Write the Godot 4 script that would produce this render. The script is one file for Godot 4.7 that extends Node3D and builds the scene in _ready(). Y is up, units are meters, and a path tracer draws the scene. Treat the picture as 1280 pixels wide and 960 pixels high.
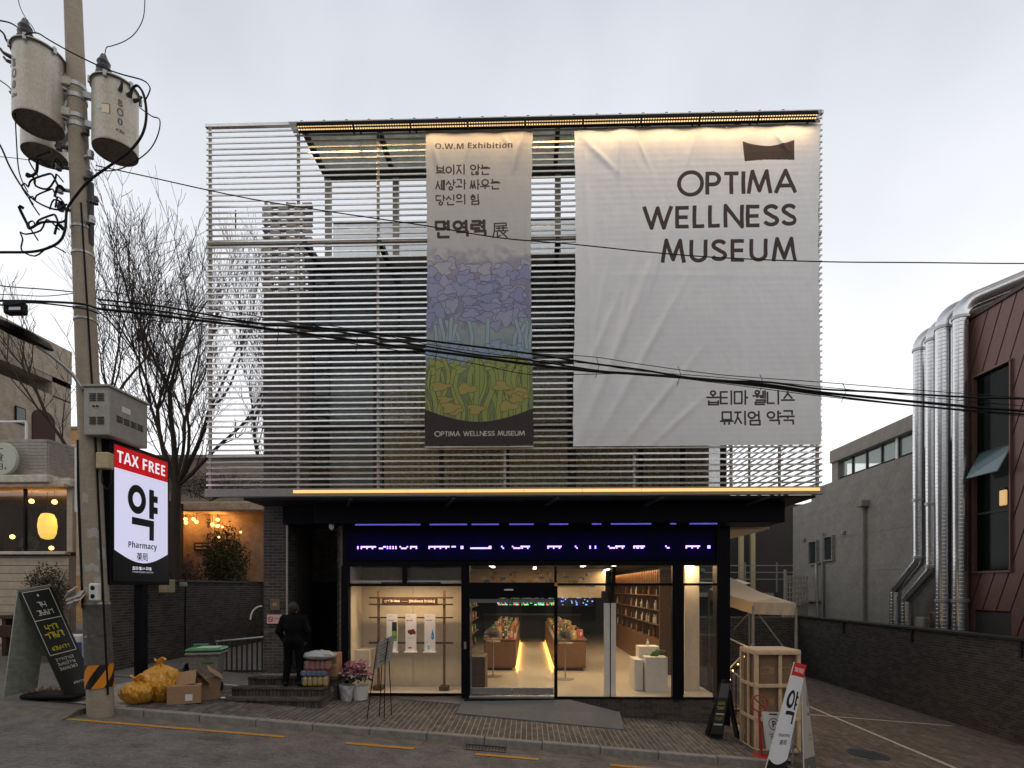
extends Node3D
# A pharmacy building behind a louvre screen on a sloping street, overcast late afternoon.

var rng := RandomNumberGenerator.new()
var taken := {}
var T := {}          # shared textures
var M := {}          # shared materials
var brick_mesh := {}

func ground_y(x: float) -> float:
	return -0.3 - 0.074 * clampf(x, -16.0, 16.0)

# ---------------------------------------------------------------- mesh builder
class MB:
	var v := PackedVector3Array()
	var n := PackedVector3Array()
	var t := PackedVector2Array()
	func tri(a: Vector3, b: Vector3, c: Vector3, ua := Vector2.ZERO, ub := Vector2.ZERO, uc := Vector2.ZERO) -> void:
		var k := (c - a).cross(b - a).normalized()
		v.append(a); v.append(b); v.append(c)
		n.append(k); n.append(k); n.append(k)
		t.append(ua); t.append(ub); t.append(uc)
	func quad(a: Vector3, b: Vector3, c: Vector3, d: Vector3, r := Rect2(0, 0, 1, 1)) -> void:
		var p := r.position
		var e := r.end
		tri(a, b, c, p, Vector2(e.x, p.y), e)
		tri(a, c, d, p, e, Vector2(p.x, e.y))
	func stri(a: Vector3, b: Vector3, c: Vector3, na: Vector3, nb: Vector3, nc: Vector3, ua := Vector2.ZERO, ub := Vector2.ZERO, uc := Vector2.ZERO) -> void:
		v.append(a); v.append(b); v.append(c)
		n.append(na); n.append(nb); n.append(nc)
		t.append(ua); t.append(ub); t.append(uc)
	func box(c: Vector3, s: Vector3, b := Basis()) -> void:
		cbox(c, s, 0.0, b)
	func cbox(c: Vector3, s: Vector3, ch: float, b := Basis()) -> void:
		var h := s * 0.5
		var ax := [Vector3(1, 0, 0), Vector3(0, 1, 0), Vector3(0, 0, 1)]
		ch = minf(ch, minf(h.x, minf(h.y, h.z)) * 0.9)
		for i in 3:
			for sg in [-1.0, 1.0]:
				var N: Vector3 = ax[i] * sg
				var U: Vector3 = ax[(i + 1) % 3]
				var W: Vector3 = ax[(i + 2) % 3]
				var hn: float = h[i]
				var hu: float = h[(i + 1) % 3] - ch
				var hw: float = h[(i + 2) % 3] - ch
				var q := [N * hn - U * hu - W * hw, N * hn + U * hu - W * hw, N * hn + U * hu + W * hw, N * hn - U * hu + W * hw]
				if sg > 0:
					q.reverse()
				quad(c + b * q[0], c + b * q[1], c + b * q[2], c + b * q[3])
				if ch > 0.0:
					# chamfers towards +U, -U on this face (each edge once: i < (i+1)%3 order by pairs)
					for su in [-1.0, 1.0]:
						var e0: Vector3 = N * hn + U * hu * su - W * hw
						var e1: Vector3 = N * hn + U * hu * su + W * hw
						var f0: Vector3 = N * (hn - ch) + U * (hu + ch) * su - W * hw
						var f1: Vector3 = N * (hn - ch) + U * (hu + ch) * su + W * hw
						var out: Vector3 = N + U * su
						if (e1 - e0).cross(f0 - e0).dot(out) > 0.0:
							quad(c + b * e0, c + b * f0, c + b * f1, c + b * e1)
						else:
							quad(c + b * e0, c + b * e1, c + b * f1, c + b * f0)
		if ch > 0.0:
			for sx in [-1.0, 1.0]:
				for sy in [-1.0, 1.0]:
					for sz in [-1.0, 1.0]:
						var p := Vector3(sx * h.x, sy * (h.y - ch), sz * (h.z - ch))
						var q2 := Vector3(sx * (h.x - ch), sy * h.y, sz * (h.z - ch))
						var r := Vector3(sx * (h.x - ch), sy * (h.y - ch), sz * h.z)
						if sx * sy * sz > 0:
							tri(c + b * p, c + b * r, c + b * q2)
						else:
							tri(c + b * p, c + b * q2, c + b * r)
	func bar(a: Vector3, b: Vector3, w: float, h: float) -> void:
		# a square bar from a to b
		var d := b - a
		var zz := d.normalized()
		var up := Vector3.UP if absf(zz.y) < 0.95 else Vector3.RIGHT
		var xx := up.cross(zz).normalized()
		var yy := zz.cross(xx)
		box((a + b) * 0.5, Vector3(w, h, d.length()), Basis(xx, yy, zz))
	func tube(p: Array, r0: float, r1: float, sides := 8, caps := true) -> void:
		var rings := []
		var dirs := []
		var m := p.size()
		var up := Vector3.UP
		for i in m:
			var d: Vector3 = (p[mini(i + 1, m - 1)] - p[maxi(i - 1, 0)]).normalized()
			if absf(d.dot(up)) > 0.97:
				up = Vector3.RIGHT if absf(d.x) < 0.9 else Vector3.FORWARD
			var xx := up.cross(d).normalized()
			var yy := d.cross(xx)
			up = yy
			var r := lerpf(r0, r1, float(i) / maxf(1, m - 1))
			var ring := PackedVector3Array()
			var dn := PackedVector3Array()
			for k in sides + 1:
				var a := TAU * k / sides
				var o := xx * cos(a) + yy * sin(a)
				ring.append(p[i] + o * r)
				dn.append(o)
			rings.append(ring); dirs.append(dn)
		for i in m - 1:
			for k in sides:
				var a: Vector3 = rings[i][k]
				var b: Vector3 = rings[i][k + 1]
				var c: Vector3 = rings[i + 1][k + 1]
				var d2: Vector3 = rings[i + 1][k]
				var u0 := Vector2(float(k) / sides, float(i) / (m - 1))
				var u1 := Vector2(float(k + 1) / sides, float(i + 1) / (m - 1))
				stri(a, c, b, dirs[i][k], dirs[i + 1][k + 1], dirs[i][k + 1], u0, u1, Vector2(u1.x, u0.y))
				stri(a, d2, c, dirs[i][k], dirs[i + 1][k], dirs[i + 1][k + 1], u0, Vector2(u0.x, u1.y), u1)
		if caps:
			for k in sides:
				tri(p[0], rings[0][k], rings[0][k + 1])
				tri(p[m - 1], rings[m - 1][k + 1], rings[m - 1][k])
	func lathe(prof: Array, sides := 16, o := Vector3.ZERO, b := Basis(), sx := 1.0, sz := 1.0) -> void:
		var m := prof.size()
		for i in m - 1:
			var p: Vector2 = prof[i]
			var q: Vector2 = prof[i + 1]
			var nn := Vector2(q.y - p.y, p.x - q.x).normalized()
			for k in sides:
				var a0 := TAU * k / sides
				var a1 := TAU * (k + 1) / sides
				var d0 := Vector3(cos(a0) * sx, 0, sin(a0) * sz)
				var d1 := Vector3(cos(a1) * sx, 0, sin(a1) * sz)
				var A := o + b * (d0 * p.x + Vector3.UP * p.y)
				var B := o + b * (d1 * p.x + Vector3.UP * p.y)
				var C := o + b * (d1 * q.x + Vector3.UP * q.y)
				var D := o + b * (d0 * q.x + Vector3.UP * q.y)
				var n0 := (b * (d0 * nn.x + Vector3.UP * nn.y)).normalized()
				var n1 := (b * (d1 * nn.x + Vector3.UP * nn.y)).normalized()
				var ua := Vector2(float(k) / sides, float(i) / (m - 1))
				var uc := Vector2(float(k + 1) / sides, float(i + 1) / (m - 1))
				stri(A, B, C, n0, n1, n1, ua, Vector2(uc.x, ua.y), uc)
				stri(A, C, D, n0, n1, n0, ua, uc, Vector2(ua.x, uc.y))
	func prism(poly: PackedVector2Array, depth: float, o := Vector3.ZERO, b := Basis()) -> void:
		# polygon in local xy, extruded from z = 0 back to z = -depth; uv = bounding box
		var ids := Geometry2D.triangulate_polygon(poly)
		var lo := poly[0]
		var hi := poly[0]
		for q in poly:
			lo = lo.min(q); hi = hi.max(q)
		var sz := (hi - lo).max(Vector2(0.0001, 0.0001))
		for i in range(0, ids.size(), 3):
			var a := poly[ids[i]]
			var bb := poly[ids[i + 1]]
			var c := poly[ids[i + 2]]
			if (bb - a).cross(c - a) > 0:
				var s := bb
				bb = c
				c = s
			var f := func(q: Vector2) -> Vector2: return Vector2((q.x - lo.x) / sz.x, 1.0 - (q.y - lo.y) / sz.y)
			tri(o + b * Vector3(a.x, a.y, 0), o + b * Vector3(bb.x, bb.y, 0), o + b * Vector3(c.x, c.y, 0), f.call(a), f.call(bb), f.call(c))
			tri(o + b * Vector3(a.x, a.y, -depth), o + b * Vector3(c.x, c.y, -depth), o + b * Vector3(bb.x, bb.y, -depth), f.call(a), f.call(c), f.call(bb))
		var ccw := not Geometry2D.is_polygon_clockwise(poly)
		for i in poly.size():
			var a := poly[i]
			var c := poly[(i + 1) % poly.size()]
			var A := o + b * Vector3(a.x, a.y, 0)
			var B := o + b * Vector3(c.x, c.y, 0)
			var C := o + b * Vector3(c.x, c.y, -depth)
			var D := o + b * Vector3(a.x, a.y, -depth)
			if ccw:
				quad(A, B, C, D)
			else:
				quad(B, A, D, C)
	func grid(f: Callable, nu: int, nv: int) -> void:
		# f(u, v) -> point; v runs down; smooth normals
		var P := []
		for j in nv + 1:
			var row := PackedVector3Array()
			for i in nu + 1:
				row.append(f.call(float(i) / nu, float(j) / nv))
			P.append(row)
		var N := []
		for j in nv + 1:
			var row := PackedVector3Array()
			for i in nu + 1:
				var du: Vector3 = P[j][mini(i + 1, nu)] - P[j][maxi(i - 1, 0)]
				var dv: Vector3 = P[mini(j + 1, nv)][i] - P[maxi(j - 1, 0)][i]
				row.append(dv.cross(du).normalized())
			N.append(row)
		for j in nv:
			for i in nu:
				var u0 := Vector2(float(i) / nu, float(j) / nv)
				var u1 := Vector2(float(i + 1) / nu, float(j + 1) / nv)
				stri(P[j][i], P[j][i + 1], P[j + 1][i + 1], N[j][i], N[j][i + 1], N[j + 1][i + 1], u0, Vector2(u1.x, u0.y), u1)
				stri(P[j][i], P[j + 1][i + 1], P[j + 1][i], N[j][i], N[j + 1][i + 1], N[j + 1][i], u0, u1, Vector2(u0.x, u1.y))
	func mesh() -> ArrayMesh:
		var a := []
		a.resize(Mesh.ARRAY_MAX)
		a[Mesh.ARRAY_VERTEX] = v
		a[Mesh.ARRAY_NORMAL] = n
		a[Mesh.ARRAY_TEX_UV] = t
		var m := ArrayMesh.new()
		m.add_surface_from_arrays(Mesh.PRIMITIVE_TRIANGLES, a)
		return m

# ---------------------------------------------------------------- nodes
func numbered(called: String) -> String:
	if not taken.has(called):
		taken[called] = 0
		return called
	taken[called] += 1
	return "%s_%03d" % [called, taken[called]]

func tag(o: Node, label: String, category: String, group := "", kind := "") -> Node:
	if label: o.set_meta("label", label)
	if category: o.set_meta("category", category)
	if group: o.set_meta("group", group)
	if kind: o.set_meta("kind", kind)
	return o

func thing(called: String, label: String, category: String, at := Vector3.ZERO, turn := 0.0, group := "") -> Node3D:
	var o := Node3D.new()
	o.name = numbered(called)
	add_child(o)
	o.position = at
	o.rotation.y = turn
	tag(o, label, category, group)
	return o

func setting(called: String, at := Vector3.ZERO) -> Node3D:
	var o := Node3D.new()
	o.name = numbered(called)
	add_child(o)
	o.position = at
	o.set_meta("kind", "structure")
	return o

func part(called: String, mb, m: Material, parent: Node = null, at := Vector3.ZERO) -> MeshInstance3D:
	var o := MeshInstance3D.new()
	o.mesh = mb.mesh() if mb is MB else mb
	o.material_override = m
	o.position = at
	if parent == null:
		o.name = numbered(called)
		add_child(o)
	else:
		o.name = called
		parent.add_child(o, true)
	return o

func group_part(called: String, parent: Node, at := Vector3.ZERO) -> Node3D:
	var o := Node3D.new()
	o.name = called
	parent.add_child(o, true)
	o.position = at
	return o

func boxp(called: String, c: Vector3, s: Vector3, m: Material, parent: Node = null, ch := 0.0) -> MeshInstance3D:
	var b := MB.new()
	b.cbox(Vector3.ZERO, s, ch)
	return part(called, b, m, parent, c)

# ---------------------------------------------------------------- textures and materials
func lin(r: float, g: float, b: float, a := 1.0) -> Color:
	var c := Color(r, g, b).linear_to_srgb()
	c.a = a
	return c

func noise_bytes(sz: int, freq: float, oct: int, seed_: int, type := FastNoiseLite.TYPE_SIMPLEX_SMOOTH) -> PackedByteArray:
	var f := FastNoiseLite.new()
	f.seed = seed_
	f.noise_type = type
	f.frequency = freq
	f.fractal_octaves = oct
	var im := f.get_seamless_image(sz, sz)
	im.convert(Image.FORMAT_L8)
	return im.get_data()

var gain := {}
func mix_tex(sz: int, layers: Array, lo: float, hi: float) -> ImageTexture:
	# layers: [bytes, weight]; result remapped to lo..hi (linear multipliers), stored as sRGB grey
	var out := PackedByteArray()
	out.resize(sz * sz)
	var tot := 0.0
	for l in layers: tot += l[1]
	var lut := PackedByteArray()
	for i in 256:
		var k := clampf((i / 255.0 - 0.5) * 1.5 + 0.5, 0, 1)
		lut.append(int(255.0 * pow(lerpf(lo, hi, k) / hi, 1 / 2.2)))
	for i in sz * sz:
		var s := 0.0
		for l in layers: s += l[0][i] * l[1]
		out[i] = lut[clampi(int(s / tot), 0, 255)]
	var tx := ImageTexture.create_from_image(Image.create_from_data(sz, sz, false, Image.FORMAT_L8, out))
	gain[tx] = hi
	return tx

func bump_tex(bytes: PackedByteArray, sz: int) -> ImageTexture:
	return ImageTexture.create_from_image(Image.create_from_data(sz, sz, false, Image.FORMAT_L8, bytes))

func stretch(bytes: PackedByteArray, sz: int, fx: int, fy: int) -> PackedByteArray:
	var out := PackedByteArray()
	out.resize(sz * sz)
	for y in sz:
		for x in sz:
			out[y * sz + x] = bytes[((y * fy) % sz) * sz + (x * fx) % sz]
	return out

func make_textures() -> void:
	var fine := noise_bytes(512, 0.16, 2, 3)
	var speck := noise_bytes(512, 0.4, 1, 9, FastNoiseLite.TYPE_VALUE)
	var mid := noise_bytes(512, 0.03, 4, 5)
	var big := noise_bytes(512, 0.008, 5, 7)
	T.asphalt = mix_tex(512, [[speck, 1.0], [fine, 0.5], [stretch(mid, 512, 1, 7), 0.7], [big, 0.3]], 0.35, 1.5)
	T.blotch = mix_tex(512, [[big, 1.0], [mid, 0.5], [fine, 0.15]], 0.6, 1.35)
	T.concrete = mix_tex(512, [[big, 0.8], [mid, 0.6], [fine, 0.25], [speck, 0.15]], 0.68, 1.3)
	var str_v := stretch(mid, 512, 4, 1)
	T.streak = mix_tex(512, [[stretch(mid, 512, 6, 1), 1.0], [big, 0.35], [fine, 0.25]], 0.65, 1.32)
	T.wood = mix_tex(512, [[stretch(fine, 512, 1, 5), 0.3], [stretch(mid, 512, 6, 1), 1.0], [big, 0.4]], 0.6, 1.4)
	T.metal = mix_tex(512, [[str_v, 0.7], [big, 0.6], [fine, 0.2]], 0.82, 1.16)
	T.cloth = mix_tex(512, [[fine, 0.4], [big, 0.5], [speck, 0.4]], 0.88, 1.1)
	T.worn = mix_tex(512, [[fine, 0.7], [speck, 0.6], [mid, 0.7]], 0.25, 1.3)
	# road surface: grain, patches, long seams and branching cracks
	var rb := noise_bytes(1024, 0.35, 2, 31, FastNoiseLite.TYPE_VALUE)
	var rm := noise_bytes(1024, 0.012, 4, 33)
	var rl := stretch(noise_bytes(1024, 0.02, 3, 35), 1024, 1, 9)
	var cr := PackedByteArray()
	cr.resize(1024 * 1024)
	cr.fill(0)
	var r := RandomNumberGenerator.new()
	r.seed = 77
	for i in 34:
		var x := r.randf() * 1024.0
		var y := r.randf() * 1024.0
		var a := r.randf_range(-0.25, 0.25) if i % 3 else r.randf() * TAU
		for s in (900 if i % 3 == 1 else 240):
			a += r.randf_range(-0.16, 0.16)
			a = lerpf(a, 0.0, 0.02) if i % 3 else a
			x += cos(a)
			y += sin(a)
			if r.randf() < 0.8: cr[(posmod(int(y), 1024)) * 1024 + posmod(int(x), 1024)] = r.randi_range(60, 150)
	var road := PackedByteArray()
	road.resize(1024 * 1024)
	for i in 1024 * 1024:
		road[i] = clampi(int(127 + (rb[i] - 127) * 0.5 + (rm[i] - 127) * 0.4 + (rl[i] - 127) * 0.35) - cr[i], 0, 255)
	T.road = mix_tex(1024, [[road, 1.0]], 0.4, 1.5)
	T.b_grain = bump_tex(speck, 512)
	T.b_mid = bump_tex(mid, 512)
	T.b_fine = bump_tex(fine, 512)

func mat(key: String, col: Color, rough := 0.8, metal := 0.0, tex := "", size := 1.0, bump := "", amount := 0.0) -> StandardMaterial3D:
	if M.has(key): return M[key]
	var m := StandardMaterial3D.new()
	m.resource_name = key
	m.albedo_color = col
	m.roughness = rough
	m.metallic = metal
	if tex:
		m.albedo_texture = T[tex]
		var l: Color = col.srgb_to_linear() * gain[T[tex]]
		m.albedo_color = Color(minf(l.r, 1), minf(l.g, 1), minf(l.b, 1)).linear_to_srgb()
		m.uv1_triplanar = true
		m.uv1_world_triplanar = true
		m.uv1_scale = Vector3.ONE / size
	if bump:
		m.heightmap_enabled = true
		m.heightmap_texture = T[bump]
		m.heightmap_scale = amount
	M[key] = m
	return m

func glow(key: String, col: Color, energy: float) -> StandardMaterial3D:
	if M.has(key): return M[key]
	var m := StandardMaterial3D.new()
	m.resource_name = key
	m.albedo_color = Color(0.8, 0.8, 0.8)
	m.emission_enabled = true
	m.emission = col
	m.emission_energy_multiplier = energy
	M[key] = m
	return m

func pane_mat(key: String, col: Color, alpha: float, rough := 0.02) -> StandardMaterial3D:
	if M.has(key): return M[key]
	var m := StandardMaterial3D.new()
	m.resource_name = key
	col.a = alpha
	m.albedo_color = col
	m.transparency = BaseMaterial3D.TRANSPARENCY_ALPHA
	m.roughness = rough
	M[key] = m
	return m

func ordinal(i: int) -> String:
	return ["first", "second", "third", "fourth", "fifth", "sixth", "seventh", "eighth", "ninth", "tenth", "eleventh", "twelfth", "thirteenth", "fourteenth", "fifteenth", "sixteenth", "seventeenth", "eighteenth", "nineteenth", "twentieth", "twenty first", "twenty second", "twenty third", "twenty fourth", "twenty fifth", "twenty sixth", "twenty seventh", "twenty eighth", "twenty ninth", "thirtieth"][i]

func cutout_mat(key: String, k: Ink, bg: Color, rough := 0.5) -> StandardMaterial3D:
	# printed marks only: the bare ground of the picture is left out
	var im: Image = k.im.duplicate()
	im.convert(Image.FORMAT_RGBA8)
	for y in im.get_height():
		for x in im.get_width():
			var c := im.get_pixel(x, y)
			if absf(c.r - bg.r) + absf(c.g - bg.g) + absf(c.b - bg.b) < 0.3: im.set_pixel(x, y, Color(c.r, c.g, c.b, 0))
	var m := print_mat(key, ImageTexture.create_from_image(im), rough)
	m.transparency = BaseMaterial3D.TRANSPARENCY_ALPHA_SCISSOR
	m.alpha_scissor_threshold = 0.5
	return m

func print_mat(key: String, tex: Texture2D, rough := 0.7, emit := 0.0) -> StandardMaterial3D:
	var m := StandardMaterial3D.new()
	m.resource_name = key
	m.albedo_texture = tex
	m.roughness = rough
	if emit > 0.0:
		m.emission_enabled = true
		m.emission = Color.BLACK
		m.emission_texture = tex
		m.emission_energy_multiplier = emit
	M[key] = m
	return m

func area_light(called: String, at: Vector3, look: Vector3, size: Vector2, col: Color, energy: float, parent: Node = null) -> void:
	var l := AreaLight3D.new()
	l.name = called
	l.area_size = size
	l.light_color = col
	l.light_energy = energy
	l.shadow_enabled = true
	l.area_range = 30.0
	l.area_attenuation = 2.0
	if parent:
		parent.add_child(l, true)
	else:
		l.name = numbered(called)
		add_child(l)
	var up := Vector3.UP if absf(look.normalized().y) < 0.95 else Vector3.FORWARD
	l.global_transform = Transform3D(Basis.looking_at(look, up), at)

func _ready() -> void:
	# camera: level, lens shifted upwards (the horizon lies low in the picture)
	var cam := Camera3D.new()
	cam.name = "camera"
	cam.projection = Camera3D.PROJECTION_FRUSTUM
	cam.near = 0.05
	cam.far = 2000.0
	cam.size = 0.05 * 960.0 / 720.0
	cam.frustum_offset = Vector2(0.0, 0.05 * 255.0 / 720.0)
	cam.position = Vector3(0, 2.35, 0)
	cam.rotation_degrees = Vector3(0, 1.6, 0)
	add_child(cam)
	cam.make_current()
	# sky: one pale overcast layer, a little bluer overhead
	var env := Environment.new()
	env.background_mode = Environment.BG_SKY
	var sm := ProceduralSkyMaterial.new()
	sm.sky_top_color = lin(0.33, 0.37, 0.45)
	sm.sky_horizon_color = lin(1.36, 1.35, 1.34)
	sm.sky_curve = 0.42
	sm.ground_bottom_color = lin(0.10, 0.095, 0.09)
	sm.ground_horizon_color = lin(0.2, 0.2, 0.2)
	sm.sun_angle_max = 1.0
	var cn := FastNoiseLite.new()
	cn.seed = 26
	cn.frequency = 0.006
	cn.fractal_octaves = 5
	var cim := cn.get_seamless_image(1024, 512)
	cim.convert(Image.FORMAT_RGBA8)
	for y in 512:
		for x in 1024:
			var k := cim.get_pixel(x, y).r
			cim.set_pixel(x, y, Color(0.62, 0.62, 0.63, clampf((k - 0.36) * 2.0, 0, 0.9)))
	sm.sky_cover = ImageTexture.create_from_image(cim)
	sm.sky_cover_modulate = Color(1, 1, 1, 0.42)
	var sky := Sky.new()
	sky.sky_material = sm
	env.sky = sky
	env.tonemap_mode = Environment.TONE_MAPPER_LINEAR
	env.tonemap_exposure = 1.14
	env.sdfgi_enabled = true
	env.ssao_enabled = true
	env.ssil_enabled = true
	var we := WorldEnvironment.new()
	we.name = "world_environment"
	we.environment = env
	add_child(we)
	var sun := DirectionalLight3D.new()
	sun.name = "sun"
	sun.light_energy = 0.2
	sun.light_color = Color(1.0, 0.97, 0.93)
	sun.light_angular_distance = 40.0
	sun.rotation_degrees = Vector3(-62, 25, 0)
	sun.shadow_enabled = true
	add_child(sun)

	rng.seed = 11
	make_textures()
	make_materials()
	print("textures ", Time.get_ticks_msec())
	build_ground()
	build_opposite_side()
	build_main_building()
	print("building ", Time.get_ticks_msec())
	build_shop_interior()
	build_banners_and_lamps()
	print("banners ", Time.get_ticks_msec())
	build_left_side()
	build_right_side()
	print("sides ", Time.get_ticks_msec())
	build_pole_and_cables()
	build_street_objects()
	print("street ", Time.get_ticks_msec())
	build_plants()
	build_people()
	print("done ", Time.get_ticks_msec())

func make_materials() -> void:
	mat("asphalt", lin(0.135, 0.126, 0.12), 0.88, 0.0, "road", 9.0, "b_grain", 0.6)
	mat("asphalt_patch", lin(0.09, 0.086, 0.084), 0.9, 0.0, "asphalt", 3.0, "b_grain", 0.5)
	mat("earth", lin(0.10, 0.095, 0.085), 0.95, 0.0, "blotch", 6.0)
	mat("alley", lin(0.15, 0.135, 0.125), 0.9, 0.0, "concrete", 2.5, "b_fine", 0.3)
	mat("gutter", lin(0.14, 0.125, 0.105), 0.9, 0.0, "blotch", 1.1, "b_grain", 0.4)
	mat("kerb", lin(0.24, 0.225, 0.205), 0.85, 0.0, "concrete", 0.8, "b_fine", 0.3)
	mat("brick_light", lin(0.42, 0.38, 0.35), 0.85, 0.0, "concrete", 0.35)
	mat("grout", lin(0.36, 0.325, 0.28), 0.95, 0.0, "blotch", 0.7)
	mat("paver_a", lin(0.095, 0.087, 0.082), 0.85, 0.0, "concrete", 0.6, "b_fine", 0.2)
	mat("paver_b", lin(0.075, 0.066, 0.062), 0.85, 0.0, "concrete", 0.5, "b_fine", 0.2)
	mat("paver_c", lin(0.13, 0.117, 0.106), 0.85, 0.0, "concrete", 0.7, "b_fine", 0.2)
	mat("lot_a", lin(0.15, 0.112, 0.083), 0.9, 0.0, "blotch", 2.6, "b_fine", 0.2)
	mat("lot_b", lin(0.11, 0.084, 0.066), 0.9, 0.0, "blotch", 1.7, "b_fine", 0.2)
	mat("lot_grout", lin(0.12, 0.095, 0.075), 0.95, 0.0, "blotch", 0.8)
	mat("yellow_paint", lin(0.6, 0.28, 0.03), 0.75, 0.0, "worn", 0.8)
	mat("white_paint", lin(0.6, 0.52, 0.42), 0.8, 0.0, "worn", 1.1)
	mat("brick_a", lin(0.085, 0.07, 0.062), 0.85, 0.0, "concrete", 0.35, "b_fine", 0.25)
	mat("brick_b", lin(0.055, 0.048, 0.045), 0.85, 0.0, "concrete", 0.3, "b_fine", 0.25)
	mat("brick_c", lin(0.1, 0.085, 0.076), 0.85, 0.0, "concrete", 0.4, "b_fine", 0.25)
	mat("mortar", lin(0.24, 0.215, 0.19), 0.95, 0.0, "blotch", 0.4)
	mat("mortar_dark", lin(0.26, 0.235, 0.205), 0.95, 0.0, "blotch", 0.4)
	mat("black_metal", lin(0.006, 0.006, 0.009), 0.4, 0.0, "metal", 1.5)
	mat("black_panel", lin(0.005, 0.005, 0.009), 0.55, 0.0, "metal", 2.0)
	mat("gloss_black", lin(0.02, 0.02, 0.024), 0.3, 0.3)
	mat("slat", lin(0.93, 0.91, 0.88), 0.24, 0.85, "metal", 0.8)
	mat("post_metal", lin(0.42, 0.37, 0.31), 0.5, 0.3, "metal", 0.9)
	mat("steel", lin(0.5, 0.5, 0.5), 0.35, 0.9, "metal", 0.7)
	mat("galvanised", lin(0.42, 0.43, 0.44), 0.42, 0.75, "metal", 0.35)
	mat("duct", lin(0.62, 0.62, 0.63), 0.27, 0.95, "metal", 0.6)
	mat("frame_grey", lin(0.3, 0.3, 0.28), 0.5, 0.3, "metal", 1.0)
	mat("canopy_grey", lin(0.55, 0.56, 0.52), 0.7, 0.0, "concrete", 2.0)
	mat("dark_steel", lin(0.035, 0.034, 0.034), 0.55, 0.3, "metal", 1.0)
	mat("cream", lin(0.66, 0.6, 0.5), 0.8, 0.0, "cloth", 1.0)
	mat("white_wall", lin(0.74, 0.73, 0.7), 0.7, 0.0, "cloth", 1.2)
	mat("shop_floor", lin(0.5, 0.47, 0.42), 0.35, 0.0, "cloth", 1.4)
	mat("shop_dark", lin(0.035, 0.03, 0.028), 0.7, 0.0, "metal", 1.3)
	mat("walnut", lin(0.17, 0.092, 0.046), 0.5, 0.0, "wood", 0.5)
	mat("walnut_dark", lin(0.07, 0.037, 0.021), 0.5, 0.0, "wood", 0.45)
	mat("pine", lin(0.6, 0.43, 0.26), 0.7, 0.0, "wood", 0.4)
	mat("cardboard", lin(0.33, 0.205, 0.115), 0.85, 0.0, "streak", 0.5)
	mat("cardboard_dark", lin(0.22, 0.135, 0.08), 0.85, 0.0, "streak", 0.5)
	mat("curtain", lin(0.5, 0.42, 0.23), 0.9, 0.0, "cloth", 0.6)
	mat("room_dark", lin(0.2, 0.225, 0.215), 0.8, 0.0, "concrete", 2.0)
	mat("pole_concrete", lin(0.33, 0.28, 0.22), 0.85, 0.0, "streak", 0.9, "b_grain", 0.3)
	mat("cylinder_paint", lin(0.5, 0.46, 0.385), 0.3, 0.15, "streak", 1.3)
	mat("cylinder_base", lin(0.22, 0.19, 0.155), 0.8, 0.0, "blotch", 0.4)
	mat("rubber", lin(0.012, 0.012, 0.013), 0.6)
	mat("porcelain", lin(0.055, 0.05, 0.055), 0.3)
	mat("cabinet_grey", lin(0.33, 0.32, 0.29), 0.5, 0.1, "streak", 1.0)
	mat("meter_cream", lin(0.48, 0.4, 0.24), 0.6, 0.0, "streak", 0.5)
	mat("grey_wrap", lin(0.095, 0.085, 0.08), 0.8, 0.0, "blotch", 0.5)
	mat("white_plastic", lin(0.7, 0.7, 0.69), 0.45, 0.0, "cloth", 0.6)
	mat("grey_plastic", lin(0.21, 0.2, 0.185), 0.55, 0.0, "blotch", 0.5)
	mat("green_plastic", lin(0.03, 0.2, 0.07), 0.45, 0.0, "cloth", 0.4)
	mat("red_plastic", lin(0.4, 0.03, 0.03), 0.5)
	mat("bag_yellow", lin(0.78, 0.38, 0.05), 0.24, 0.0, "blotch", 0.35)
	M.bag_yellow.backlight_enabled = true
	M.bag_yellow.backlight = lin(0.3, 0.13, 0.015)
	mat("bag_black", lin(0.015, 0.015, 0.017), 0.35)
	mat("stucco", lin(0.4, 0.33, 0.26), 0.9, 0.0, "concrete", 2.2, "b_fine", 0.3)
	mat("plank", lin(0.34, 0.32, 0.29), 0.85, 0.0, "wood", 0.8)
	mat("siding", lin(0.5, 0.41, 0.32), 0.8, 0.0, "streak", 1.2)
	mat("coping_white", lin(0.6, 0.55, 0.48), 0.8, 0.0, "concrete", 1.2)
	mat("warm_wall", lin(0.55, 0.4, 0.29), 0.85, 0.0, "concrete", 1.8)
	mat("orange_wall", lin(0.6, 0.35, 0.14), 0.85, 0.0, "concrete", 2.0)
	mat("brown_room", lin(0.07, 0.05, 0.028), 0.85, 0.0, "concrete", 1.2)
	mat("concrete_wall", lin(0.29, 0.268, 0.235), 0.9, 0.0, "streak", 3.2, "b_fine", 0.4)
	mat("concrete_light", lin(0.3, 0.27, 0.22), 0.9, 0.0, "streak", 1.6, "b_fine", 0.4)
	mat("red_clad", lin(0.165, 0.083, 0.064), 0.45, 0.25, "metal", 1.2)
	mat("red_seam", lin(0.05, 0.022, 0.018), 0.5, 0.2)
	mat("tent", lin(0.55, 0.45, 0.34), 0.85, 0.0, "cloth", 0.5)
	M.tent.backlight_enabled = true
	M.tent.backlight = lin(0.12, 0.1, 0.07)
	mat("bark", lin(0.055, 0.042, 0.034), 0.95, 0.0, "streak", 0.3, "b_fine", 0.5)
	mat("stone", lin(0.3, 0.25, 0.2), 0.9, 0.0, "concrete", 0.6, "b_mid", 1.0)
	mat("mat_grey", lin(0.13, 0.138, 0.146), 0.85, 0.0, "asphalt", 0.5)
	mat("cloth_black", lin(0.004, 0.004, 0.005), 0.85, 0.0, "cloth", 0.4)
	mat("skin", lin(0.3, 0.17, 0.11), 0.6)
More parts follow.
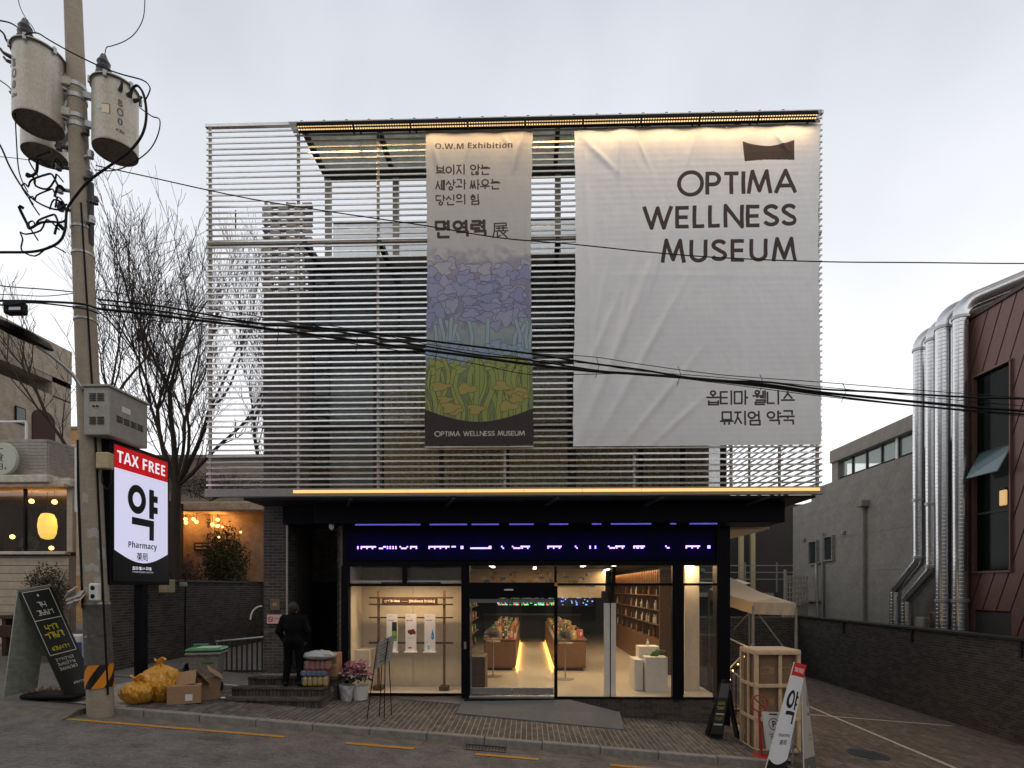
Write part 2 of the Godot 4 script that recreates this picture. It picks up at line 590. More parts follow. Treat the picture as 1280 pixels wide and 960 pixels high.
	mat("hair", lin(0.012, 0.01, 0.009), 0.6)
	pane_mat("glass", Color(0.75, 0.8, 0.8), 0.012)
	pane_mat("glass_upper", Color(0.4, 0.52, 0.5), 0.07)
	M.glass_upper.metallic_specular = 0.3
	for k in ["black_metal", "black_panel", "cloth_black", "rubber"]: M[k].metallic_specular = 0.25
	pane_mat("glass_dark", Color(0.25, 0.3, 0.32), 0.45)
	pane_mat("glass_green", Color(0.5, 0.62, 0.58), 0.3)
	glow("lamp_warm", Color(1.0, 0.72, 0.36), 5.0)
	glow("lamp_foot", Color(1.0, 0.74, 0.36), 1.8)
	glow("lamp_white", Color(1.0, 0.93, 0.82), 5.0)
	glow("lamp_strip", Color(1.0, 0.74, 0.32), 0.95)
	glow("lamp_led", Color(1.0, 0.82, 0.55), 1.2)
	glow("lamp_blue", Color(0.66, 0.5, 1.0), 3.4)
	glow("painted_reflection_glow", Color(0.22, 0.16, 0.85), 0.55)  # emission imitating the text display's mirror image, not a lamp

# ---------------------------------------------------------------- brickwork and paving
func bricks(parent: Node, o: Vector3, u: Vector3, w: float, up: Vector3, h: float, nrm: Vector3, n_parts: int, piece := Vector3(0.2, 0.058, 0.03), joint := 0.011, tones := ["brick_a", "brick_b", "brick_c"], called := "brick", joint_u := 0.011) -> void:
	# pieces on the face that starts at o, w along u and h along up; nrm points out
	var b := Basis(u, up, nrm)
	if b.determinant() < 0.0: b = Basis(-u, up, nrm)
	var list := []
	var sink := 0.021 if called == "brick" else 0.0
	var rows := int(ceil(h / (piece.y + joint)))
	for r in rows:
		var y0 := r * (piece.y + joint)
		var hh := minf(piece.y, h - y0)
		if hh < 0.012: continue
		var x := -(piece.x + joint_u) * (0.5 if r % 2 else 0.0)
		while x < w:
			var a := maxf(x, 0.0)
			var e := minf(x + piece.x, w)
			x += piece.x + joint_u
			if e - a < 0.025: continue
			var c := o + u * (a + e) * 0.5 + up * (y0 + hh * 0.5) + nrm * (piece.z * 0.5 - sink + rng.randf_range(-0.002, 0.003))
			list.append([c, Vector3(e - a, hh, piece.z), parent_pos(parent, c).distance_squared_to(Vector3(0, 2.35, 0))])
	if list.size() > n_parts:
		list.sort_custom(func(p, q): return p[2] < q[2])
	var rest := {}
	for i in list.size():
		var tone: String = tones[[0, 0, 1, 1, 2][rng.randi() % 5] % tones.size()]
		var s: Vector3 = list[i][1]
		if i < n_parts:
			var key := "%.2f_%.3f_%.3f" % [snappedf(s.x, 0.01), s.y, s.z]
			if not brick_mesh.has(key):
				var mb := MB.new()
				mb.cbox(Vector3.ZERO, Vector3(snappedf(s.x, 0.01), s.y, s.z), 0.0)
				brick_mesh[key] = mb.mesh()
			var k := part(called, brick_mesh[key], M[tone], parent)
			k.transform = Transform3D(b, list[i][0])
		else:
			if not rest.has(tone): rest[tone] = MB.new()
			rest[tone].box(list[i][0], s, b)
	for tone in rest:
		var k := part(called + "work", rest[tone], M[tone], parent)
		k.set_meta("kind", "stuff")

func parent_pos(parent: Node, c: Vector3) -> Vector3:
	return (parent as Node3D).global_transform * c

const SLOPE := 0.074
func slope_up() -> Vector3: return Vector3(SLOPE, 1, 0).normalized()
func slope_right() -> Vector3: return Vector3(1, -SLOPE, 0).normalized()

func sheet(x0: float, x1: float, z0: float, z1: float, off: float) -> MB:
	var b := MB.new()
	var xs := [x0]
	for k in [-16.0, 16.0]:
		if k > x0 and k < x1: xs.append(k)
	xs.append(x1)
	for i in xs.size() - 1:
		var a: float = xs[i]
		var c: float = xs[i + 1]
		b.quad(Vector3(a, ground_y(a) + off, z0), Vector3(c, ground_y(c) + off, z0), Vector3(c, ground_y(c) + off, z1), Vector3(a, ground_y(a) + off, z1))
	return b

func slab(x0: float, x1: float, z0: float, z1: float, top: float, thick: float) -> MB:
	# a piece of paving that follows the slope; z0 < z1
	var b := MB.new()
	var c := Vector3((x0 + x1) * 0.5, ground_y((x0 + x1) * 0.5) + top, (z0 + z1) * 0.5) - slope_up() * thick * 0.5
	b.cbox(c, Vector3((x1 - x0) / slope_right().x, thick, z1 - z0), minf(0.012, thick * 0.3), Basis(slope_right(), slope_up(), Vector3.BACK))
	return b

func build_ground() -> void:
	var gnd := part("ground", sheet(-400, 400, -600, 400, -0.3), M.earth)
	gnd.set_meta("kind", "structure")
	var road := setting("road")
	part("asphalt", sheet(-120, 120, -10.06, 3.2, -0.13), M.asphalt, road)
	for p in [[1.2, 1.9, -9.3, -8.95, 2], [-5.3, -4.7, -9.2, -8.95, 3]]:
		var mb := MB.new()
		var poly := []
		for i in 14:
			var a := TAU * i / 14
			var rr := rng.randf_range(0.8, 1.0)
			poly.append(Vector3(lerpf(p[0], p[1], 0.5 + 0.5 * cos(a) * rr), 0, lerpf(p[2], p[3], 0.5 + 0.5 * sin(a) * rr)))
		for i in 14:
			var c := Vector3((p[0] + p[1]) * 0.5, 0, (p[2] + p[3]) * 0.5)
			var t3 := [c, poly[(i + 1) % 14], poly[i]]
			for q in 3: t3[q].y = ground_y(t3[q].x) - 0.126
			mb.tri(t3[0], t3[2], t3[1])
		part("asphalt_patch", mb, M.asphalt_patch, road)
	for l in [[-7.75, -4.05, -9.52, -9.42], [-3.0, -1.87, -9.46, -9.35], [-0.86, 0.17, -9.44, -9.33], [1.33, 2.4, -9.45, -9.34]]:
		part("yellow_line", sheet(l[0], l[1], l[2], l[3], -0.1225), M.yellow_paint, road)
	var gut := setting("gutter")
	var gx := -9.0
	gx = -7.75
	while gx < 4.9:
		var e := minf(gx + rng.randf_range(1.7, 2.3), 5.0)
		if gx < -1.07 and e > -1.07: e = -1.07
		if absf(gx + 1.07) < 0.01: gx = -0.37; continue
		part("gutter_slab", slab(gx, e - 0.008, -9.93, -9.6, -0.118 + rng.randf_range(-0.004, 0.004), 0.1), M.gutter, gut)
		gx = e
	# drain grating in the gutter
	var dr := thing("drain_grating", "dark iron drain grating set in the gutter between two yellow lines", "drain", Vector3(-0.72, ground_y(-0.72) - 0.12, -9.76))
	var fr := MB.new()
	fr.box(Vector3(0, -0.15, 0), Vector3(0.68, 0.02, 0.32))
	for s in [-1, 1]:
		fr.box(Vector3(0, -0.02, s * 0.15), Vector3(0.68, 0.045, 0.025))
		fr.box(Vector3(s * 0.33, -0.02, 0), Vector3(0.025, 0.045, 0.28))
	var fp := part("frame", fr, M.dark_steel, dr)
	fp.rotation.z = -atan(SLOPE)
	for i in 11:
		var bar := boxp("grate_bar", Vector3(-0.28 + i * 0.056, -0.02 - (-0.28 + i * 0.056) * SLOPE, 0), Vector3(0.022, 0.035, 0.27), M.dark_steel, dr, 0.003)
		bar.rotation.z = -atan(SLOPE)
	# kerb stones
	var kerb := setting("kerb")
	var kx := -7.75
	while kx < 4.35:
		var e := minf(kx + 1.0, 4.4)
		part("kerb_stone", slab(kx, e - 0.01, -10.08, -9.935, 0.004 + rng.randf_range(-0.006, 0.006), 0.3), M.kerb, kerb)
		kx = e
	# pavement bed and pavers
	var pav := setting("pavement")
	part("bedding", sheet(-8.6, 4.6, -12.75, -10.08, -0.005), M.grout, pav)
	pavers(pav, -7.2, 4.4, -12.6, -10.09, 0.0, ["paver_a", "paver_b", "paver_c"])
	var lot := setting("parking_lot")
	part("bedding", sheet(4.4, 11.2, -25.0, -9.6, -0.06), M.lot_grout, lot)
	pavers(lot, 4.42, 11.1, -24.0, -9.62, -0.055, ["lot_a", "lot_b", "lot_a"])
	part("white_line", sheet(7.72, 7.82, -22.0, -9.9, -0.051), M.white_paint, lot)
	part("white_line", sheet(4.9, 10.75, -14.95, -14.85, -0.047), M.white_paint, lot)
	var mh := thing("manhole_cover", "round iron manhole cover set in the parking lot paving", "manhole", Vector3(6.5, ground_y(6.5) - 0.052, -11.2))
	var mc := MB.new()
	mc.lathe([Vector2(0.36, 0.0), Vector2(0.36, 0.008), Vector2(0.33, 0.01), Vector2(0.32, 0.004), Vector2(0, 0.004)], 28)
	part("cover", mc, M.dark_steel, mh).rotation.z = -atan(SLOPE)
	for i in 5:
		var rb := boxp("rib", Vector3(-0.2 + i * 0.1, 0.006 - (-0.2 + i * 0.1) * SLOPE, 0), Vector3(0.03, 0.008, 0.4), M.dark_steel, mh)
		rb.rotation.z = -atan(SLOPE)
	var al := setting("alley")
	part("surface", sheet(-30.0, -8.55, -40.0, -9.7, -0.03), M.alley, al)
	var ap := MB.new()
	for q in [[-30.0, -16.0], [-16.0, -8.6], [-8.6, -7.75]]:
		ap.quad(Vector3(q[0], ground_y(q[0]) - 0.03, -9.7), Vector3(q[1], ground_y(q[1]) - 0.03, -9.7), Vector3(q[1], ground_y(q[1]) - 0.135, -9.3), Vector3(q[0], ground_y(q[0]) - 0.135, -9.3))
	for q in [[Vector3(0, -0.135, -9.3), Vector3(0, -0.03, -9.7)], [Vector3(0, -0.03, -9.7), Vector3(0, -0.02, -10.06)]]:
		var o := Vector3(-7.752, ground_y(-7.75), 0)
		ap.quad(o + q[0], o + q[1], Vector3(o.x, o.y - 0.3, q[1].z), Vector3(o.x, o.y - 0.3, q[0].z))
	part("apron", ap, M.gutter, al)
	part("surface", sheet(-8.6, -7.75, -12.7, -9.7, -0.026), M.alley, al)
	part("surface", sheet(-7.75, -7.2, -12.7, -10.0, -0.024), M.alley, al)

func pavers(parent: Node, x0: float, x1: float, z0: float, z1: float, off: float, tones: Array) -> void:
	# long joints run away from the road
	var o := Vector3(x0, ground_y(x0) + off, z1)
	var u := Vector3(0, 0, -1)
	var up := slope_right()
	bricks(parent, o - slope_up() * 0.022, u, z1 - z0, up, (x1 - x0) / up.x, slope_up(), 300, Vector3(0.2, 0.084, 0.022), 0.016, tones, "paver", 0.006)

func build_opposite_side() -> void:
	# the houses across the street, behind the camera: they shade the road and stand in the shop's glass
	var spots := [[-19.0, -7.5, 11.8, "stucco", "tan rendered house across the street, west of the camera"], [-6.8, 4.6, 14.2, "concrete_wall", "grey concrete house across the street, behind the camera"], [5.2, 18.0, 11.5, "brick_b", "dark brick house across the street, east of the camera"], [-46.0, -19.6, 8.0, "concrete_wall", "long grey house across the street, farthest west"], [18.6, 42.0, 8.5, "stucco", "long tan house across the street, farthest east"]]
	for s in spots:
		var h := thing("opposite_house", s[4], "building", Vector3((s[0] + s[1]) * 0.5, ground_y((s[0] + s[1]) * 0.5) - 0.6, 8.0), 0.0, "houses across the street")
		var w: float = s[1] - s[0]
		boxp("wall", Vector3(0, s[2] * 0.5, 3.0), Vector3(w, s[2], 6.0), M[s[3]], h)
		boxp("roof", Vector3(0, s[2] + 0.12, 3.0), Vector3(w + 0.4, 0.24, 6.4), M.concrete_light, h)
		for r in int(s[2] / 3.0):
			for c in 4:
				var win := boxp("window", Vector3(-w * 0.375 + c * w * 0.25, 1.9 + r * 3.0, -0.02), Vector3(1.5, 1.4, 0.08), M.frame_grey, h)
				boxp("pane", Vector3(0, 0, -0.05), Vector3(1.36, 1.26, 0.02), M.glass_dark, win)

# ---------------------------------------------------------------- drawn print
class Ink:
	var im: Image
	var w: int
	var h: int
	func _init(ww: int, hh: int, bg: Color) -> void:
		w = ww; h = hh
		im = Image.create(w, h, false, Image.FORMAT_RGB8)
		im.fill(bg)
	func dot(x: int, y: int, c: Color, a: float) -> void:
		if x >= 0 and y >= 0 and x < w and y < h and a > 0.0:
			im.set_pixel(x, y, c if a >= 1.0 else im.get_pixel(x, y).lerp(c, a))
	func seg(a: Vector2, b: Vector2, wd: float, c: Color, square := true, b0 := false, b1 := false) -> void:
		var r := wd * 0.5
		var d := b - a
		var l := d.length()
		if l < 0.01: return
		d /= l
		var pad := r + 1.5
		for y in range(int(minf(a.y, b.y) - pad), int(maxf(a.y, b.y) + pad) + 1):
			for x in range(int(minf(a.x, b.x) - pad), int(maxf(a.x, b.x) + pad) + 1):
				var q := Vector2(x + 0.5, y + 0.5) - a
				var s := q.dot(d)
				var k := absf(q.cross(d))
				var cov: float
				if square:
					cov = minf(r - k + 0.5, minf(s, l - s) + 0.5 + (r if square else 0.0) * 0.0)
				else:
					var e := maxf(maxf(-s, s - l), 0.0)
					cov = r - sqrt(k * k + e * e) + 0.5
					if b0: cov = minf(cov, s + 0.5)
					if b1: cov = minf(cov, l - s + 0.5)
				dot(x, y, c, clampf(cov, 0, 1))
	func line(p: Array, wd: float, c: Color, square := false, butt := false) -> void:
		for i in p.size() - 1:
			seg(p[i], p[i + 1], wd, c, square, butt and i == 0, butt and i == p.size() - 2)
	func ring(o: Vector2, rx: float, ry: float, wd: float, c: Color) -> void:
		var p := []
		for i in 33:
			p.append(o + Vector2(cos(TAU * i / 32.0) * rx, sin(TAU * i / 32.0) * ry))
		line(p, wd, c)
	func fill(p: PackedVector2Array, c: Color) -> void:
		var lo := p[0]
		var hi := p[0]
		for q in p:
			lo = lo.min(q); hi = hi.max(q)
		for y in range(maxi(0, int(lo.y)), mini(h - 1, int(hi.y)) + 1):
			var xs := []
			for i in p.size():
				var a := p[i]
				var b := p[(i + 1) % p.size()]
				if (a.y > y + 0.5) != (b.y > y + 0.5):
					xs.append(a.x + (y + 0.5 - a.y) / (b.y - a.y) * (b.x - a.x))
			xs.sort()
			for i in range(0, xs.size() - 1, 2):
				im.fill_rect(Rect2i(int(round(xs[i])), y, maxi(0, int(round(xs[i + 1])) - int(round(xs[i]))), 1), c)
	func disc(o: Vector2, rx: float, ry: float, c: Color) -> void:
		var p := PackedVector2Array()
		for i in 24:
			p.append(o + Vector2(cos(TAU * i / 24.0) * rx, sin(TAU * i / 24.0) * ry))
		fill(p, c)
	func rect(x: float, y: float, ww: float, hh: float, c: Color) -> void:
		im.fill_rect(Rect2i(int(x), int(y), int(ww), int(hh)), c)
	func tex() -> ImageTexture:
		return ImageTexture.create_from_image(im)

const L_JAMO := "ㄱㄲㄴㄷㄸㄹㅁㅂㅃㅅㅆㅇㅈㅉㅊㅋㅌㅍㅎ"
const T_JAMO := " ㄱㄲㄳㄴㄵㄶㄷㄹㄺㄻㄼㄽㄾㄿㅀㅁㅂㅄㅅㅆㅇㅈㅊㅋㅌㅍㅎ"

func jamo(k: Ink, j: String, r: Rect2, wd: float, c: Color) -> void:
	var S := func(p: Array) -> void:
		var q := []
		for i in p: q.append(r.position + Vector2(i[0], i[1]) * r.size)
		k.line(q, wd, c, false, p[0] != p[-1])
	match j:
		"ㄱ": S.call([[0, 0], [1, 0], [1, 1]])
		"ㄴ": S.call([[0, 0], [0, 1], [1, 1]])
		"ㄷ": S.call([[1, 0], [0, 0], [0, 1], [1, 1]])
		"ㄹ": S.call([[0, 0], [1, 0], [1, 0.5], [0, 0.5], [0, 1], [1, 1]])
		"ㅁ": S.call([[0, 0], [1, 0], [1, 1], [0, 1], [0, 0]])
		"ㅂ":
			S.call([[0, 0], [0, 1], [1, 1], [1, 0]])
			S.call([[0, 0.5], [1, 0.5]])
		"ㅅ":
			S.call([[0.5, 0], [0.42, 0.4], [0, 1]])
			S.call([[0.47, 0.3], [1, 1]])
		"ㅆ":
			jamo(k, "ㅅ", Rect2(r.position, Vector2(r.size.x * 0.5, r.size.y)), wd, c)
			jamo(k, "ㅅ", Rect2(r.position + Vector2(r.size.x * 0.52, 0), Vector2(r.size.x * 0.5, r.size.y)), wd, c)
		"ㅇ":
			var q := minf(r.size.x, r.size.y * 1.12)
			k.ring(r.get_center(), q * 0.5, minf(r.size.y, q * 1.1) * 0.5, wd, c)
		"ㅈ":
			S.call([[0, 0], [1, 0]])
			S.call([[0.52, 0], [0.42, 0.5], [0, 1]])
			S.call([[0.47, 0.4], [1, 1]])
		"ㅌ":
			S.call([[1, 0], [0, 0], [0, 1], [1, 1]])
			S.call([[0, 0.5], [0.95, 0.5]])
		"ㅎ":
			S.call([[0.3, -0.05], [0.7, -0.05]])
			S.call([[0, 0.24], [1, 0.24]])
			k.ring(r.position + Vector2(0.5, 0.72) * r.size, r.size.x * 0.36, r.size.y * 0.3, wd, c)
		"ㄶ":
			jamo(k, "ㄴ", Rect2(r.position, Vector2(r.size.x * 0.4, r.size.y)), wd, c)
			jamo(k, "ㅎ", Rect2(r.position + Vector2(r.size.x * 0.5, 0), Vector2(r.size.x * 0.5, r.size.y)), wd, c)

func hangul(k: Ink, text: String, x: float, y: float, s: float, wd: float, c: Color, adv := 0.98, right := false) -> float:
	if right:
		var tw := 0.0
		for ch in text: tw += s * (0.36 if ch == " " else adv)
		x -= tw
	for ch in text:
		if ch == " ":
			x += s * 0.36
			continue
		var code := ch.unicode_at(0) - 0xAC00
		var li := code / 588
		var vi := (code % 588) / 28
		var ti := code % 28
		var B := func(a: float, b: float, e: float, f: float) -> Rect2: return Rect2(x + a * s, y + b * s, (e - a) * s, (f - b) * s)
		var LN := func(p: Array) -> void: k.seg(Vector2(x + p[0] * s, y + p[1] * s), Vector2(x + p[2] * s, y + p[3] * s), wd, c, true)
		var fin := ti > 0
		var bot := 0.56 if fin else 0.96
		var L := L_JAMO[li]
		if vi in [8, 12, 13, 17, 18]:      # ㅗ ㅛ ㅜ ㅠ ㅡ
			var vy := 0.42 if fin else 0.72
			var up := vi in [8, 12]
			if up: vy += 0.06
			var lb := vy - (0.17 if up else 0.1)
			jamo(k, L, B.call(0.2, 0.03 if fin else 0.08, 0.8, lb), wd, c)
			LN.call([0.02, vy, 0.98, vy])
			var st := [0.5] if vi in [8, 13] else [0.34, 0.66] if vi in [12, 17] else []
			for q in st:
				if up: LN.call([q, vy - 0.16, q, vy])
				else: LN.call([q, vy, q, vy + (0.16 if fin else 0.26)])
		elif vi in [9, 10, 11, 14, 15, 16, 19]:   # mixed
			jamo(k, L, B.call(0.1, 0.03, 0.54, 0.27 if fin else 0.42), wd, c)
			var hy := 0.39 if fin else 0.72
			LN.call([0.0, hy, 0.66, hy])
			if vi in [9, 10, 11]: LN.call([0.33, hy - 0.18, 0.33, hy])
			elif vi in [14, 15, 16]: LN.call([0.33, hy, 0.33, hy + 0.14])
			var cx := 0.86
			LN.call([cx, 0.0, cx, bot + 0.04])
			if vi == 9: LN.call([cx, 0.4, 1.0, 0.4])
			if vi == 15:
				LN.call([0.72, 0.02, 0.72, bot + 0.02])
				LN.call([0.5, 0.5, 0.72, 0.5])
		else:
			var e := 0.5 if vi in [1, 3, 5, 7] else 0.56
			jamo(k, L, B.call(0.06, 0.1, e, bot - 0.04), wd, c)
			var cx := 0.8
			LN.call([cx, 0.0, cx, bot + 0.06])
			var m := bot * 0.5 + 0.03
			match vi:
				0: LN.call([cx, m, 1.0, m])
				2:
					LN.call([cx, m - 0.12, 1.0, m - 0.12])
					LN.call([cx, m + 0.12, 1.0, m + 0.12])
				4: LN.call([0.6, m, cx, m])
				6:
					LN.call([0.6, m - 0.12, cx, m - 0.12])
					LN.call([0.6, m + 0.12, cx, m + 0.12])
				5:
					LN.call([0.64, 0.03, 0.64, bot + 0.04])
					LN.call([0.52, m, 0.64, m])
					LN.call([0.9, 0.0, 0.9, bot + 0.06])
		if fin:
			jamo(k, T_JAMO[ti], B.call(0.2, 0.69, 0.86, 0.99), wd, c)
		x += s * adv
	return x

func caps(k: Ink, text: String, x: float, y: float, s: float, wd: float, c: Color, fit: float) -> void:
	# x = right edge, fit = full width; geometric capitals drawn with strokes; s = cap height
	var W := {"O": 1.02, "P": 0.52, "T": 0.62, "I": 0.0, "M": 0.95, "A": 0.86, "W": 1.2, "E": 0.5, "L": 0.42, "N": 0.72, "S": 0.52, "U": 0.62, " ": 0.3}
	var tot := 0.0
	for ch in text: tot += W[ch] * s
	var gap := (fit - wd - tot) / (text.length() - 1)
	x += wd * 0.5 - fit
	for ch in text:
		var S := func(p: Array) -> void:
			var q := []
			for i in p: q.append(Vector2(x + i[0] * s, y + i[1] * s))
			k.line(q, wd, c, false, true)
		var h := wd / s * 0.5
		match ch:
			"O": k.ring(Vector2(x + 0.51 * s, y + 0.5 * s), 0.5 * s, 0.5 * s, wd, c)
			"P":
				S.call([[0, 1], [0, 0]])
				var q := [[0, h]]
				for i in 13: q.append([0.26 + sin(PI * i / 12.0) * 0.26, 0.28 + h * 0.5 - cos(PI * i / 12.0) * (0.28 - h * 0.5)])
				q.append([0, 0.56])
				S.call(q)
			"T":
				S.call([[0, h], [0.62, h]])
				S.call([[0.31, h], [0.31, 1]])
			"I": S.call([[0, 0], [0, 1]])
			"M": S.call([[0, 1], [0.17, 0.02], [0.475, 0.86], [0.78, 0.02], [0.95, 1]])
			"A":
				S.call([[0, 1], [0.43, 0.02], [0.86, 1]])
				S.call([[0.16, 0.68], [0.7, 0.68]])
			"W": S.call([[0, 0], [0.33, 0.97], [0.6, 0.08], [0.87, 0.97], [1.2, 0]])
			"E":
				S.call([[0, 0], [0, 1]])
				S.call([[0, h], [0.5, h]])
				S.call([[0, 1 - h], [0.5, 1 - h]])
				S.call([[0, 0.5], [0.47, 0.5]])
			"L":
				S.call([[0, 0], [0, 1]])
				S.call([[0, 1 - h], [0.42, 1 - h]])
			"N": S.call([[0, 1], [0, 0.03], [0.72, 0.97], [0.72, 0]])
			"U":
				var q := [[0, 0], [0, 0.66]]
				for i in 11: q.append([0.31 - cos(PI * i / 10.0) * 0.31, 0.66 + sin(PI * i / 10.0) * (0.34 - h)])
				q.append([0.62, 0])
				S.call(q)
			"S":
				var q := []
				for i in 13:
					var a := deg_to_rad(-20.0 - 220.0 * i / 12.0)
					q.append([0.26 + cos(a) * 0.25, 0.26 + sin(a) * (0.26 - h)])
				for i in 13:
					var a := deg_to_rad(-70.0 + 235.0 * i / 12.0)
					q.append([0.25 + cos(a) * 0.27, 0.74 - h * 0.3 + sin(a) * (0.26 - h)])
				S.call(q)
		x += W[ch] * s + gap

func latin(k: Ink, text: String, x: float, y: float, cap: float, c: Color, bold := true, width := 0.0, centre := true) -> void:
	# text from the font, rasterised; cap = capital height in pixels, y = baseline
	var f := SystemFont.new()
	f.font_names = ["Droid Sans"]
	f.font_weight = 700 if bold else 400
	var tm := TextMesh.new()
	tm.font = f
	tm.text = text
	tm.font_size = 64
	tm.pixel_size = 1.0
	tm.depth = 0.0
	tm.curve_step = 2.0
	tm.horizontal_alignment = HORIZONTAL_ALIGNMENT_CENTER
	var arr := tm.get_mesh_arrays()
	var vs: PackedVector3Array = arr[Mesh.ARRAY_VERTEX]
	var ids: PackedInt32Array = arr[Mesh.ARRAY_INDEX] if arr[Mesh.ARRAY_INDEX] != null else PackedInt32Array(range(vs.size()))
	var lo := Vector3(1e9, 1e9, 0)
	var hi := -lo
	for p in vs:
		lo = lo.min(p); hi = hi.max(p)
	var sy := cap / 45.7
	# baseline: find from a plain capital
	var tb := TextMesh.new()
	tb.font = f; tb.text = "E"; tb.font_size = 64; tb.pixel_size = 1.0; tb.depth = 0.0
	var base := 1e9
	for p in tb.get_mesh_arrays()[Mesh.ARRAY_VERTEX]: base = minf(base, p.y)
	var sx := sy if width <= 0.0 else width / (hi.x - lo.x)
	var ox := x if centre else x - lo.x * sx
	for i in range(0, ids.size(), 3):
		var q := PackedVector2Array()
		for j in 3:
			var p := vs[ids[i + j]]
			q.append(Vector2(ox + p.x * sx, y - (p.y - base) * sy))
		var mn := q[0].min(q[1]).min(q[2])
		var mx := q[0].max(q[1]).max(q[2])
		var area := (q[1] - q[0]).cross(q[2] - q[0])
		if absf(area) < 0.001: continue
		for yy in range(int(mn.y), int(mx.y) + 1):
			for xx in range(int(mn.x), int(mx.x) + 1):
				var hit := 0
				for sub in 4:
					var o := Vector2(xx + 0.25 + 0.5 * (sub % 2), yy + 0.25 + 0.5 * (sub / 2))
					var e0 := (q[1] - q[0]).cross(o - q[0]) / area
					var e1 := (q[2] - q[1]).cross(o - q[1]) / area
					var e2 := (q[0] - q[2]).cross(o - q[2]) / area
					if e0 >= 0 and e1 >= 0 and e2 >= 0: hit += 1
				if hit: k.dot(xx, yy, c, hit / 4.0)

func strokes(k: Ink, p: Array, x: float, y: float, s: float, wd: float, c: Color) -> void:
	for l in p:
		var q := []
		for i in range(0, l.size(), 2): q.append(Vector2(x + l[i] * s, y + l[i + 1] * s))
		k.line(q, wd, c)

const HANJA_EXHIBIT := [[0.12, 0.05, 0.9, 0.05, 0.9, 0.22, 0.14, 0.22], [0.13, 0.05, 0.13, 0.5, 0.02, 0.98], [0.25, 0.36, 0.95, 0.36], [0.42, 0.27, 0.42, 0.52], [0.7, 0.27, 0.7, 0.52], [0.18, 0.54, 1, 0.54], [0.32, 0.54, 0.32, 0.93, 0.52, 0.84], [0.5, 0.56, 0.95, 0.97], [0.85, 0.63, 0.65, 0.75]]
const HANJA_MEDICINE := [[0, 0.1, 1, 0.1], [0.3, 0, 0.3, 0.2], [0.7, 0, 0.7, 0.2], [0.38, 0.24, 0.62, 0.24, 0.62, 0.52, 0.38, 0.52, 0.38, 0.24], [0.38, 0.38, 0.62, 0.38], [0.2, 0.26, 0.06, 0.36, 0.22, 0.4, 0.06, 0.54], [0.8, 0.26, 0.94, 0.36, 0.78, 0.4, 0.94, 0.54], [0, 0.64, 1, 0.64], [0.5, 0.55, 0.5, 1], [0.48, 0.66, 0.1, 0.95], [0.52, 0.66, 0.9, 0.95]]
const HANJA_OFFICE := [[0.1, 0.04, 0.9, 0.04, 0.9, 0.24, 0.12, 0.24], [0.1, 0.04, 0.1, 0.6, 0, 0.98], [0.12, 0.42, 0.94, 0.42, 0.9, 0.96, 0.74, 0.92], [0.3, 0.58, 0.66, 0.58, 0.66, 0.82, 0.3, 0.82, 0.3, 0.58]]

func scribble(k: Ink, x: float, y: float, n: int, s: float, wd: float, c: Color, seed_: int) -> void:
	# lettering too small to be read in the photograph: a row of little syllable-like marks
	var r := RandomNumberGenerator.new()
	r.seed = seed_
	for i in n:
		var t := r.randi() % 4
		var b := Rect2(x + i * s * 1.12, y, s, s)
		if t == 0: k.ring(b.get_center() - Vector2(s * 0.2, 0), s * 0.22, s * 0.3, wd, c)
		elif t == 1: k.line([b.position, b.position + Vector2(s * 0.6, 0), b.position + Vector2(s * 0.6, s * 0.7)], wd, c)
		elif t == 2: k.line([b.position, b.position + Vector2(0, s * 0.6), b.position + Vector2(s * 0.6, s * 0.6)], wd, c)
		else: k.line([b.position + Vector2(0, s * 0.2), b.position + Vector2(s * 0.55, s * 0.2)], wd, c)
		k.line([b.position + Vector2(s * 0.8, 0), b.position + Vector2(s * 0.8, s)], wd, c)
		if r.randf() < 0.5: k.line([b.position + Vector2(s * 0.1, s * 0.95), b.position + Vector2(s * 0.7, s * 0.95)], wd, c)

# ---------------------------------------------------------------- the louvred building
const FZ := -12.6      # plane of the shop front
const LZ := -11.6      # plane of the louvres

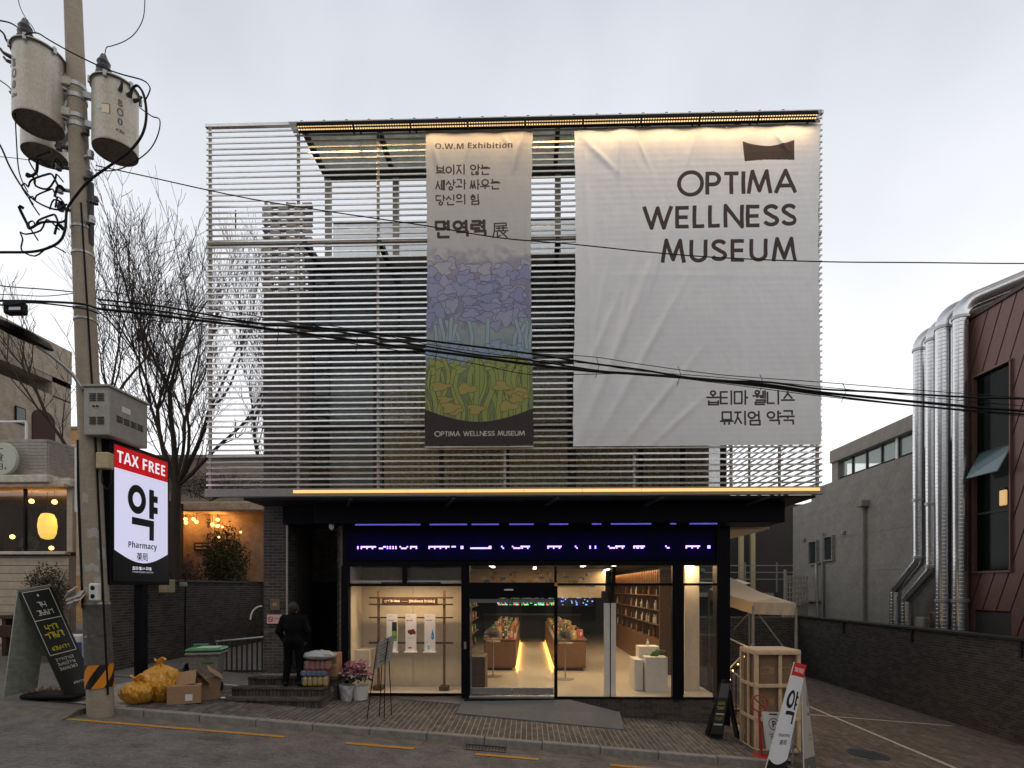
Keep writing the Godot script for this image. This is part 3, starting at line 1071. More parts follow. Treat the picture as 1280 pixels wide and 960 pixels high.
func build_main_building() -> void:
	var B := thing("shop_building", "wide building with silver louvre screen above a black glazed shop front", "building", Vector3(0, 0, FZ))
	# --- lower body: floor, side walls, back wall and ceiling of the shop
	boxp("floor_slab", Vector3(0.1, -0.17, -9.0), Vector3(8.2, 0.24, 17.9), M.shop_floor, B)
	boxp("foundation", Vector3(0.1, -0.72, -9.05), Vector3(8.1, 0.84, 17.7), M.mortar_dark, B)
	boxp("side_wall", Vector3(-4.05, 1.5, -9.6), Vector3(0.2, 3.1, 16.6), M.shop_dark, B)
	boxp("side_wall", Vector3(4.3, 1.5, -10.6), Vector3(0.2, 3.1, 14.6), M.shop_dark, B)
	boxp("back_wall", Vector3(0.1, 1.5, -17.9), Vector3(8.2, 3.1, 0.2), M.shop_dark, B)
	boxp("ceiling", Vector3(0.1, 3.15, -9.2), Vector3(8.6, 0.2, 17.8), M.shop_dark, B)
	# brick plinth under the right window
	var pl := group_part("plinth", B)
	boxp("core", Vector3(1.35, -0.42, -0.06), Vector3(5.5, 0.7, 0.14), M.mortar, pl)
	bricks(pl, Vector3(-1.4, -0.77, 0.01), Vector3.RIGHT, 5.5, Vector3.UP, 0.68, Vector3.BACK, 300)
	# --- shop front: frames and panes
	var sf := group_part("shop_front", B)
	var fr := func(x0: float, x1: float, y0: float, y1: float, d := 0.12, z := 0.0) -> void:
		boxp("frame", Vector3((x0 + x1) * 0.5, (y0 + y1) * 0.5, z), Vector3(x1 - x0, y1 - y0, d), M.black_metal, sf, 0.004)
	fr.call(-4.1, -3.94, -0.05, 2.84, 0.16)
	fr.call(-1.46, -1.28, -0.06, 2.84, 0.14)
	fr.call(0.57, 0.64, -0.06, 2.39, 0.1)
	fr.call(3.12, 3.35, -0.06, 2.84, 0.14)
	fr.call(4.08, 4.36, -0.75, 3.7, 0.3, -0.1)
	fr.call(-3.94, -1.46, 2.39, 2.45, 0.08)
	fr.call(-2.76, -2.66, 2.45, 2.82, 0.08)
	fr.call(-1.28, 0.57, 2.13, 2.47, 0.2)
	fr.call(0.57, 0.62, 2.47, 2.82, 0.08)
	fr.call(0.64, 3.12, 2.40, 2.455, 0.08)
	fr.call(1.82, 1.9, 2.455, 2.82, 0.08)
	fr.call(3.35, 4.08, 2.40, 2.455, 0.08)
	fr.call(-3.94, -1.46, 0.0, 0.035, 0.09)
	fr.call(0.64, 3.12, -0.06, -0.02, 0.09)
	fr.call(3.35, 4.08, -0.06, -0.02, 0.09)
	fr.call(1.78, 1.8, -0.02, 2.4, 0.04)
	fr.call(3.42, 3.46, -0.02, 2.4, 0.05, -0.3)
	var gp := func(called: String, x0: float, x1: float, y0: float, y1: float, z := 0.0) -> void:
		boxp(called, Vector3((x0 + x1) * 0.5, (y0 + y1) * 0.5, z), Vector3(x1 - x0, y1 - y0, 0.012), M.glass, sf)
	gp.call("pane", -3.94, -1.46, 0.035, 2.39)
	gp.call("pane", -3.94, -2.76, 2.45, 2.82)
	gp.call("pane", -2.66, -1.46, 2.45, 2.82)
	gp.call("pane", -1.28, 0.57, 2.47, 2.82)
	gp.call("pane", 0.64, 1.78, -0.02, 2.4)
	gp.call("pane", 1.8, 3.12, -0.02, 2.4)
	gp.call("pane", 0.62, 1.82, 2.455, 2.82)
	gp.call("pane", 1.9, 3.12, 2.455, 2.82)
	gp.call("pane", 3.35, 4.08, -0.02, 2.4)
	gp.call("pane", 3.35, 4.08, 2.455, 2.82)
	# sliding door: two leaves with steel rails
	for x in [[-1.27, -0.36], [-0.345, 0.56]]:
		var d := group_part("door_leaf", B)
		boxp("pane", Vector3((x[0] + x[1]) * 0.5, 1.1, -0.03), Vector3(x[1] - x[0], 1.86, 0.012), M.glass, d)
		boxp("bottom_rail", Vector3((x[0] + x[1]) * 0.5, 0.09, -0.03), Vector3(x[1] - x[0], 0.15, 0.04), M.steel, d, 0.004)
		boxp("top_rail", Vector3((x[0] + x[1]) * 0.5, 2.07, -0.03), Vector3(x[1] - x[0], 0.09, 0.04), M.steel, d, 0.004)
		if x[0] < -1: boxp("stile", Vector3(-1.25, 1.1, -0.03), Vector3(0.03, 1.86, 0.04), M.steel, d)
	boxp("threshold", Vector3(-0.36, -0.03, 0.0), Vector3(1.85, 0.05, 0.16), M.steel, B, 0.005)
	boxp("door_sensor", Vector3(-0.42, 2.31, 0.115), Vector3(0.2, 0.035, 0.03), M.white_plastic, B, 0.006)
	boxp("door_button", Vector3(0.605, 1.0, 0.07), Vector3(0.06, 0.2, 0.03), M.gloss_black, B, 0.006)
	boxp("wall_button", Vector3(-1.37, 1.1, 0.085), Vector3(0.05, 0.16, 0.02), M.steel, B, 0.004)
	# fascia and the beam above
	boxp("fascia", Vector3(-0.0, 3.28, -0.12), Vector3(8.2, 0.88, 0.2), M.black_panel, B)
	boxp("beam", Vector3(0.4, 3.945, -0.1), Vector3(9.95, 0.43, 1.0), M.black_panel, B, 0.015)
	boxp("soffit", Vector3(-0.05, 4.2, 0.12), Vector3(11.7, 0.05, 1.4), M.dark_steel, B)
	boxp("side_soffit", Vector3(4.95, 3.72, -3.0), Vector3(1.1, 0.06, 4.6), M.cream, B)
	for i in 5:
		var br := MB.new()
		br.bar(Vector3(-3.6 + i * 2.1, 4.17, 0.98), Vector3(-3.85 + i * 2.1, 4.08, 0.42), 0.06, 0.05)
		part("bracket", br, M.dark_steel, B)
	# --- upper floors: slabs, glazing, curtains
	boxp("first_floor", Vector3(-0.3, 4.36, -4.2), Vector3(9.3, 0.26, 8.4), M.room_dark, B)
	boxp("second_floor", Vector3(-0.3, 7.66, -4.26), Vector3(9.1, 0.2, 8.3), M.room_dark, B)
	boxp("roof_slab", Vector3(-0.3, 9.47, -4.15), Vector3(9.2, 0.2, 8.5), M.dark_steel, B)
	boxp("rear_wall", Vector3(-0.3, 6.95, -8.3), Vector3(9.1, 4.9, 0.2), M.room_dark, B)
	boxp("upper_wall", Vector3(-4.9, 6.95, -4.3), Vector3(0.12, 4.9, 8.1), M.brick_b, B)
	boxp("upper_wall", Vector3(4.26, 6.95, -5.75), Vector3(0.12, 4.9, 5.4), M.room_dark, B)
	var uf := group_part("upper_glazing", B)
	var ux := [-4.78, -3.35, -1.9, -0.45, 1.0, 2.45, 3.35, 4.22]
	for x in ux:
		boxp("mullion", Vector3(x, 6.93, 0.0), Vector3(0.09, 4.88, 0.12), M.dark_steel, uf)
	for y in [5.9, 7.66]:
		boxp("transom", Vector3(-0.28, y, 0.0), Vector3(9.0, 0.09 if y < 7 else 0.24, 0.1), M.dark_steel, uf)
	for i in ux.size() - 1:
		for r in [[4.5, 5.86], [5.95, 7.54], [7.78, 9.36]]:
			boxp("pane", Vector3((ux[i] + ux[i + 1]) * 0.5, (r[0] + r[1]) * 0.5, 0.0), Vector3(ux[i + 1] - ux[i] - 0.09, r[1] - r[0], 0.014), M.glass_upper, uf)
	for z in [-1.5, -3.0]:
		boxp("pane", Vector3(4.22, 6.9, z + 0.75), Vector3(0.014, 4.8, 1.4), M.glass_green, uf)
		boxp("mullion", Vector3(4.22, 6.93, z), Vector3(0.08, 4.88, 0.08), M.dark_steel, uf)
	for c in [[-3.3, 0.9], [1.0, 4.1]]:
		var cu := MB.new()
		cu.grid(func(u: float, v: float) -> Vector3: return Vector3(lerpf(c[0], c[1], u), lerpf(7.5, 4.52, v), -0.55 + 0.05 * sin(u * (c[1] - c[0]) * 40.0) + 0.015 * sin(u * 31.0 + v * 3.0)), 150, 4)
		part("curtain", cu, M.curtain, B)
	boxp("blind", Vector3(-3.95, 6.05, -0.5), Vector3(1.2, 2.9, 0.02), M.room_dark, B)
	# --- brick pier and stair wall at the left, rising behind the screen
	var pr := group_part("brick_pier", B)
	boxp("core", Vector3(-5.62, 4.6, -0.3), Vector3(0.48, 8.6, 0.5), M.mortar, pr)
	boxp("core", Vector3(-5.12, 6.65, -0.3), Vector3(0.5, 4.6, 0.5), M.mortar, pr)
	bricks(pr, Vector3(-5.88, 0.0, -0.055), Vector3.RIGHT, 0.52, Vector3.UP, 4.3, Vector3.BACK, 300)
	bricks(pr, Vector3(-5.88, 4.36, -0.055), Vector3.RIGHT, 1.02, Vector3.UP, 4.55, Vector3.BACK, 0)
	bricks(pr, Vector3(-5.36, 0.0, -0.055), Vector3.FORWARD, 0.5, Vector3.UP, 4.3, Vector3.RIGHT, 0)
	# openwork brick screen above: bricks with gaps between them
	var low := group_part("openwork_screen", B)
	for r in 26:
		for k in 3:
			var x := -5.8 + k * 0.36 + (0.18 if r % 2 else 0.0)
			boxp("brick", Vector3(x, 8.96 + r * 0.076, -0.08), Vector3(0.21, 0.068, 0.1), M.brick_light, low)
	boxp("post", Vector3(-5.86, 9.95, -0.14), Vector3(0.05, 2.05, 0.08), M.frame_grey, low)
	boxp("post", Vector3(-5.38, 9.95, -0.16), Vector3(0.05, 2.05, 0.08), M.frame_grey, low)
	boxp("post", Vector3(-4.84, 9.35, -0.14), Vector3(0.05, 0.9, 0.08), M.frame_grey, low)
	# metal corner trim catching the strip light
	boxp("corner_trim", Vector3(-5.33, 2.3, 0.0), Vector3(0.04, 4.4, 0.03), M.post_metal, B)
	# --- entrance recess with steps
	var en := group_part("entrance", B)
	boxp("landing", Vector3(-4.66, 0.12, -0.75), Vector3(1.4, 0.5, 1.5), M.mortar_dark, en)
	boxp("recess_wall", Vector3(-4.66, 2.2, -1.62), Vector3(1.5, 4.0, 0.1), M.brick_b, en)
	bricks(en, Vector3(-5.33, 0.38, -1.57), Vector3.RIGHT, 1.2, Vector3.UP, 3.6, Vector3.BACK, 0)
	boxp("recess_return", Vector3(-4.17, 2.1, -0.85), Vector3(0.1, 3.9, 1.5), M.mortar_dark, en)
	bricks(en, Vector3(-4.22, 0.38, -1.55), Vector3.BACK, 1.5, Vector3.UP, 3.3, Vector3.LEFT, 0)
	boxp("recess_return", Vector3(-5.4, 2.1, -1.15), Vector3(0.1, 4.2, 1.1), M.brick_b, en)
	boxp("recess_wall", Vector3(-4.1, 2.1, -1.2), Vector3(0.06, 4.2, 1.0), M.mortar_dark, en)
	boxp("door", Vector3(-4.9, 1.45, -1.5), Vector3(0.85, 2.1, 0.06), M.black_metal, en, 0.005)
	boxp("door_frame", Vector3(-4.45, 1.5, -1.5), Vector3(0.05, 2.2, 0.1), M.frame_grey, en)
	boxp("header", Vector3(-4.66, 3.95, -0.3), Vector3(1.45, 0.4, 0.8), M.black_panel, en)
	var st := group_part("steps", B)
	var sx := [[-6.15, -4.02, 1.5, 0.19], [-6.0, -4.1, 1.12, 0.35], [-5.85, -3.98, 0.74, 0.5]]
	for k in 3:
		var q: Array = sx[k]
		var base: float = ground_y(-4.2) - 0.05
		boxp("core", Vector3((q[0] + q[1]) * 0.5, (base + q[3]) * 0.5 - 0.02, q[2] * 0.5 - 0.02), Vector3(q[1] - q[0] - 0.06, q[3] - base - 0.04, q[2] - 0.06), M.mortar, st)
		# a header course on edge along the nosing, courses below
		var o := Vector3(q[0], q[3] - 0.19, q[2] - 0.045)
		bricks(st, o, Vector3.RIGHT, q[1] - q[0], Vector3.UP, 0.19, Vector3.BACK, 120, Vector3(0.06, 0.185, 0.04), 0.012)
		if k == 0:
			bricks(st, Vector3(q[0], -0.12, q[2] - 0.05), Vector3.RIGHT, q[1] - q[0], Vector3.UP, 0.13, Vector3.BACK, 60)
		bricks(st, Vector3(q[0], q[3] - 0.03, q[2]), Vector3.RIGHT, q[1] - q[0], Vector3.FORWARD, 0.36, Vector3.UP, 60, Vector3(0.2, 0.095, 0.03), 0.01)
		bricks(st, Vector3(q[1] - 0.035, base, q[2] - 0.03), Vector3.FORWARD, q[2] - 0.05, Vector3.UP, q[3] - base, Vector3.RIGHT, 60)
	var nb := boxp("house_number", Vector3(-5.6, 1.98, 0.01), Vector3(0.2, 0.24, 0.02), M.cabinet_grey, B, 0.004)
	var nk := Ink.new(64, 72, Color(0.45, 0.38, 0.3))
	latin(nk, "43", 32, 44, 22, Color(0.85, 0.75, 0.6))
	var nm := MB.new()
	nm.quad(Vector3(-0.095, 0.115, 0.012), Vector3(0.095, 0.115, 0.012), Vector3(0.095, -0.115, 0.012), Vector3(-0.095, -0.115, 0.012))
	part("face", nm, print_mat("house_number_print", nk.tex()), nb)
	var ns := boxp("no_smoking_plate", Vector3(-5.61, 1.66, 0.01), Vector3(0.33, 0.2, 0.012), M.white_plastic, B, 0.003)
	var sk := Ink.new(132, 80, Color(0.9, 0.72, 0.7))
	sk.ring(Vector2(32, 40), 22, 22, 6, Color(0.6, 0.1, 0.15))
	sk.line([Vector2(18, 26), Vector2(46, 54)], 5, Color(0.6, 0.1, 0.15))
	sk.rect(22, 38, 22, 5, Color(0.25, 0.2, 0.2))
	scribble(sk, 64, 28, 4, 13, 2.4, Color(0.55, 0.12, 0.15), 4)
	var pm := MB.new()
	pm.quad(Vector3(-0.16, 0.095, 0.008), Vector3(0.16, 0.095, 0.008), Vector3(0.16, -0.095, 0.008), Vector3(-0.16, -0.095, 0.008))
	part("face", pm, print_mat("no_smoking_print", sk.tex()), ns)
	# --- roof terrace frame and canopy
	var te := group_part("terrace_frame", B)
	var cn := MB.new()
	cn.quad(Vector3(-4.6, 11.71, -0.25), Vector3(5.8, 11.71, -0.25), Vector3(5.8, 11.71, 1.0), Vector3(-4.6, 11.71, 1.0))
	M.canopy_grey.backlight_enabled = true
	M.canopy_grey.backlight = lin(0.42, 0.46, 0.4)
	part("canopy_sheet", cn, M.canopy_grey, te)
	boxp("rear_beam", Vector3(0.62, 11.62, -0.26), Vector3(10.4, 0.2, 0.1), M.dark_steel, te)
	for x in [-4.55, -3.02, -1.2, 0.6, 2.4, 4.2]:
		boxp("rib", Vector3(x, 11.64, 0.4), Vector3(0.09, 0.11, 1.2), M.dark_steel, te)
		boxp("post", Vector3(x + 0.06, 10.55, -0.24), Vector3(0.13, 1.95, 0.1), M.frame_grey, te)
		boxp("outrigger", Vector3(x, 9.4, 0.5), Vector3(0.1, 0.12, 1.0), M.dark_steel, te)
	boxp("guard_pane", Vector3(-0.1, 10.05, -0.3), Vector3(8.6, 1.05, 0.014), M.glass_green, te)
	boxp("guard_rail", Vector3(-0.1, 10.6, -0.3), Vector3(8.6, 0.04, 0.05), M.dark_steel, te)
	# --- the louvre screen
	var ls := group_part("louvre_screen", B, Vector3(0, 0, LZ - FZ))
	var cutx := [-6.58, -3.06, -0.48, 2.12, 5.84]
	var slm := []
	for i in 4:
		var sm := MB.new()
		sm.cbox(Vector3.ZERO, Vector3(cutx[i + 1] - cutx[i] - 0.006, 0.038, 0.022), 0.004)
		slm.append(sm.mesh())
	var y := 4.45
	var ys := []
	while y < 11.76:
		ys.append(y)
		y += 0.1185
	for yy in ys:
		for i in 4:
			var sl := part("slat", slm[i], M.slat, ls, Vector3((cutx[i] + cutx[i + 1]) * 0.5, yy + rng.randf_range(-0.003, 0.003), rng.randf_range(-0.004, 0.004)))
			sl.rotation = Vector3(rng.randf_range(-0.05, 0.04), 0, rng.randf_range(-0.0012, 0.0012))
	var rm := MB.new()
	rm.cbox(Vector3.ZERO, Vector3(0.022, 0.038, 5.4), 0.003)
	var rmm := rm.mesh()
	for yy in ys:
		part("slat", rmm, M.slat, ls, Vector3(5.82, yy, -2.75))
	for x in [-6.52, -4.69, -3.05, -0.47, 2.13, 4.06, 5.76]:
		boxp("post", Vector3(x, 8.02, -0.045), Vector3(0.05, 7.45, 0.05), M.post_metal, ls)
	for z in [-1.8, -3.6, -5.4]:
		boxp("post", Vector3(5.77, 8.02, z), Vector3(0.05, 7.45, 0.05), M.post_metal, ls)
	boxp("rail", Vector3(-0.37, 9.42, -0.04), Vector3(12.4, 0.09, 0.07), M.post_metal, ls, 0.006)
	boxp("bottom_rail", Vector3(-0.37, 4.29, -0.02), Vector3(12.46, 0.16, 0.1), M.frame_grey, ls, 0.006)
	boxp("top_rail", Vector3(-0.37, 11.8, -0.02), Vector3(12.46, 0.07, 0.08), M.slat, ls, 0.006)
	boxp("top_cap", Vector3(0.46, 11.6, 0.16), Vector3(10.45, 0.025, 0.28), M.slat, ls, 0.004)
	for i in 22:
		boxp("cap_bolt", Vector3(-4.5 + i * 0.45, 11.625, 0.26), Vector3(0.05, 0.03, 0.04), M.dark_steel, ls)
	# cables of side bracing near the left end
	for yy in [5.6, 9.9]:
		boxp("tie", Vector3(-6.0, yy, -0.06), Vector3(0.02, 0.4, 0.02), M.dark_steel, ls)
	# small dome camera under the beam
	var cm := MB.new()
	cm.lathe([Vector2(0.055, 0.0), Vector2(0.055, -0.05), Vector2(0.045, -0.09), Vector2(0.02, -0.115), Vector2(0, -0.12)], 12)
	var dc := part("dome_camera", cm, M.white_plastic, null, Vector3(-4.25, 3.725, FZ + 0.25))
	tag(dc, "small white dome camera under the left end of the black beam", "camera")

	# --- running text display on the fascia, and glowing segments painted as its reflection
	var ld := thing("text_display", "purple pixel text display running across the black fascia", "display", Vector3(0, 3.235, FZ + 0.0))
	boxp("display_face", Vector3(0.0, 0.04, 0.0), Vector3(8.0, 0.62, 0.04), mat("display_tint", lin(0.004, 0.003, 0.03), 0.6), ld)
	M.display_tint.metallic_specular = 0.2
	var clusters := [[50, 60, 2], [62, 115, 1], [125, 150, 3], [152, 190, 2], [196, 225, 4], [232, 258, 1], [295, 368, 1], [374, 390, 0], [405, 415, 5], [438, 508, 6], [543, 552, 7], [580, 612, 4], [612, 642, 1], [700, 750, 1], [793, 801, 7], [842, 847, 5], [860, 866, 5], [905, 932, 4], [932, 963, 1], [990, 1030, 8], [1097, 1110, 7], [1165, 1215, 1], [1238, 1248, 5]]
	var q := 0.031
	for c in clusters:
		var x0: float = -3.94 + (c[0] - 22.0) / 1280.0 * 470.0 / 57.1
		var x1: float = -3.94 + (c[1] - 22.0) / 1280.0 * 470.0 / 57.1
		var mb := MB.new()
		var nn := maxi(1, int(round((x1 - x0) / q)))
		for i in nn:
			var rows := []
			match int(c[2]):
				0: rows = [0]
				1: rows = [0] if i % 4 else [0, -1]
				2: rows = [0, -1] if i % 2 == 0 else []
				3: rows = [0] if i > nn / 2 else [-1]
				4: rows = [0] if i < nn / 4 or i > nn * 3 / 4 else [-1]
				5: rows = [0, -1]
				6: rows = [-1] if i < nn - 2 else [0, -1]
				7: rows = [0] if i == 0 else [-1]
				8: rows = [0, -1] if i % 3 != 1 else [0]
			for r in rows:
				mb.box(Vector3(x0 + (i + 0.5) * q, 0.02 + r * 0.034, 0.022), Vector3(q * 0.92, 0.03, 0.012))
		part("led_letters", mb, M.lamp_blue, ld)
		var ol := OmniLight3D.new()
		ol.name = "led_light"
		ol.light_color = Color(0.22, 0.14, 1.0)
		ol.light_energy = 0.035 * maxf(0.12, x1 - x0)
		ol.light_size = 0.05
		ol.omni_range = 10.0
		ol.omni_attenuation = 2.0
		ol.shadow_enabled = true
		ld.add_child(ol, true)
		ol.position = Vector3((x0 + x1) * 0.5, 0.0, 0.14)
	var bl := thing("painted_led_reflection", "thin glowing blue line imitating the text display mirrored under the black beam", "painted reflection", Vector3(0, 3.705, FZ + 0.36))  # added glowing segments stand in for the text mirrored in the beam
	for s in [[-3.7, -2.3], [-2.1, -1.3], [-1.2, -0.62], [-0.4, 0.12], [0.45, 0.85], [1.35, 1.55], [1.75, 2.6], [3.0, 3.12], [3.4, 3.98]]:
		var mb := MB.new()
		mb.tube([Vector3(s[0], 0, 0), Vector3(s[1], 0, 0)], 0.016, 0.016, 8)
		part("reflection_segment", mb, M.painted_reflection_glow, bl)

func shop_lamp(called: String, label: String, at: Vector3, size: Vector3, energy: float, group: String) -> void:
	var l := thing(called, label, "lamp", at, 0.0, group)
	boxp("housing", Vector3(0, 0.03, 0), Vector3(size.x + 0.02, 0.04, size.z + 0.02), M.shop_dark, l)
	boxp("lamp_tube", Vector3(0, 0, 0), size, M.lamp_white, l)
	area_light("light", at + Vector3(0, -size.y * 0.5 - 0.01, 0), Vector3.DOWN, Vector2(size.x, size.z), Color(1.0, 0.84, 0.62), energy, l)

func build_shop_interior() -> void:
	# display window at the left: cream box with a timber rack and three drink panels
	var dw := thing("window_display", "cream lined display window box left of the shop door", "display", Vector3(-2.7, 0.0, FZ))
	boxp("rear_panel", Vector3(-0.62, 1.42, -0.95), Vector3(1.2, 2.8, 0.05), M.cream, dw)
	boxp("rear_panel", Vector3(0.6, 1.42, -0.95), Vector3(1.22, 2.8, 0.05), M.cream, dw)
	boxp("deck", Vector3(0, 0.01, -0.5), Vector3(2.46, 0.04, 0.86), M.cream, dw)
	boxp("side_panel", Vector3(-1.24, 1.42, -0.5), Vector3(0.03, 2.8, 0.86), M.cream, dw)
	boxp("side_panel", Vector3(1.25, 1.42, -0.5), Vector3(0.03, 2.8, 0.86), M.cream, dw)
	boxp("lid", Vector3(0, 2.5, -0.5), Vector3(2.46, 0.03, 0.9), M.cream, dw)
	boxp("bench", Vector3(-1.05, 0.5, -0.62), Vector3(0.35, 0.9, 0.6), M.cream, dw, 0.01)
	var rk := thing("timber_rack", "dark timber rack of crossed bars inside the cream display window", "rack", Vector3(-2.62, 0.03, FZ - 0.42))
	for x in [-0.78, 0.72]:
		boxp("upright", Vector3(x, 1.16, 0), Vector3(0.055, 2.2, 0.05), M.walnut, rk, 0.004)
		boxp("foot", Vector3(x, 0.06, 0), Vector3(0.2, 0.09, 0.28), M.walnut_dark, rk, 0.006)
	for y in [2.1, 1.95, 1.65, 1.08]:
		boxp("crossbar", Vector3(-0.03, y, 0.045), Vector3(1.92, 0.035 if y > 1.5 else 0.05, 0.035), M.walnut_dark, rk, 0.004)
	var sg := boxp("sign_board", Vector3(-0.05, 2.02, 0.075), Vector3(1.26, 0.19, 0.025), M.walnut_dark, rk, 0.003)
	var hk := Ink.new(512, 78, Color(0.2, 0.1, 0.075))
	scribble(hk, 18, 26, 6, 22, 4, Color(0.95, 0.9, 0.85), 77)
	hk.line([Vector2(180, 40), Vector2(235, 40)], 3, Color(0.8, 0.72, 0.62))
	latin(hk, "[Wellness Drinks]", 370, 50, 26, Color(0.98, 0.94, 0.9), true, 240)
	var hm := MB.new()
	hm.quad(Vector3(-0.62, 0.09, 0.014), Vector3(0.62, 0.09, 0.014), Vector3(0.62, -0.09, 0.014), Vector3(-0.62, -0.09, 0.014))
	part("print", hm, print_mat("rack_sign_print", hk.tex()), sg)
	var inks := []
	for i in 3:
		var k := Ink.new(128, 400, Color(0.9, 0.89, 0.91))
		scribble(k, 14, 16, 6, 8, 1.5, Color(0.5, 0.48, 0.5), 20 + i)
		scribble(k, 10, 60, 5, 14, 3.0, [Color(0.45, 0.3, 0.55), Color(0.35, 0.25, 0.25), Color(0.35, 0.3, 0.5)][i], 30 + i)
		if i == 0:
			k.rect(64, 84, 58, 96, Color(0.05, 0.06, 0.05))
			k.rect(64, 180, 58, 110, Color(0.25, 0.5, 0.14))
			for q in 22: k.disc(Vector2(70 + rng.randf() * 46, 186 + rng.randf() * 98), 8, 10, Color(0.35 + rng.randf() * 0.2, 0.62 + rng.randf() * 0.15, 0.15))
			k.rect(36, 350, 18, 42, Color(0.2, 0.42, 0.12))
			k.rect(40, 340, 10, 12, Color(0.05, 0.06, 0.05))
		elif i == 1:
			for q in [[48, 188], [86, 180], [100, 196], [64, 200]]: k.disc(Vector2(q[0], q[1]), 22, 22, Color(0.38, 0.07, 0.1))
			k.disc(Vector2(44, 182), 7, 7, Color(0.6, 0.25, 0.25))
			k.disc(Vector2(90, 176), 7, 7, Color(0.6, 0.25, 0.25))
			k.rect(30, 352, 44, 18, Color(0.7, 0.2, 0.18))
			scribble(k, 30, 250, 6, 10, 1.5, Color(0.6, 0.58, 0.6), 44)
		else:
			var drop := PackedVector2Array()
			for q in 25:
				var a := TAU * q / 24.0
				drop.append(Vector2(96 + sin(a) * 26 * (0.5 - 0.5 * cos(a)), 212 - cos(a) * 62))
			k.fill(drop, Color(0.16, 0.5, 0.75))
			k.disc(Vector2(90, 236), 8, 12, Color(0.5, 0.78, 0.92))
			k.rect(38, 330, 22, 56, Color(0.45, 0.72, 0.85))
			k.disc(Vector2(49, 324), 10, 10, Color(0.95, 0.95, 0.97))
		scribble(k, 14, 300, 4, 7, 1.2, Color(0.6, 0.6, 0.62), 50 + i)
		var what: String = ["green leaf", "dark red fruit", "blue water drop"][i]
		var p := thing("drink_panel", "tall white drink panel with %s picture on the timber rack" % what, "poster", Vector3(-3.13 + i * 0.43 + 0.06, 0.92, FZ - 0.32), 0.0, "drink panels on the timber rack")
		boxp("board", Vector3(0, 0.42, 0), Vector3(0.25, 0.84, 0.012), M.white_plastic, p, 0.002)
		var fm := MB.new()
		fm.quad(Vector3(-0.122, 0.838, 0.009), Vector3(0.122, 0.838, 0.009), Vector3(0.122, 0.002, 0.009), Vector3(-0.122, 0.002, 0.009))
		part("print", fm, print_mat("drink_print_%d" % i, k.tex(), 0.5), p)
		boxp("shelf", Vector3(0, -0.012, 0.05), Vector3(0.3, 0.018, 0.12), M.white_plastic, p, 0.003)
	shop_lamp("window_lamp", "bright linear lamp over the timber rack in the display window", Vector3(-2.6, 2.44, FZ - 0.14), Vector3(1.3, 0.02, 0.06), 1.9, "")
	# back room of the display (the shop's own partition)
	boxp("partition", Vector3(-2.7, 1.5, FZ - 1.08), Vector3(2.5, 3.0, 0.1), M.shop_dark, null)
	get_node("partition").set_meta("kind", "structure")

	# counters: two long timber islands with a warm light line at the foot
	for i in 2:
		var sx: float = [-0.83, 1.22][i]
		var c := thing("counter_island", ["long timber product counter left of the shop aisle", "long timber product counter right of the shop aisle"][i], "counter", Vector3(sx, -0.05, -21.2), 0.0, "product counters in the shop")
		boxp("body", Vector3(0, 0.48, 0), Vector3(0.9, 0.8, 9.0), M.walnut, c, 0.006)
		boxp("plinth", Vector3(0, 0.04, 0), Vector3(0.74, 0.08, 8.8), M.shop_dark, c)
		boxp("top", Vector3(0, 0.9, 0), Vector3(0.96, 0.04, 9.06), M.walnut, c, 0.006)
		for k in 9:
			boxp("panel", Vector3([0.462, -0.462][i], 0.48, -4.0 + k), Vector3(0.02, 0.7, 0.92), M.walnut_dark if k % 2 else M.walnut, c, 0.004)
		boxp("panel", Vector3(0, 0.48, 4.512), Vector3(0.84, 0.7, 0.02), M.walnut, c, 0.004)
		var s: float = [0.47, -0.47][i]
		boxp("lamp_strip", Vector3(s, 0.07, 0), Vector3(0.03, 0.025, 8.9), M.lamp_foot, c)
		area_light("light", Vector3(sx + s * 1.1, 0.02, -21.2), Vector3(s, -0.6, 0).normalized(), Vector2(8.9, 0.04), Color(1.0, 0.7, 0.33), 1.6, c)
		var cols := [lin(0.6, 0.58, 0.55), lin(0.08, 0.25, 0.06), lin(0.5, 0.12, 0.1), lin(0.35, 0.2, 0.1), lin(0.04, 0.04, 0.05), lin(0.6, 0.4, 0.1)]
		for z in 20:
			for x in 4:
				if rng.randf() < 0.12: continue
				var ci := rng.randi() % 6
				var m := mat("product_%d" % ci, cols[ci], 0.4)
				var hh := rng.randf_range(0.08, 0.26)
				var p := thing("product_box", "%s pack on the %s shop counter, %s row from the back, %s column" % [["white", "green", "red", "brown", "black", "amber"][ci], ["left", "right"][i], ordinal(z), ["leftmost", "left inner", "right inner", "rightmost"][x]], "product", Vector3(sx - 0.33 + x * 0.22, 0.87, -25.4 + z * 0.45), rng.randf_range(-0.3, 0.3), "packs on the shop counters")
				boxp("carton", Vector3(0, hh * 0.5, 0), Vector3(rng.randf_range(0.07, 0.16), hh, 0.12), m, p, 0.008)
				boxp("band", Vector3(0, hh * 0.6, 0.062), Vector3(0.05, hh * 0.35, 0.004), M.white_plastic, p)
	# stanchion tables near the glass
	for i in 2:
		var x: float = [-0.95, 0.98][i]
		var z: float = [-15.6, -15.2][i]
		var t := thing("round_stand", ["slim steel stand with grey plume left of the shop aisle", "slim steel stand with grey plume right of the shop aisle"][i], "stand", Vector3(x, -0.05, z), 0.0, "slim stands inside the shop")
		var mb := MB.new()
		mb.lathe([Vector2(0, 0), Vector2(0.24, 0), Vector2(0.24, 0.015), Vector2(0.03, 0.03), Vector2(0.018, 0.05), Vector2(0.018, 0.95), Vector2(0, 0.95)], 24)
		part("stem", mb, M.galvanised, t)
		var tp := MB.new()
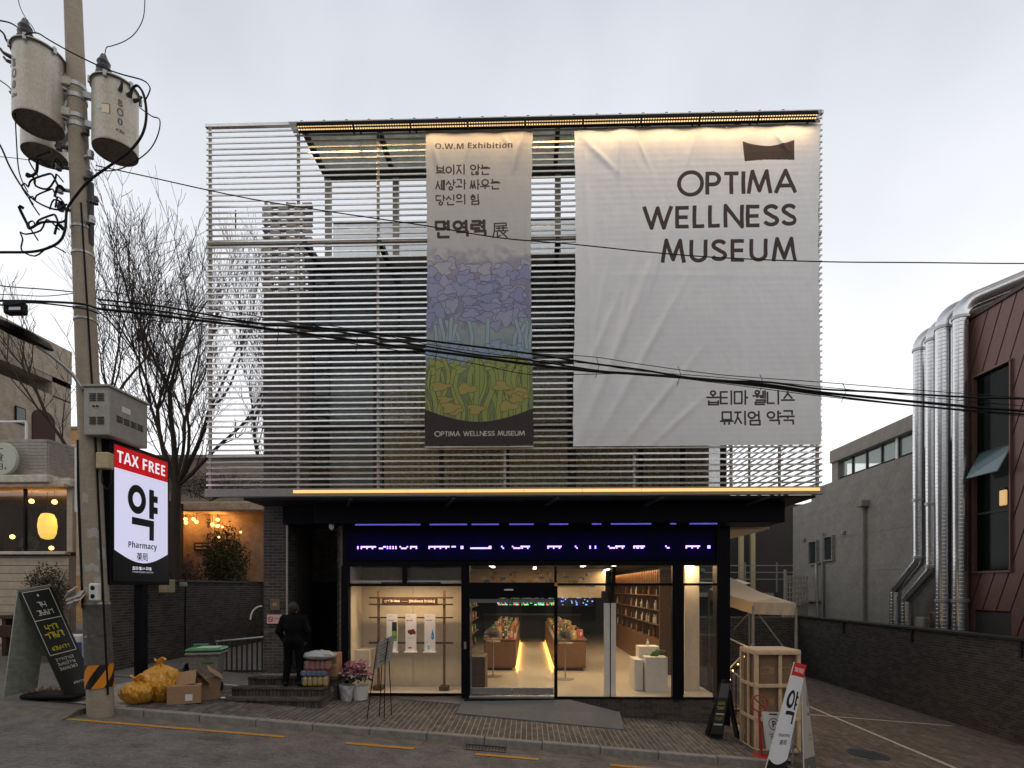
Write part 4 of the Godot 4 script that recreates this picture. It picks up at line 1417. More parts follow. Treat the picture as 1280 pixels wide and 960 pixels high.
		tp.lathe([Vector2(0, 0.95), Vector2(0.2, 0.95), Vector2(0.2, 0.965), Vector2(0, 0.965)], 20)
		part("tray", tp, M.white_plastic, t)
		var pl := MB.new()
		for k in 420:
			var a := rng.randf() * TAU
			var e := rng.randf_range(-0.3, 1.4)
			var d := Vector3(cos(a) * cos(e), sin(e), sin(a) * cos(e))
			pl.tube([Vector3(0, 1.1, 0), Vector3(0, 1.1, 0) + d * rng.randf_range(0.16, 0.26)], 0.004, 0.009, 3, false)
		part("plume", pl, mat("plume", lin(0.35, 0.33, 0.3), 0.9), t)
	# tall white panel and stepped white plinth behind the right pane
	var wp := boxp("white_upright_stand", Vector3(1.83, 0.98, -12.95), Vector3(0.26, 2.06, 0.1), M.white_wall, null, 0.006)
	tag(wp, "tall plain white panel standing just behind the right window pane", "panel")
	var ps := thing("display_plinth", "stepped white display plinth behind the right window pane", "plinth", Vector3(2.95, -0.05, -13.6))
	boxp("front_block", Vector3(0.02, 0.4, 0.0), Vector3(0.5, 0.8, 0.42), M.white_wall, ps, 0.006)
	boxp("rear_block", Vector3(-0.06, 0.5, -0.46), Vector3(0.48, 1.0, 0.42), M.white_wall, ps, 0.006)
	boxp("low_block", Vector3(-0.36, 0.36, -0.3), Vector3(0.2, 0.72, 0.7), M.white_wall, ps, 0.006)
	var gs := MB.new()
	for k in 26:
		var a := rng.randf_range(-0.6, 0.6)
		var r0 := rng.randf_range(0.06, 0.16)
		var c := Vector3(rng.randf_range(-0.08, 0.1), 0.0, rng.randf_range(-0.08, 0.08))
		gs.tube([c, c + Vector3(r0 * 0.6, r0, 0).rotated(Vector3.UP, a), c + Vector3(r0 * 1.5, r0 * 0.7, 0).rotated(Vector3.UP, a)], 0.016, 0.004, 5)
	var gp := part("green_ornament", gs, mat("ornament_green", lin(0.04, 0.16, 0.03), 0.35), null, Vector3(2.95, 0.75, -13.6))
	tag(gp, "small green leafy ornament on the stepped white plinth", "ornament")
	var sb := MB.new()
	sb.lathe([Vector2(0, 0), Vector2(0.035, 0), Vector2(0.035, 0.09), Vector2(0.014, 0.12), Vector2(0.014, 0.16), Vector2(0, 0.16)], 12)
	var sbo := part("small_bottle", sb, M.white_plastic, null, Vector3(2.9, 0.95, -14.06))
	tag(sbo, "little white bottle on the rear step of the white plinth", "bottle")
	# shelves on the right wall, with bottles
	var sh := thing("wall_shelf", "tall dark timber shelf wall along the right side of the shop", "shelf", Vector3(4.15, -0.05, -20.6))
	boxp("back", Vector3(0, 1.45, 0), Vector3(0.06, 2.9, 9.0), M.walnut, sh)
	boxp("cupboard", Vector3(-0.26, 0.45, 0), Vector3(0.5, 0.9, 9.0), M.walnut, sh, 0.006)
	boxp("end_panel", Vector3(-0.24, 1.45, 4.56), Vector3(0.56, 2.9, 0.1), M.walnut_dark, sh, 0.006)
	for y in [0.92, 1.34, 1.76, 2.18, 2.55]:
		boxp("shelf_board", Vector3(-0.24, y, 0), Vector3(0.46, 0.03, 9.0), M.walnut, sh, 0.004)
	for k in 9: boxp("divider", Vector3(-0.24, 1.75, -4.0 + k * 1.0), Vector3(0.46, 1.65, 0.03), M.walnut_dark, sh)
	for k in 34: boxp("batten", Vector3(-0.47, 2.75, -4.4 + k * 0.265), Vector3(0.03, 0.36, 0.06), M.walnut, sh)
	area_light("light", Vector3(3.6, 2.85, -20.6), Vector3(0.5, -1, 0).normalized(), Vector2(8.5, 0.1), Color(1.0, 0.76, 0.48), 3.2, sh)  # added fill light that brightens the bottles; no fixture hangs here
	var bcol := [lin(0.6, 0.36, 0.12), lin(0.75, 0.72, 0.66), lin(0.2, 0.09, 0.04), lin(0.55, 0.57, 0.55)]
	var bm := MB.new()
	bm.lathe([Vector2(0, 0), Vector2(0.045, 0), Vector2(0.045, 0.14), Vector2(0.017, 0.19), Vector2(0.017, 0.25), Vector2(0, 0.25)], 10)
	var bmm := bm.mesh()
	for y in 4:
		for k in 29:
			if rng.randf() < 0.1: continue
			var ci := rng.randi() % 4
			var b := part("shelf_bottle", bmm, mat("bottle_%d" % ci, bcol[ci], 0.25), null, Vector3(3.83 + rng.randf_range(-0.06, 0.04), 0.885 + y * 0.42, -24.7 + k * 0.3 + rng.randf_range(-0.06, 0.06)))
			tag(b, "%s bottle on the %s board of the right shelf, %s from the back" % [["amber", "cream", "dark brown", "pale grey"][ci], ["lowest", "second", "third", "highest"][y], ordinal(k)], "bottle", "bottles on the right wall shelf")
	# shelves on the left wall
	var s2 := thing("wall_shelf", "timber product shelf along the left wall of the shop", "shelf", Vector3(-2.05, -0.05, -18.5))
	boxp("back", Vector3(-0.2, 1.3, 0), Vector3(0.05, 2.6, 6.0), M.walnut_dark, s2)
	for y in [0.4, 0.85, 1.3, 1.75, 2.2]: boxp("shelf_board", Vector3(0, y, 0), Vector3(0.4, 0.03, 6.0), M.walnut, s2, 0.004)
	for k in 20:
		var ci := rng.randi() % 6
		var yy: float = [0.365, 0.815, 1.265, 1.715][k % 4]
		var p := thing("product_box", "%s carton on the %s board of the left wall shelf, %s from the door" % [["white", "green", "red", "brown", "black", "amber"][ci], ["lowest", "second", "third", "fourth"][k % 4], ordinal(k / 4)], "product", Vector3(-2.0, yy, -16.0 - (k / 4) * 1.1 - (k % 4) * 0.2), 0.0, "cartons on the left wall shelf")
		boxp("carton", Vector3(0, 0.13, 0), Vector3(0.24, 0.22, 0.3), M["product_%d" % ci], p, 0.006)
		boxp("band", Vector3(0.122, 0.14, 0), Vector3(0.004, 0.08, 0.2), M.white_plastic, p)
	var lc := thing("drawer_cabinet", "dark timber cabinet just inside the shop door", "cabinet", Vector3(-1.15, -0.05, -13.2))
	boxp("body", Vector3(0, 0.42, -0.2), Vector3(0.36, 0.84, 0.8), M.walnut_dark, lc, 0.006)
	for k in 4: boxp("drawer_front", Vector3(0, 0.14 + k * 0.2, 0.206), Vector3(0.33, 0.17, 0.015), M.walnut_dark, lc, 0.004)
	var fm2 := boxp("door_mat", Vector3(-0.5, -0.035, -13.15), Vector3(1.5, 0.02, 0.55), M.rubber, null, 0.004)
	tag(fm2, "black door mat just inside the sliding shop door", "mat")
	# back wall: dark service counter and a wall of lit screens
	var bc := thing("service_counter", "dark service counter across the back of the shop", "counter", Vector3(0.2, -0.05, -27.8))
	boxp("body", Vector3(0, 0.55, 0), Vector3(4.6, 1.1, 0.6), M.shop_dark, bc, 0.01)
	boxp("top", Vector3(0, 1.12, 0), Vector3(4.7, 0.05, 0.7), M.walnut, bc, 0.006)
	for s in 8:
		var k := Ink.new(96, 60, Color(0.02, 0.025, 0.04))
		for q in 44:
			var green: bool = s < 5
			var c := Color(rng.randf_range(0.1, 0.5), rng.randf_range(0.5, 0.9), rng.randf_range(0.1, 0.4)) if green and rng.randf() < 0.6 else Color(0.6, 0.68, 0.9) if rng.randf() < 0.5 else Color(0.75, 0.3, 0.35)
			if s >= 5: c = Color(0.4, 0.5, 0.75)
			if s >= 5 and q > 9: continue
			k.rect(rng.randf() * 84, 4 + int(rng.randf() * 6) * 9, 4 + rng.randf() * 12, 6, c)
		var sc := thing("wall_screen", "%s lit menu screen on the back wall of the shop" % ["leftmost", "second", "third", "fourth", "fifth", "sixth", "seventh", "rightmost"][s], "screen", Vector3(-1.3 + s * 0.62, 1.72, -29.3), 0.0, "screens on the shop's back wall")
		boxp("casing", Vector3.ZERO, Vector3(0.6, 0.62, 0.05), M.gloss_black, sc, 0.004)
		var f := MB.new()
		f.quad(Vector3(-0.28, 0.29, 0.027), Vector3(0.28, 0.29, 0.027), Vector3(0.28, -0.29, 0.027), Vector3(-0.28, -0.29, 0.027))
		part("screen", f, print_mat("screen_print_%d" % s, k.tex(), 0.3, 3.0), sc)
	# printed header board hanging across the shop
	var hb := thing("header_board", "printed mural board hanging high across the shop", "board", Vector3(0.3, 2.62, -19.5))
	boxp("board", Vector3.ZERO, Vector3(4.6, 0.75, 0.04), M.cream, hb)
	var mk := Ink.new(512, 84, Color(0.62, 0.57, 0.48))
	for q in 60:
		mk.disc(Vector2(40 + rng.randf() * 430, 12 + rng.randf() * 66), 4 + rng.randf() * 9, 3 + rng.randf() * 5, [Color(0.3, 0.4, 0.5), Color(0.45, 0.42, 0.36), Color(0.55, 0.45, 0.2), Color(0.7, 0.66, 0.58)][rng.randi() % 4])
	var hf := MB.new()
	hf.quad(Vector3(-2.28, 0.37, 0.023), Vector3(2.28, 0.37, 0.023), Vector3(2.28, -0.37, 0.023), Vector3(-2.28, -0.37, 0.023))
	part("print", hf, print_mat("mural_print", mk.tex(), 0.8), hb)
	var bw := boxp("lintel_panel", Vector3(1.6, 2.2, -19.0), Vector3(1.6, 0.34, 0.04), M.cream, null)
	tag(bw, "plain pale panel hanging across the shop below the mural board", "panel")
	# ceiling lamps
	var li := 0
	for p in [[-1.0, -16.0, 1.3], [0.2, -17.5, 1.3], [1.5, -15.5, 1.2], [2.3, -15.0, 1.2], [-0.6, -22.0, 2.0], [1.0, -22.0, 2.0], [2.6, -19.5, 1.6], [3.7, -13.6, 0.9]]:
		shop_lamp("ceiling_lamp", ["linear lamp on the shop ceiling near the sliding door", "linear lamp over the middle of the shop aisle", "linear lamp on the ceiling behind the right pane", "linear lamp nearest the shelf wall's front end", "linear lamp far back over the left counter", "linear lamp far back over the right counter", "linear lamp along the bottle shelves", "linear lamp in the right corner of the shop"][li], Vector3(p[0], 2.96, p[1]), Vector3(0.09, 0.05, p[2]), 3.5, "linear lamps on the shop ceiling")
		li += 1
	# cream column behind the corner pane
	var cc := boxp("inner_column", Vector3(3.82, 1.45, -13.7), Vector3(0.34, 3.0, 0.34), M.cream, null, 0.008)
	tag(cc, "cream column inside the narrow right corner window", "column")

# ---------------------------------------------------------------- banners and their lamps
func folds(x: float, y: float, w: float, h: float, list: Array) -> float:
	var z := 0.0
	for f in list:
		var a := Vector2(f[0], f[1])
		var b := Vector2(f[2], f[3])
		var d := b - a
		var q := Vector2(x, y) - a
		var s := clampf(q.dot(d) / d.length_squared(), -0.2, 1.2)
		var k := (q - d * s).length()
		var win := clampf(1.2 - absf(s - 0.5) * 1.9, 0.0, 1.0)
		z += f[5] * exp(-(k * k) / (f[4] * f[4])) * win
	return z

func banner(called: String, label: String, x0: float, x1: float, y0: float, y1: float, z: float, ink: Ink, list: Array, nu: int, nv: int, seed_: int) -> Node3D:
	var o := thing(called, label, "banner", Vector3((x0 + x1) * 0.5, y0, z), 0.0, "banners hung on the louvre screen")
	var w := x1 - x0
	var h := y1 - y0
	var ns := FastNoiseLite.new()
	ns.seed = seed_
	ns.frequency = 0.5
	ns.fractal_octaves = 3
	var n2 := FastNoiseLite.new()
	n2.seed = seed_ + 5
	n2.frequency = 1.6
	var mb := MB.new()
	mb.grid(func(u: float, v: float) -> Vector3:
		var x := u * w
		var y := v * h
		var zz := 0.6 * folds(x, y, w, h, list) + 0.02 * ns.get_noise_2d(x * 1.2, y * 0.5) + 0.007 * n2.get_noise_2d(x * 2.2, y * 1.1)
		zz += 0.0012 * sin(y * TAU / 0.1185)
		# the cloth hangs from eyelets, the edge between them dips
		var sag := 0.008 * absf(sin(u * PI * w / 0.8)) * clampf(1.0 - v * 12.0, 0, 1)
		zz += 0.014 * sin(u * TAU * w / 0.8) * exp(-y * 2.6)
		var xi := 0.025 * sin(v * 5.0 + seed_) * (u - 0.5) * 2.0 + 0.008 * sin(v * 60.0 + u)
		return Vector3(x - w * 0.5 + xi * (1.0 if absf(u - 0.5) > 0.4 else 0.4), h - y - sag, zz), nu, nv)
	var pm := print_mat(called + "_print", ink.tex(), 0.75)
	pm.backlight_enabled = true
	pm.backlight = lin(0.3, 0.3, 0.29)
	part("cloth", mb, pm, o)
	for yy in [h + 0.03, -0.03]:
		var rod := MB.new()
		rod.tube([Vector3(-w * 0.5 - 0.03, yy, -0.03), Vector3(w * 0.5 + 0.03, yy, -0.03)], 0.014, 0.014, 6)
		part("rod", rod, M.white_plastic, o)
	for i in int(w / 0.55) + 1:
		boxp("cable_tie", Vector3(-w * 0.5 + 0.08 + i * (w - 0.16) / int(w / 0.55), h + 0.01, -0.005), Vector3(0.03, 0.06, 0.05), M.white_plastic, o)
	return o

func build_banners_and_lamps() -> void:
	var brown := Color(0.27, 0.215, 0.2)
	# large banner: 4.82 x 6.37 m
	var W := 1024
	var H := 1353
	var pxm := W / 4.82
	var k := Ink.new(W, H, Color(0.93, 0.93, 0.94))
	# emblem: a band with a sunken top
	var em := PackedVector2Array()
	for i in 17: em.append(Vector2(705 + 213.0 * i / 16, 62 + 22.0 * sin(PI * i / 16.0)))
	em.append(Vector2(918, 146))
	for i in 9: em.append(Vector2(918 - 205.0 * i / 8, 146 - 4 * sin(PI * i / 8.0)))
	k.fill(em, brown)
	caps(k, "OPTIMA", 932, 189, 96, 16, brown, 501)
	caps(k, "WELLNESS", 932, 331, 96, 16, brown, 648)
	caps(k, "MUSEUM", 932, 477, 96, 16, brown, 571)
	hangul(k, "옵티마 웰니스", 918, 1120, 60, 7.2, brown, 0.96, true)
	hangul(k, "뮤지엄 약국", 918, 1207, 60, 7.2, brown, 0.96, true)
	var fl := [[0.1, 6.2, 1.7, 2.2, 0.09, 0.07], [0.45, 6.2, 2.2, 3.0, 0.08, 0.055], [0.0, 5.4, 1.0, 3.0, 0.07, 0.05], [1.0, 6.25, 2.5, 4.4, 0.07, 0.045], [0.3, 4.6, 0.7, 2.4, 0.06, 0.045], [1.5, 6.3, 2.6, 5.3, 0.06, 0.035], [0.2, 0.1, 0.35, 5.6, 0.05, 0.04], [0.1, 0.1, 0.9, 0.9, 0.06, 0.05], [0.9, 0.0, 0.85, 1.0, 0.05, 0.05], [1.2, 0.05, 1.5, 0.8, 0.04, 0.03], [2.4, 0.1, 2.2, 0.8, 0.05, 0.03], [3.9, 0.1, 4.2, 0.5, 0.04, 0.04], [0.15, 2.9, 4.7, 2.95, 0.03, 0.012], [3.2, 2.9, 3.4, 5.6, 0.07, 0.02], [2.3, 2.2, 2.1, 4.6, 0.08, 0.025], [4.65, 0.2, 4.7, 6.2, 0.05, 0.03], [1.15, 2.6, 0.8, 4.6, 0.05, 0.035], [1.9, 1.9, 1.35, 3.6, 0.06, 0.03]]
	banner("large_banner", "huge pale grey banner with three lines of brown capitals on the louvres", 0.92, 5.74, 5.17, 11.46, -11.5, k, fl, 150, 190, 3)
	# narrow banner: 2.13 x 6.33 m
	W = 512
	H = 1520
	var n := Ink.new(W, H, Color(0.77, 0.76, 0.745))
	latin(n, "O.W.M Exhibition", 232, 84, 27, brown, true, 372)
	hangul(n, "보이지 않는", 44, 160, 50, 6.5, brown, 1.0)
	hangul(n, "세상과 싸우는", 44, 232, 50, 6.5, brown, 1.0)
	hangul(n, "당신의 힘", 44, 304, 50, 6.5, brown, 1.0)
	hangul(n, "면역력", 42, 428, 82, 14, brown, 1.06)
	strokes(n, HANJA_EXHIBIT, 322, 446, 74, 6.5, brown)
	# a made-up flower meadow: pale lilac clusters above, green stalks below
	var r := RandomNumberGenerator.new()
	r.seed = 8
	var ns := FastNoiseLite.new()
	ns.seed = 4
	ns.frequency = 0.012
	ns.fractal_octaves = 3
	var bare := Color(0.77, 0.76, 0.745)
	for y in range(520, 1420):
		for x in W:
			var q := ns.get_noise_2d(x, y)
			var v := clampf((y - 575 + q * 90) / 70.0, 0, 1)
			var base := Color(0.63, 0.6, 0.66).lerp(Color(0.55, 0.54, 0.63), clampf((y - 620) / 200.0, 0, 1))
			base = base.lerp(Color(0.58, 0.63, 0.64), clampf((y - 900 + q * 80) / 60.0, 0, 1))
			base = base.lerp(Color(0.47, 0.52, 0.36), clampf((y - 1110 + q * 80) / 40.0, 0, 1))
			n.im.set_pixel(x, y, bare.lerp(base.lightened(q * 0.12), v))
	var blob := func(c: Vector2, rx: float, ry: float, col: Color, line_col: Color, ph: float) -> void:
		var p := PackedVector2Array()
		var o := []
		for i in 29:
			var a := TAU * i / 28.0
			var k2 := 1.0 + 0.22 * sin(a * 3.0 + ph) + 0.13 * sin(a * 5.0 - ph * 1.7)
			var q := c + Vector2(cos(a) * rx, sin(a) * ry) * k2
			o.append(q)
			if i < 28: p.append(q)
		n.fill(p, col)
		n.line(o, 2.6, line_col)
	for i in 64:
		var yy := 640.0 + 290.0 * i / 64.0 + r.randf_range(-20, 20)
		var tone := Color(0.64, 0.64, 0.74).lerp(Color(0.56, 0.57, 0.72), r.randf())
		if i < 12: tone = tone.lerp(bare, 0.5)
		blob.call(Vector2(r.randf() * W, yy), r.randf_range(24, 56), r.randf_range(20, 40), tone, tone.darkened(0.34), r.randf() * TAU)
	for i in 15:
		var x := r.randf() * W
		var p := [Vector2(x, 1100), Vector2(x + r.randf_range(-16, 16), 1000), Vector2(x + r.randf_range(-34, 34), 905 + r.randf() * 40)]
		n.line(p, 21, Color(0.4, 0.46, 0.5))
		n.line(p, 16, Color(0.62, 0.69, 0.71))
	for i in 22:
		blob.call(Vector2(r.randf() * W, 1030 + r.randf() * 70), r.randf_range(18, 34), r.randf_range(16, 28), Color(0.58, 0.65, 0.74), Color(0.38, 0.45, 0.55), r.randf() * TAU)
	for i in 34:
		var x := r.randf() * W
		var col := Color(0.56, 0.62, 0.35).lerp(Color(0.62, 0.62, 0.34), r.randf())
		var p := []
		var dx := r.randf_range(-26, 26)
		var y0 := 1100.0 + r.randf() * 60
		for s in 7: p.append(Vector2(x + dx * sin(s * 0.9), lerpf(y0, 1400, s / 6.0)))
		var wd := 12.0 + r.randf() * 14
		n.line(p, wd + 5, Color(0.3, 0.36, 0.26))
		n.line(p, wd, col)
		if i % 2: blob.call(p[0], 26, 20, col, Color(0.3, 0.36, 0.26), r.randf() * TAU)
	for i in 12:
		blob.call(Vector2(r.randf() * W, 1230 + r.randf() * 130), r.randf_range(24, 50), r.randf_range(14, 26), Color(0.66, 0.6, 0.34), Color(0.4, 0.38, 0.22), r.randf() * TAU)
	var foot := PackedVector2Array()
	for i in 25: foot.append(Vector2(W * i / 24.0, 1345 + 62 * sin(PI * i / 24.0)))
	foot.append(Vector2(W, H))
	foot.append(Vector2(0, H))
	n.fill(foot, Color(0.24, 0.2, 0.2))
	caps(n, "OPTIMA WELLNESS MUSEUM", 472, 1452, 24, 3.6, Color(0.88, 0.86, 0.83), 428)
	var f2 := [[0.1, 0.05, 0.3, 0.9, 0.05, 0.04], [1.95, 0.05, 1.75, 0.8, 0.05, 0.05], [1.5, 0.05, 1.7, 0.35, 0.04, 0.04], [0.9, 0.05, 0.8, 0.6, 0.05, 0.025], [0.06, 1.0, 0.05, 6.0, 0.04, 0.02], [2.05, 1.0, 2.06, 6.0, 0.04, 0.025], [1.5, 2.0, 1.55, 4.5, 0.08, 0.015]]
	banner("narrow_banner", "narrow exhibition banner with lilac flower picture and dark brown foot", -2.05, 0.08, 5.21, 11.49, -11.5, n, f2, 80, 160, 9)
	# LED flood bars along the top, shining down on the banners
	for i in 9:
		var x := -4.6 + 1.135 * i + 0.57
		var b := thing("flood_bar", ["leftmost", "second", "third", "fourth", "fifth", "sixth", "seventh", "eighth", "rightmost"][i] + " of the warm LED flood bars along the roof edge", "lamp", Vector3(x, 11.5, -11.34), 0.0, "warm LED flood bars along the roof edge")
		boxp("housing", Vector3(0, 0.05, -0.01), Vector3(1.12, 0.05, 0.12), M.black_metal, b, 0.005)
		var bd := MB.new()
		for q in 22:
			for rw in 2:
				bd.box(Vector3(-0.53 + q * 0.0505, 0.012 - rw * 0.03, 0.03 - rw * 0.045), Vector3(0.026, 0.014, 0.022))
		part("led_beads", bd, M.lamp_led, b).set_meta("kind", "stuff")
		var br := MB.new()
		for q in 2: br.bar(Vector3(-0.5 + q * 1.0, 0.06, -0.05), Vector3(-0.5 + q * 1.0, 0.1, -0.3), 0.03, 0.03)
		part("bracket", br, M.black_metal, b)
		boxp("added_light_shield", Vector3(0, 0.01, -0.085), Vector3(1.13, 0.1, 0.008), M.black_metal, b)  # shield added to keep the bead light off the slats
		boxp("grille", Vector3(0, 0.0, 0.062), Vector3(1.12, 0.012, 0.008), M.black_metal, b)
		area_light("light", Vector3(x, 11.455, -11.34), Vector3(0, -1, -0.02).normalized(), Vector2(1.05, 0.05), Color(1.0, 0.82, 0.58), 0.42, b)
	# warm strip along the bottom rail of the screen
	var ls := thing("strip_lamp", "long amber light strip along the foot of the louvre screen", "lamp", Vector3(0.5, 4.3, -11.53))
	for i in 9:
		boxp("lamp_strip", Vector3(-4.67 + i * 1.168, 0, 0), Vector3(1.16, 0.06, 0.02), M.lamp_strip, ls, 0.003)
	area_light("light", Vector3(0.5, 4.36, -11.47), Vector3(0, 0.5, 1).normalized(), Vector2(10.4, 0.05), Color(1.0, 0.66, 0.25), 0.9, ls)

# ---------------------------------------------------------------- left of the shop: restaurant, boundary wall
func hanging_lamp(label: String, at: Vector3, r: float, energy: float, group: String, cord := 0.5) -> void:
	var l := thing("pendant_lamp", label, "lamp", at, 0.0, group)
	var mb := MB.new()
	mb.lathe([Vector2(0, -r), Vector2(r * 0.7, -r * 0.7), Vector2(r, 0), Vector2(r * 0.7, r * 0.7), Vector2(0, r)], 10)
	part("bulb", mb, M.lamp_warm, l)
	var c := MB.new()
	c.tube([Vector3(0, r, 0), Vector3(0, r + cord, 0)], 0.008, 0.008, 4)
	part("cord", c, M.rubber, l)
	if energy > 0.0:
		var o := OmniLight3D.new()
		o.name = "light"
		o.light_color = Color(1.0, 0.72, 0.4)
		o.light_energy = energy
		o.light_size = r
		o.omni_range = 20.0
		o.omni_attenuation = 2.0
		o.shadow_enabled = true
		l.add_child(o)

func build_left_side() -> void:
	var R := thing("restaurant", "tan two storey restaurant with wide lit window and plank parapet", "building", Vector3(-13.5, 0.6, -15.0))
	# lower wing: lap siding, window, room
	var sd := group_part("siding", R)
	for i in 11:
		boxp("siding_board", Vector3(-1.2, 0.35 + i * 0.21, 0.02), Vector3(5.0, 0.2, 0.03), M.siding, sd, 0.008)
	boxp("wall", Vector3(-1.2, 1.3, -0.12), Vector3(5.0, 2.6, 0.2), M.stucco, R)
	boxp("window_sill", Vector3(-1.2, 2.68, 0.05), Vector3(5.0, 0.08, 0.2), M.coping_white, R, 0.008)
	boxp("window_jamb", Vector3(1.36, 3.55, -0.02), Vector3(0.16, 1.7, 0.2), M.siding, R, 0.008)
	boxp("mullion", Vector3(0.1, 3.55, 0.0), Vector3(0.05, 1.7, 0.08), M.black_metal, R)
	boxp("pane", Vector3(-1.8, 3.55, 0.0), Vector3(3.7, 1.7, 0.012), M.glass, R)
	boxp("pane", Vector3(0.7, 3.55, 0.0), Vector3(1.15, 1.7, 0.012), M.glass, R)
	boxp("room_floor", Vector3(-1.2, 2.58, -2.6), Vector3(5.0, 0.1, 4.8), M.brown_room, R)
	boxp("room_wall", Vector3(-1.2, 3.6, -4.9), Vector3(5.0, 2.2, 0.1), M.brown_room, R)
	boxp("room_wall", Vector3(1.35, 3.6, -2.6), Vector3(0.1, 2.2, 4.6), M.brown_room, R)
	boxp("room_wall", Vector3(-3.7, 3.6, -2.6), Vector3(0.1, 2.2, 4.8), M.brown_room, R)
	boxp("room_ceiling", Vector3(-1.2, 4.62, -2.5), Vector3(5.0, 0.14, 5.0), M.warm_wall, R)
	boxp("coping", Vector3(-1.35, 4.6, 0.12), Vector3(4.7, 0.2, 0.5), M.coping_white, R, 0.02)
	boxp("coping", Vector3(1.2, 4.52, -0.4), Vector3(0.55, 0.2, 1.2), M.coping_white, R, 0.02)
	boxp("eave", Vector3(-1.2, 4.44, 0.1), Vector3(5.2, 0.1, 0.4), M.warm_wall, R, 0.01)
	var pk := group_part("plank_parapet", R)
	for i in 11:
		boxp("plank", Vector3(-1.6, 4.78 + i * 0.088, 0.06), Vector3(4.7, 0.075, 0.03), M.plank, pk, 0.004)
	for i in 11:
		boxp("plank", Vector3(0.77, 4.78 + i * 0.088, -0.8), Vector3(0.03, 0.075, 1.7), M.plank, pk, 0.004)
	# upper block, set back on the far left, with an open slot under its roof
	boxp("upper_wall", Vector3(-6.5, 6.6, -4.1), Vector3(4.0, 4.9, 6.2), M.stucco, R)
	boxp("corner_pier", Vector3(-4.95, 9.4, -6.75), Vector3(0.9, 0.8, 0.9), M.stucco, R)
	boxp("corner_pier", Vector3(-8.0, 9.4, -6.75), Vector3(0.9, 0.8, 0.9), M.stucco, R)
	boxp("roof_slab", Vector3(-6.5, 9.66, -4.1), Vector3(4.0, 0.2, 6.2), M.concrete_light, R)
	boxp("roof_parapet", Vector3(-6.5, 10.4, -4.1), Vector3(4.04, 1.28, 6.24), M.stucco, R)
	var ar := MB.new()
	var ap := PackedVector2Array([Vector2(-0.5, 0), Vector2(0.5, 0)])
	for i in 9: ap.append(Vector2(0.5 * cos(PI * i / 8.0), 0.85 + 0.35 * sin(PI * i / 8.0)))
	ar.prism(ap, 0.1)
	var arch := part("arch_opening", ar, mat("arch_brick", lin(0.06, 0.025, 0.02), 0.9, 0.0, "streak", 0.4), R, Vector3(-4.46, 7.15, -5.9))
	arch.rotation.y = PI / 2
	var w2 := boxp("window", Vector3(-4.48, 7.85, -4.9), Vector3(0.06, 0.6, 0.4), M.black_metal, R)
	boxp("pane", Vector3(0.03, 0, 0), Vector3(0.015, 0.52, 0.32), M.glass_green, w2)
	var rl := MB.new()
	rl.bar(Vector3(-4.0, 6.55, -1.2), Vector3(-0.95, 6.55, -1.2), 0.05, 0.05)
	rl.bar(Vector3(-0.95, 6.55, -1.2), Vector3(-0.95, 5.6, -1.2), 0.05, 0.05)
	part("white_railing", rl, M.white_plastic, R)
	boxp("white_panel", Vector3(1.62, 4.6, 0.1), Vector3(0.14, 1.7, 0.1), M.white_plastic, R, 0.006)
	boxp("post", Vector3(1.65, 2.9, 0.1), Vector3(0.12, 1.7, 0.1), M.warm_wall, R, 0.006)
	# right wing: warm lit entrance wall under a terracotta ledge, set back behind the boundary wall
	boxp("entrance_wall", Vector3(1.2, 2.3, -6.2), Vector3(6.6, 5.0, 0.3), M.warm_wall, R)
	boxp("wall_return", Vector3(2.0, 2.3, -5.9), Vector3(0.1, 4.6, 0.5), M.warm_wall, R)
	boxp("ledge", Vector3(1.6, 4.62, -5.6), Vector3(6.8, 0.34, 1.4), M.warm_wall, R, 0.05)
	boxp("upper_storey", Vector3(1.5, 5.8, -9.0), Vector3(6.6, 2.2, 3.0), M.concrete_light, R)
	boxp("flat_roof", Vector3(1.5, 6.95, -9.0), Vector3(6.8, 0.14, 3.2), M.concrete_wall, R)
	# flat bracket sign and lettering on the entrance wall
	var bd := boxp("sign_board", Vector3(1.5, 3.28, -5.98), Vector3(0.7, 0.3, 0.06), M.walnut_dark, R, 0.004)
	boxp("slot", Vector3(0, 0.06, 0.035), Vector3(0.56, 0.06, 0.01), M.cream, bd)
	boxp("slot", Vector3(0, -0.06, 0.035), Vector3(0.56, 0.06, 0.01), M.cream, bd)
	var lt := MB.new()
	for q in [[0.0, 0.33, 0.2, 0.04], [0.0, 0.23, 0.25, 0.04], [-0.06, 0.13, 0.04, 0.2], [0.08, 0.13, 0.04, 0.2], [0.0, -0.2, 0.18, 0.04], [0.0, -0.35, 0.18, 0.04], [-0.08, -0.28, 0.04, 0.15], [0.08, -0.28, 0.04, 0.15]]:
		lt.box(Vector3(q[0], q[1], 0.01), Vector3(q[2], q[3], 0.02))
	part("wall_lettering", lt, M.walnut_dark, R, Vector3(1.7, 3.95, -6.04))
	# round sign on the parapet
	var rs := thing("round_sign", "round pale sign disc in front of the plank parapet", "sign", Vector3(-13.75, 5.72, -14.7))
	var dm := MB.new()
	dm.lathe([Vector2(0, -0.04), Vector2(0.42, -0.04), Vector2(0.44, 0.0), Vector2(0.42, 0.05), Vector2(0, 0.05)], 32, Vector3.ZERO, Basis(Vector3.RIGHT, PI / 2), 1.0, 1.0)
	part("disc", dm, mat("sign_pale", lin(0.5, 0.52, 0.44), 0.6, 0.0, "cloth", 0.5), rs)
	var rk := Ink.new(256, 256, Color(0.75, 0.765, 0.71))
	var dk := Color(0.16, 0.16, 0.15)
	strokes(rk, [[0.2, 0.0, 0.8, 0.0]], 104, 46, 50, 7, dk)
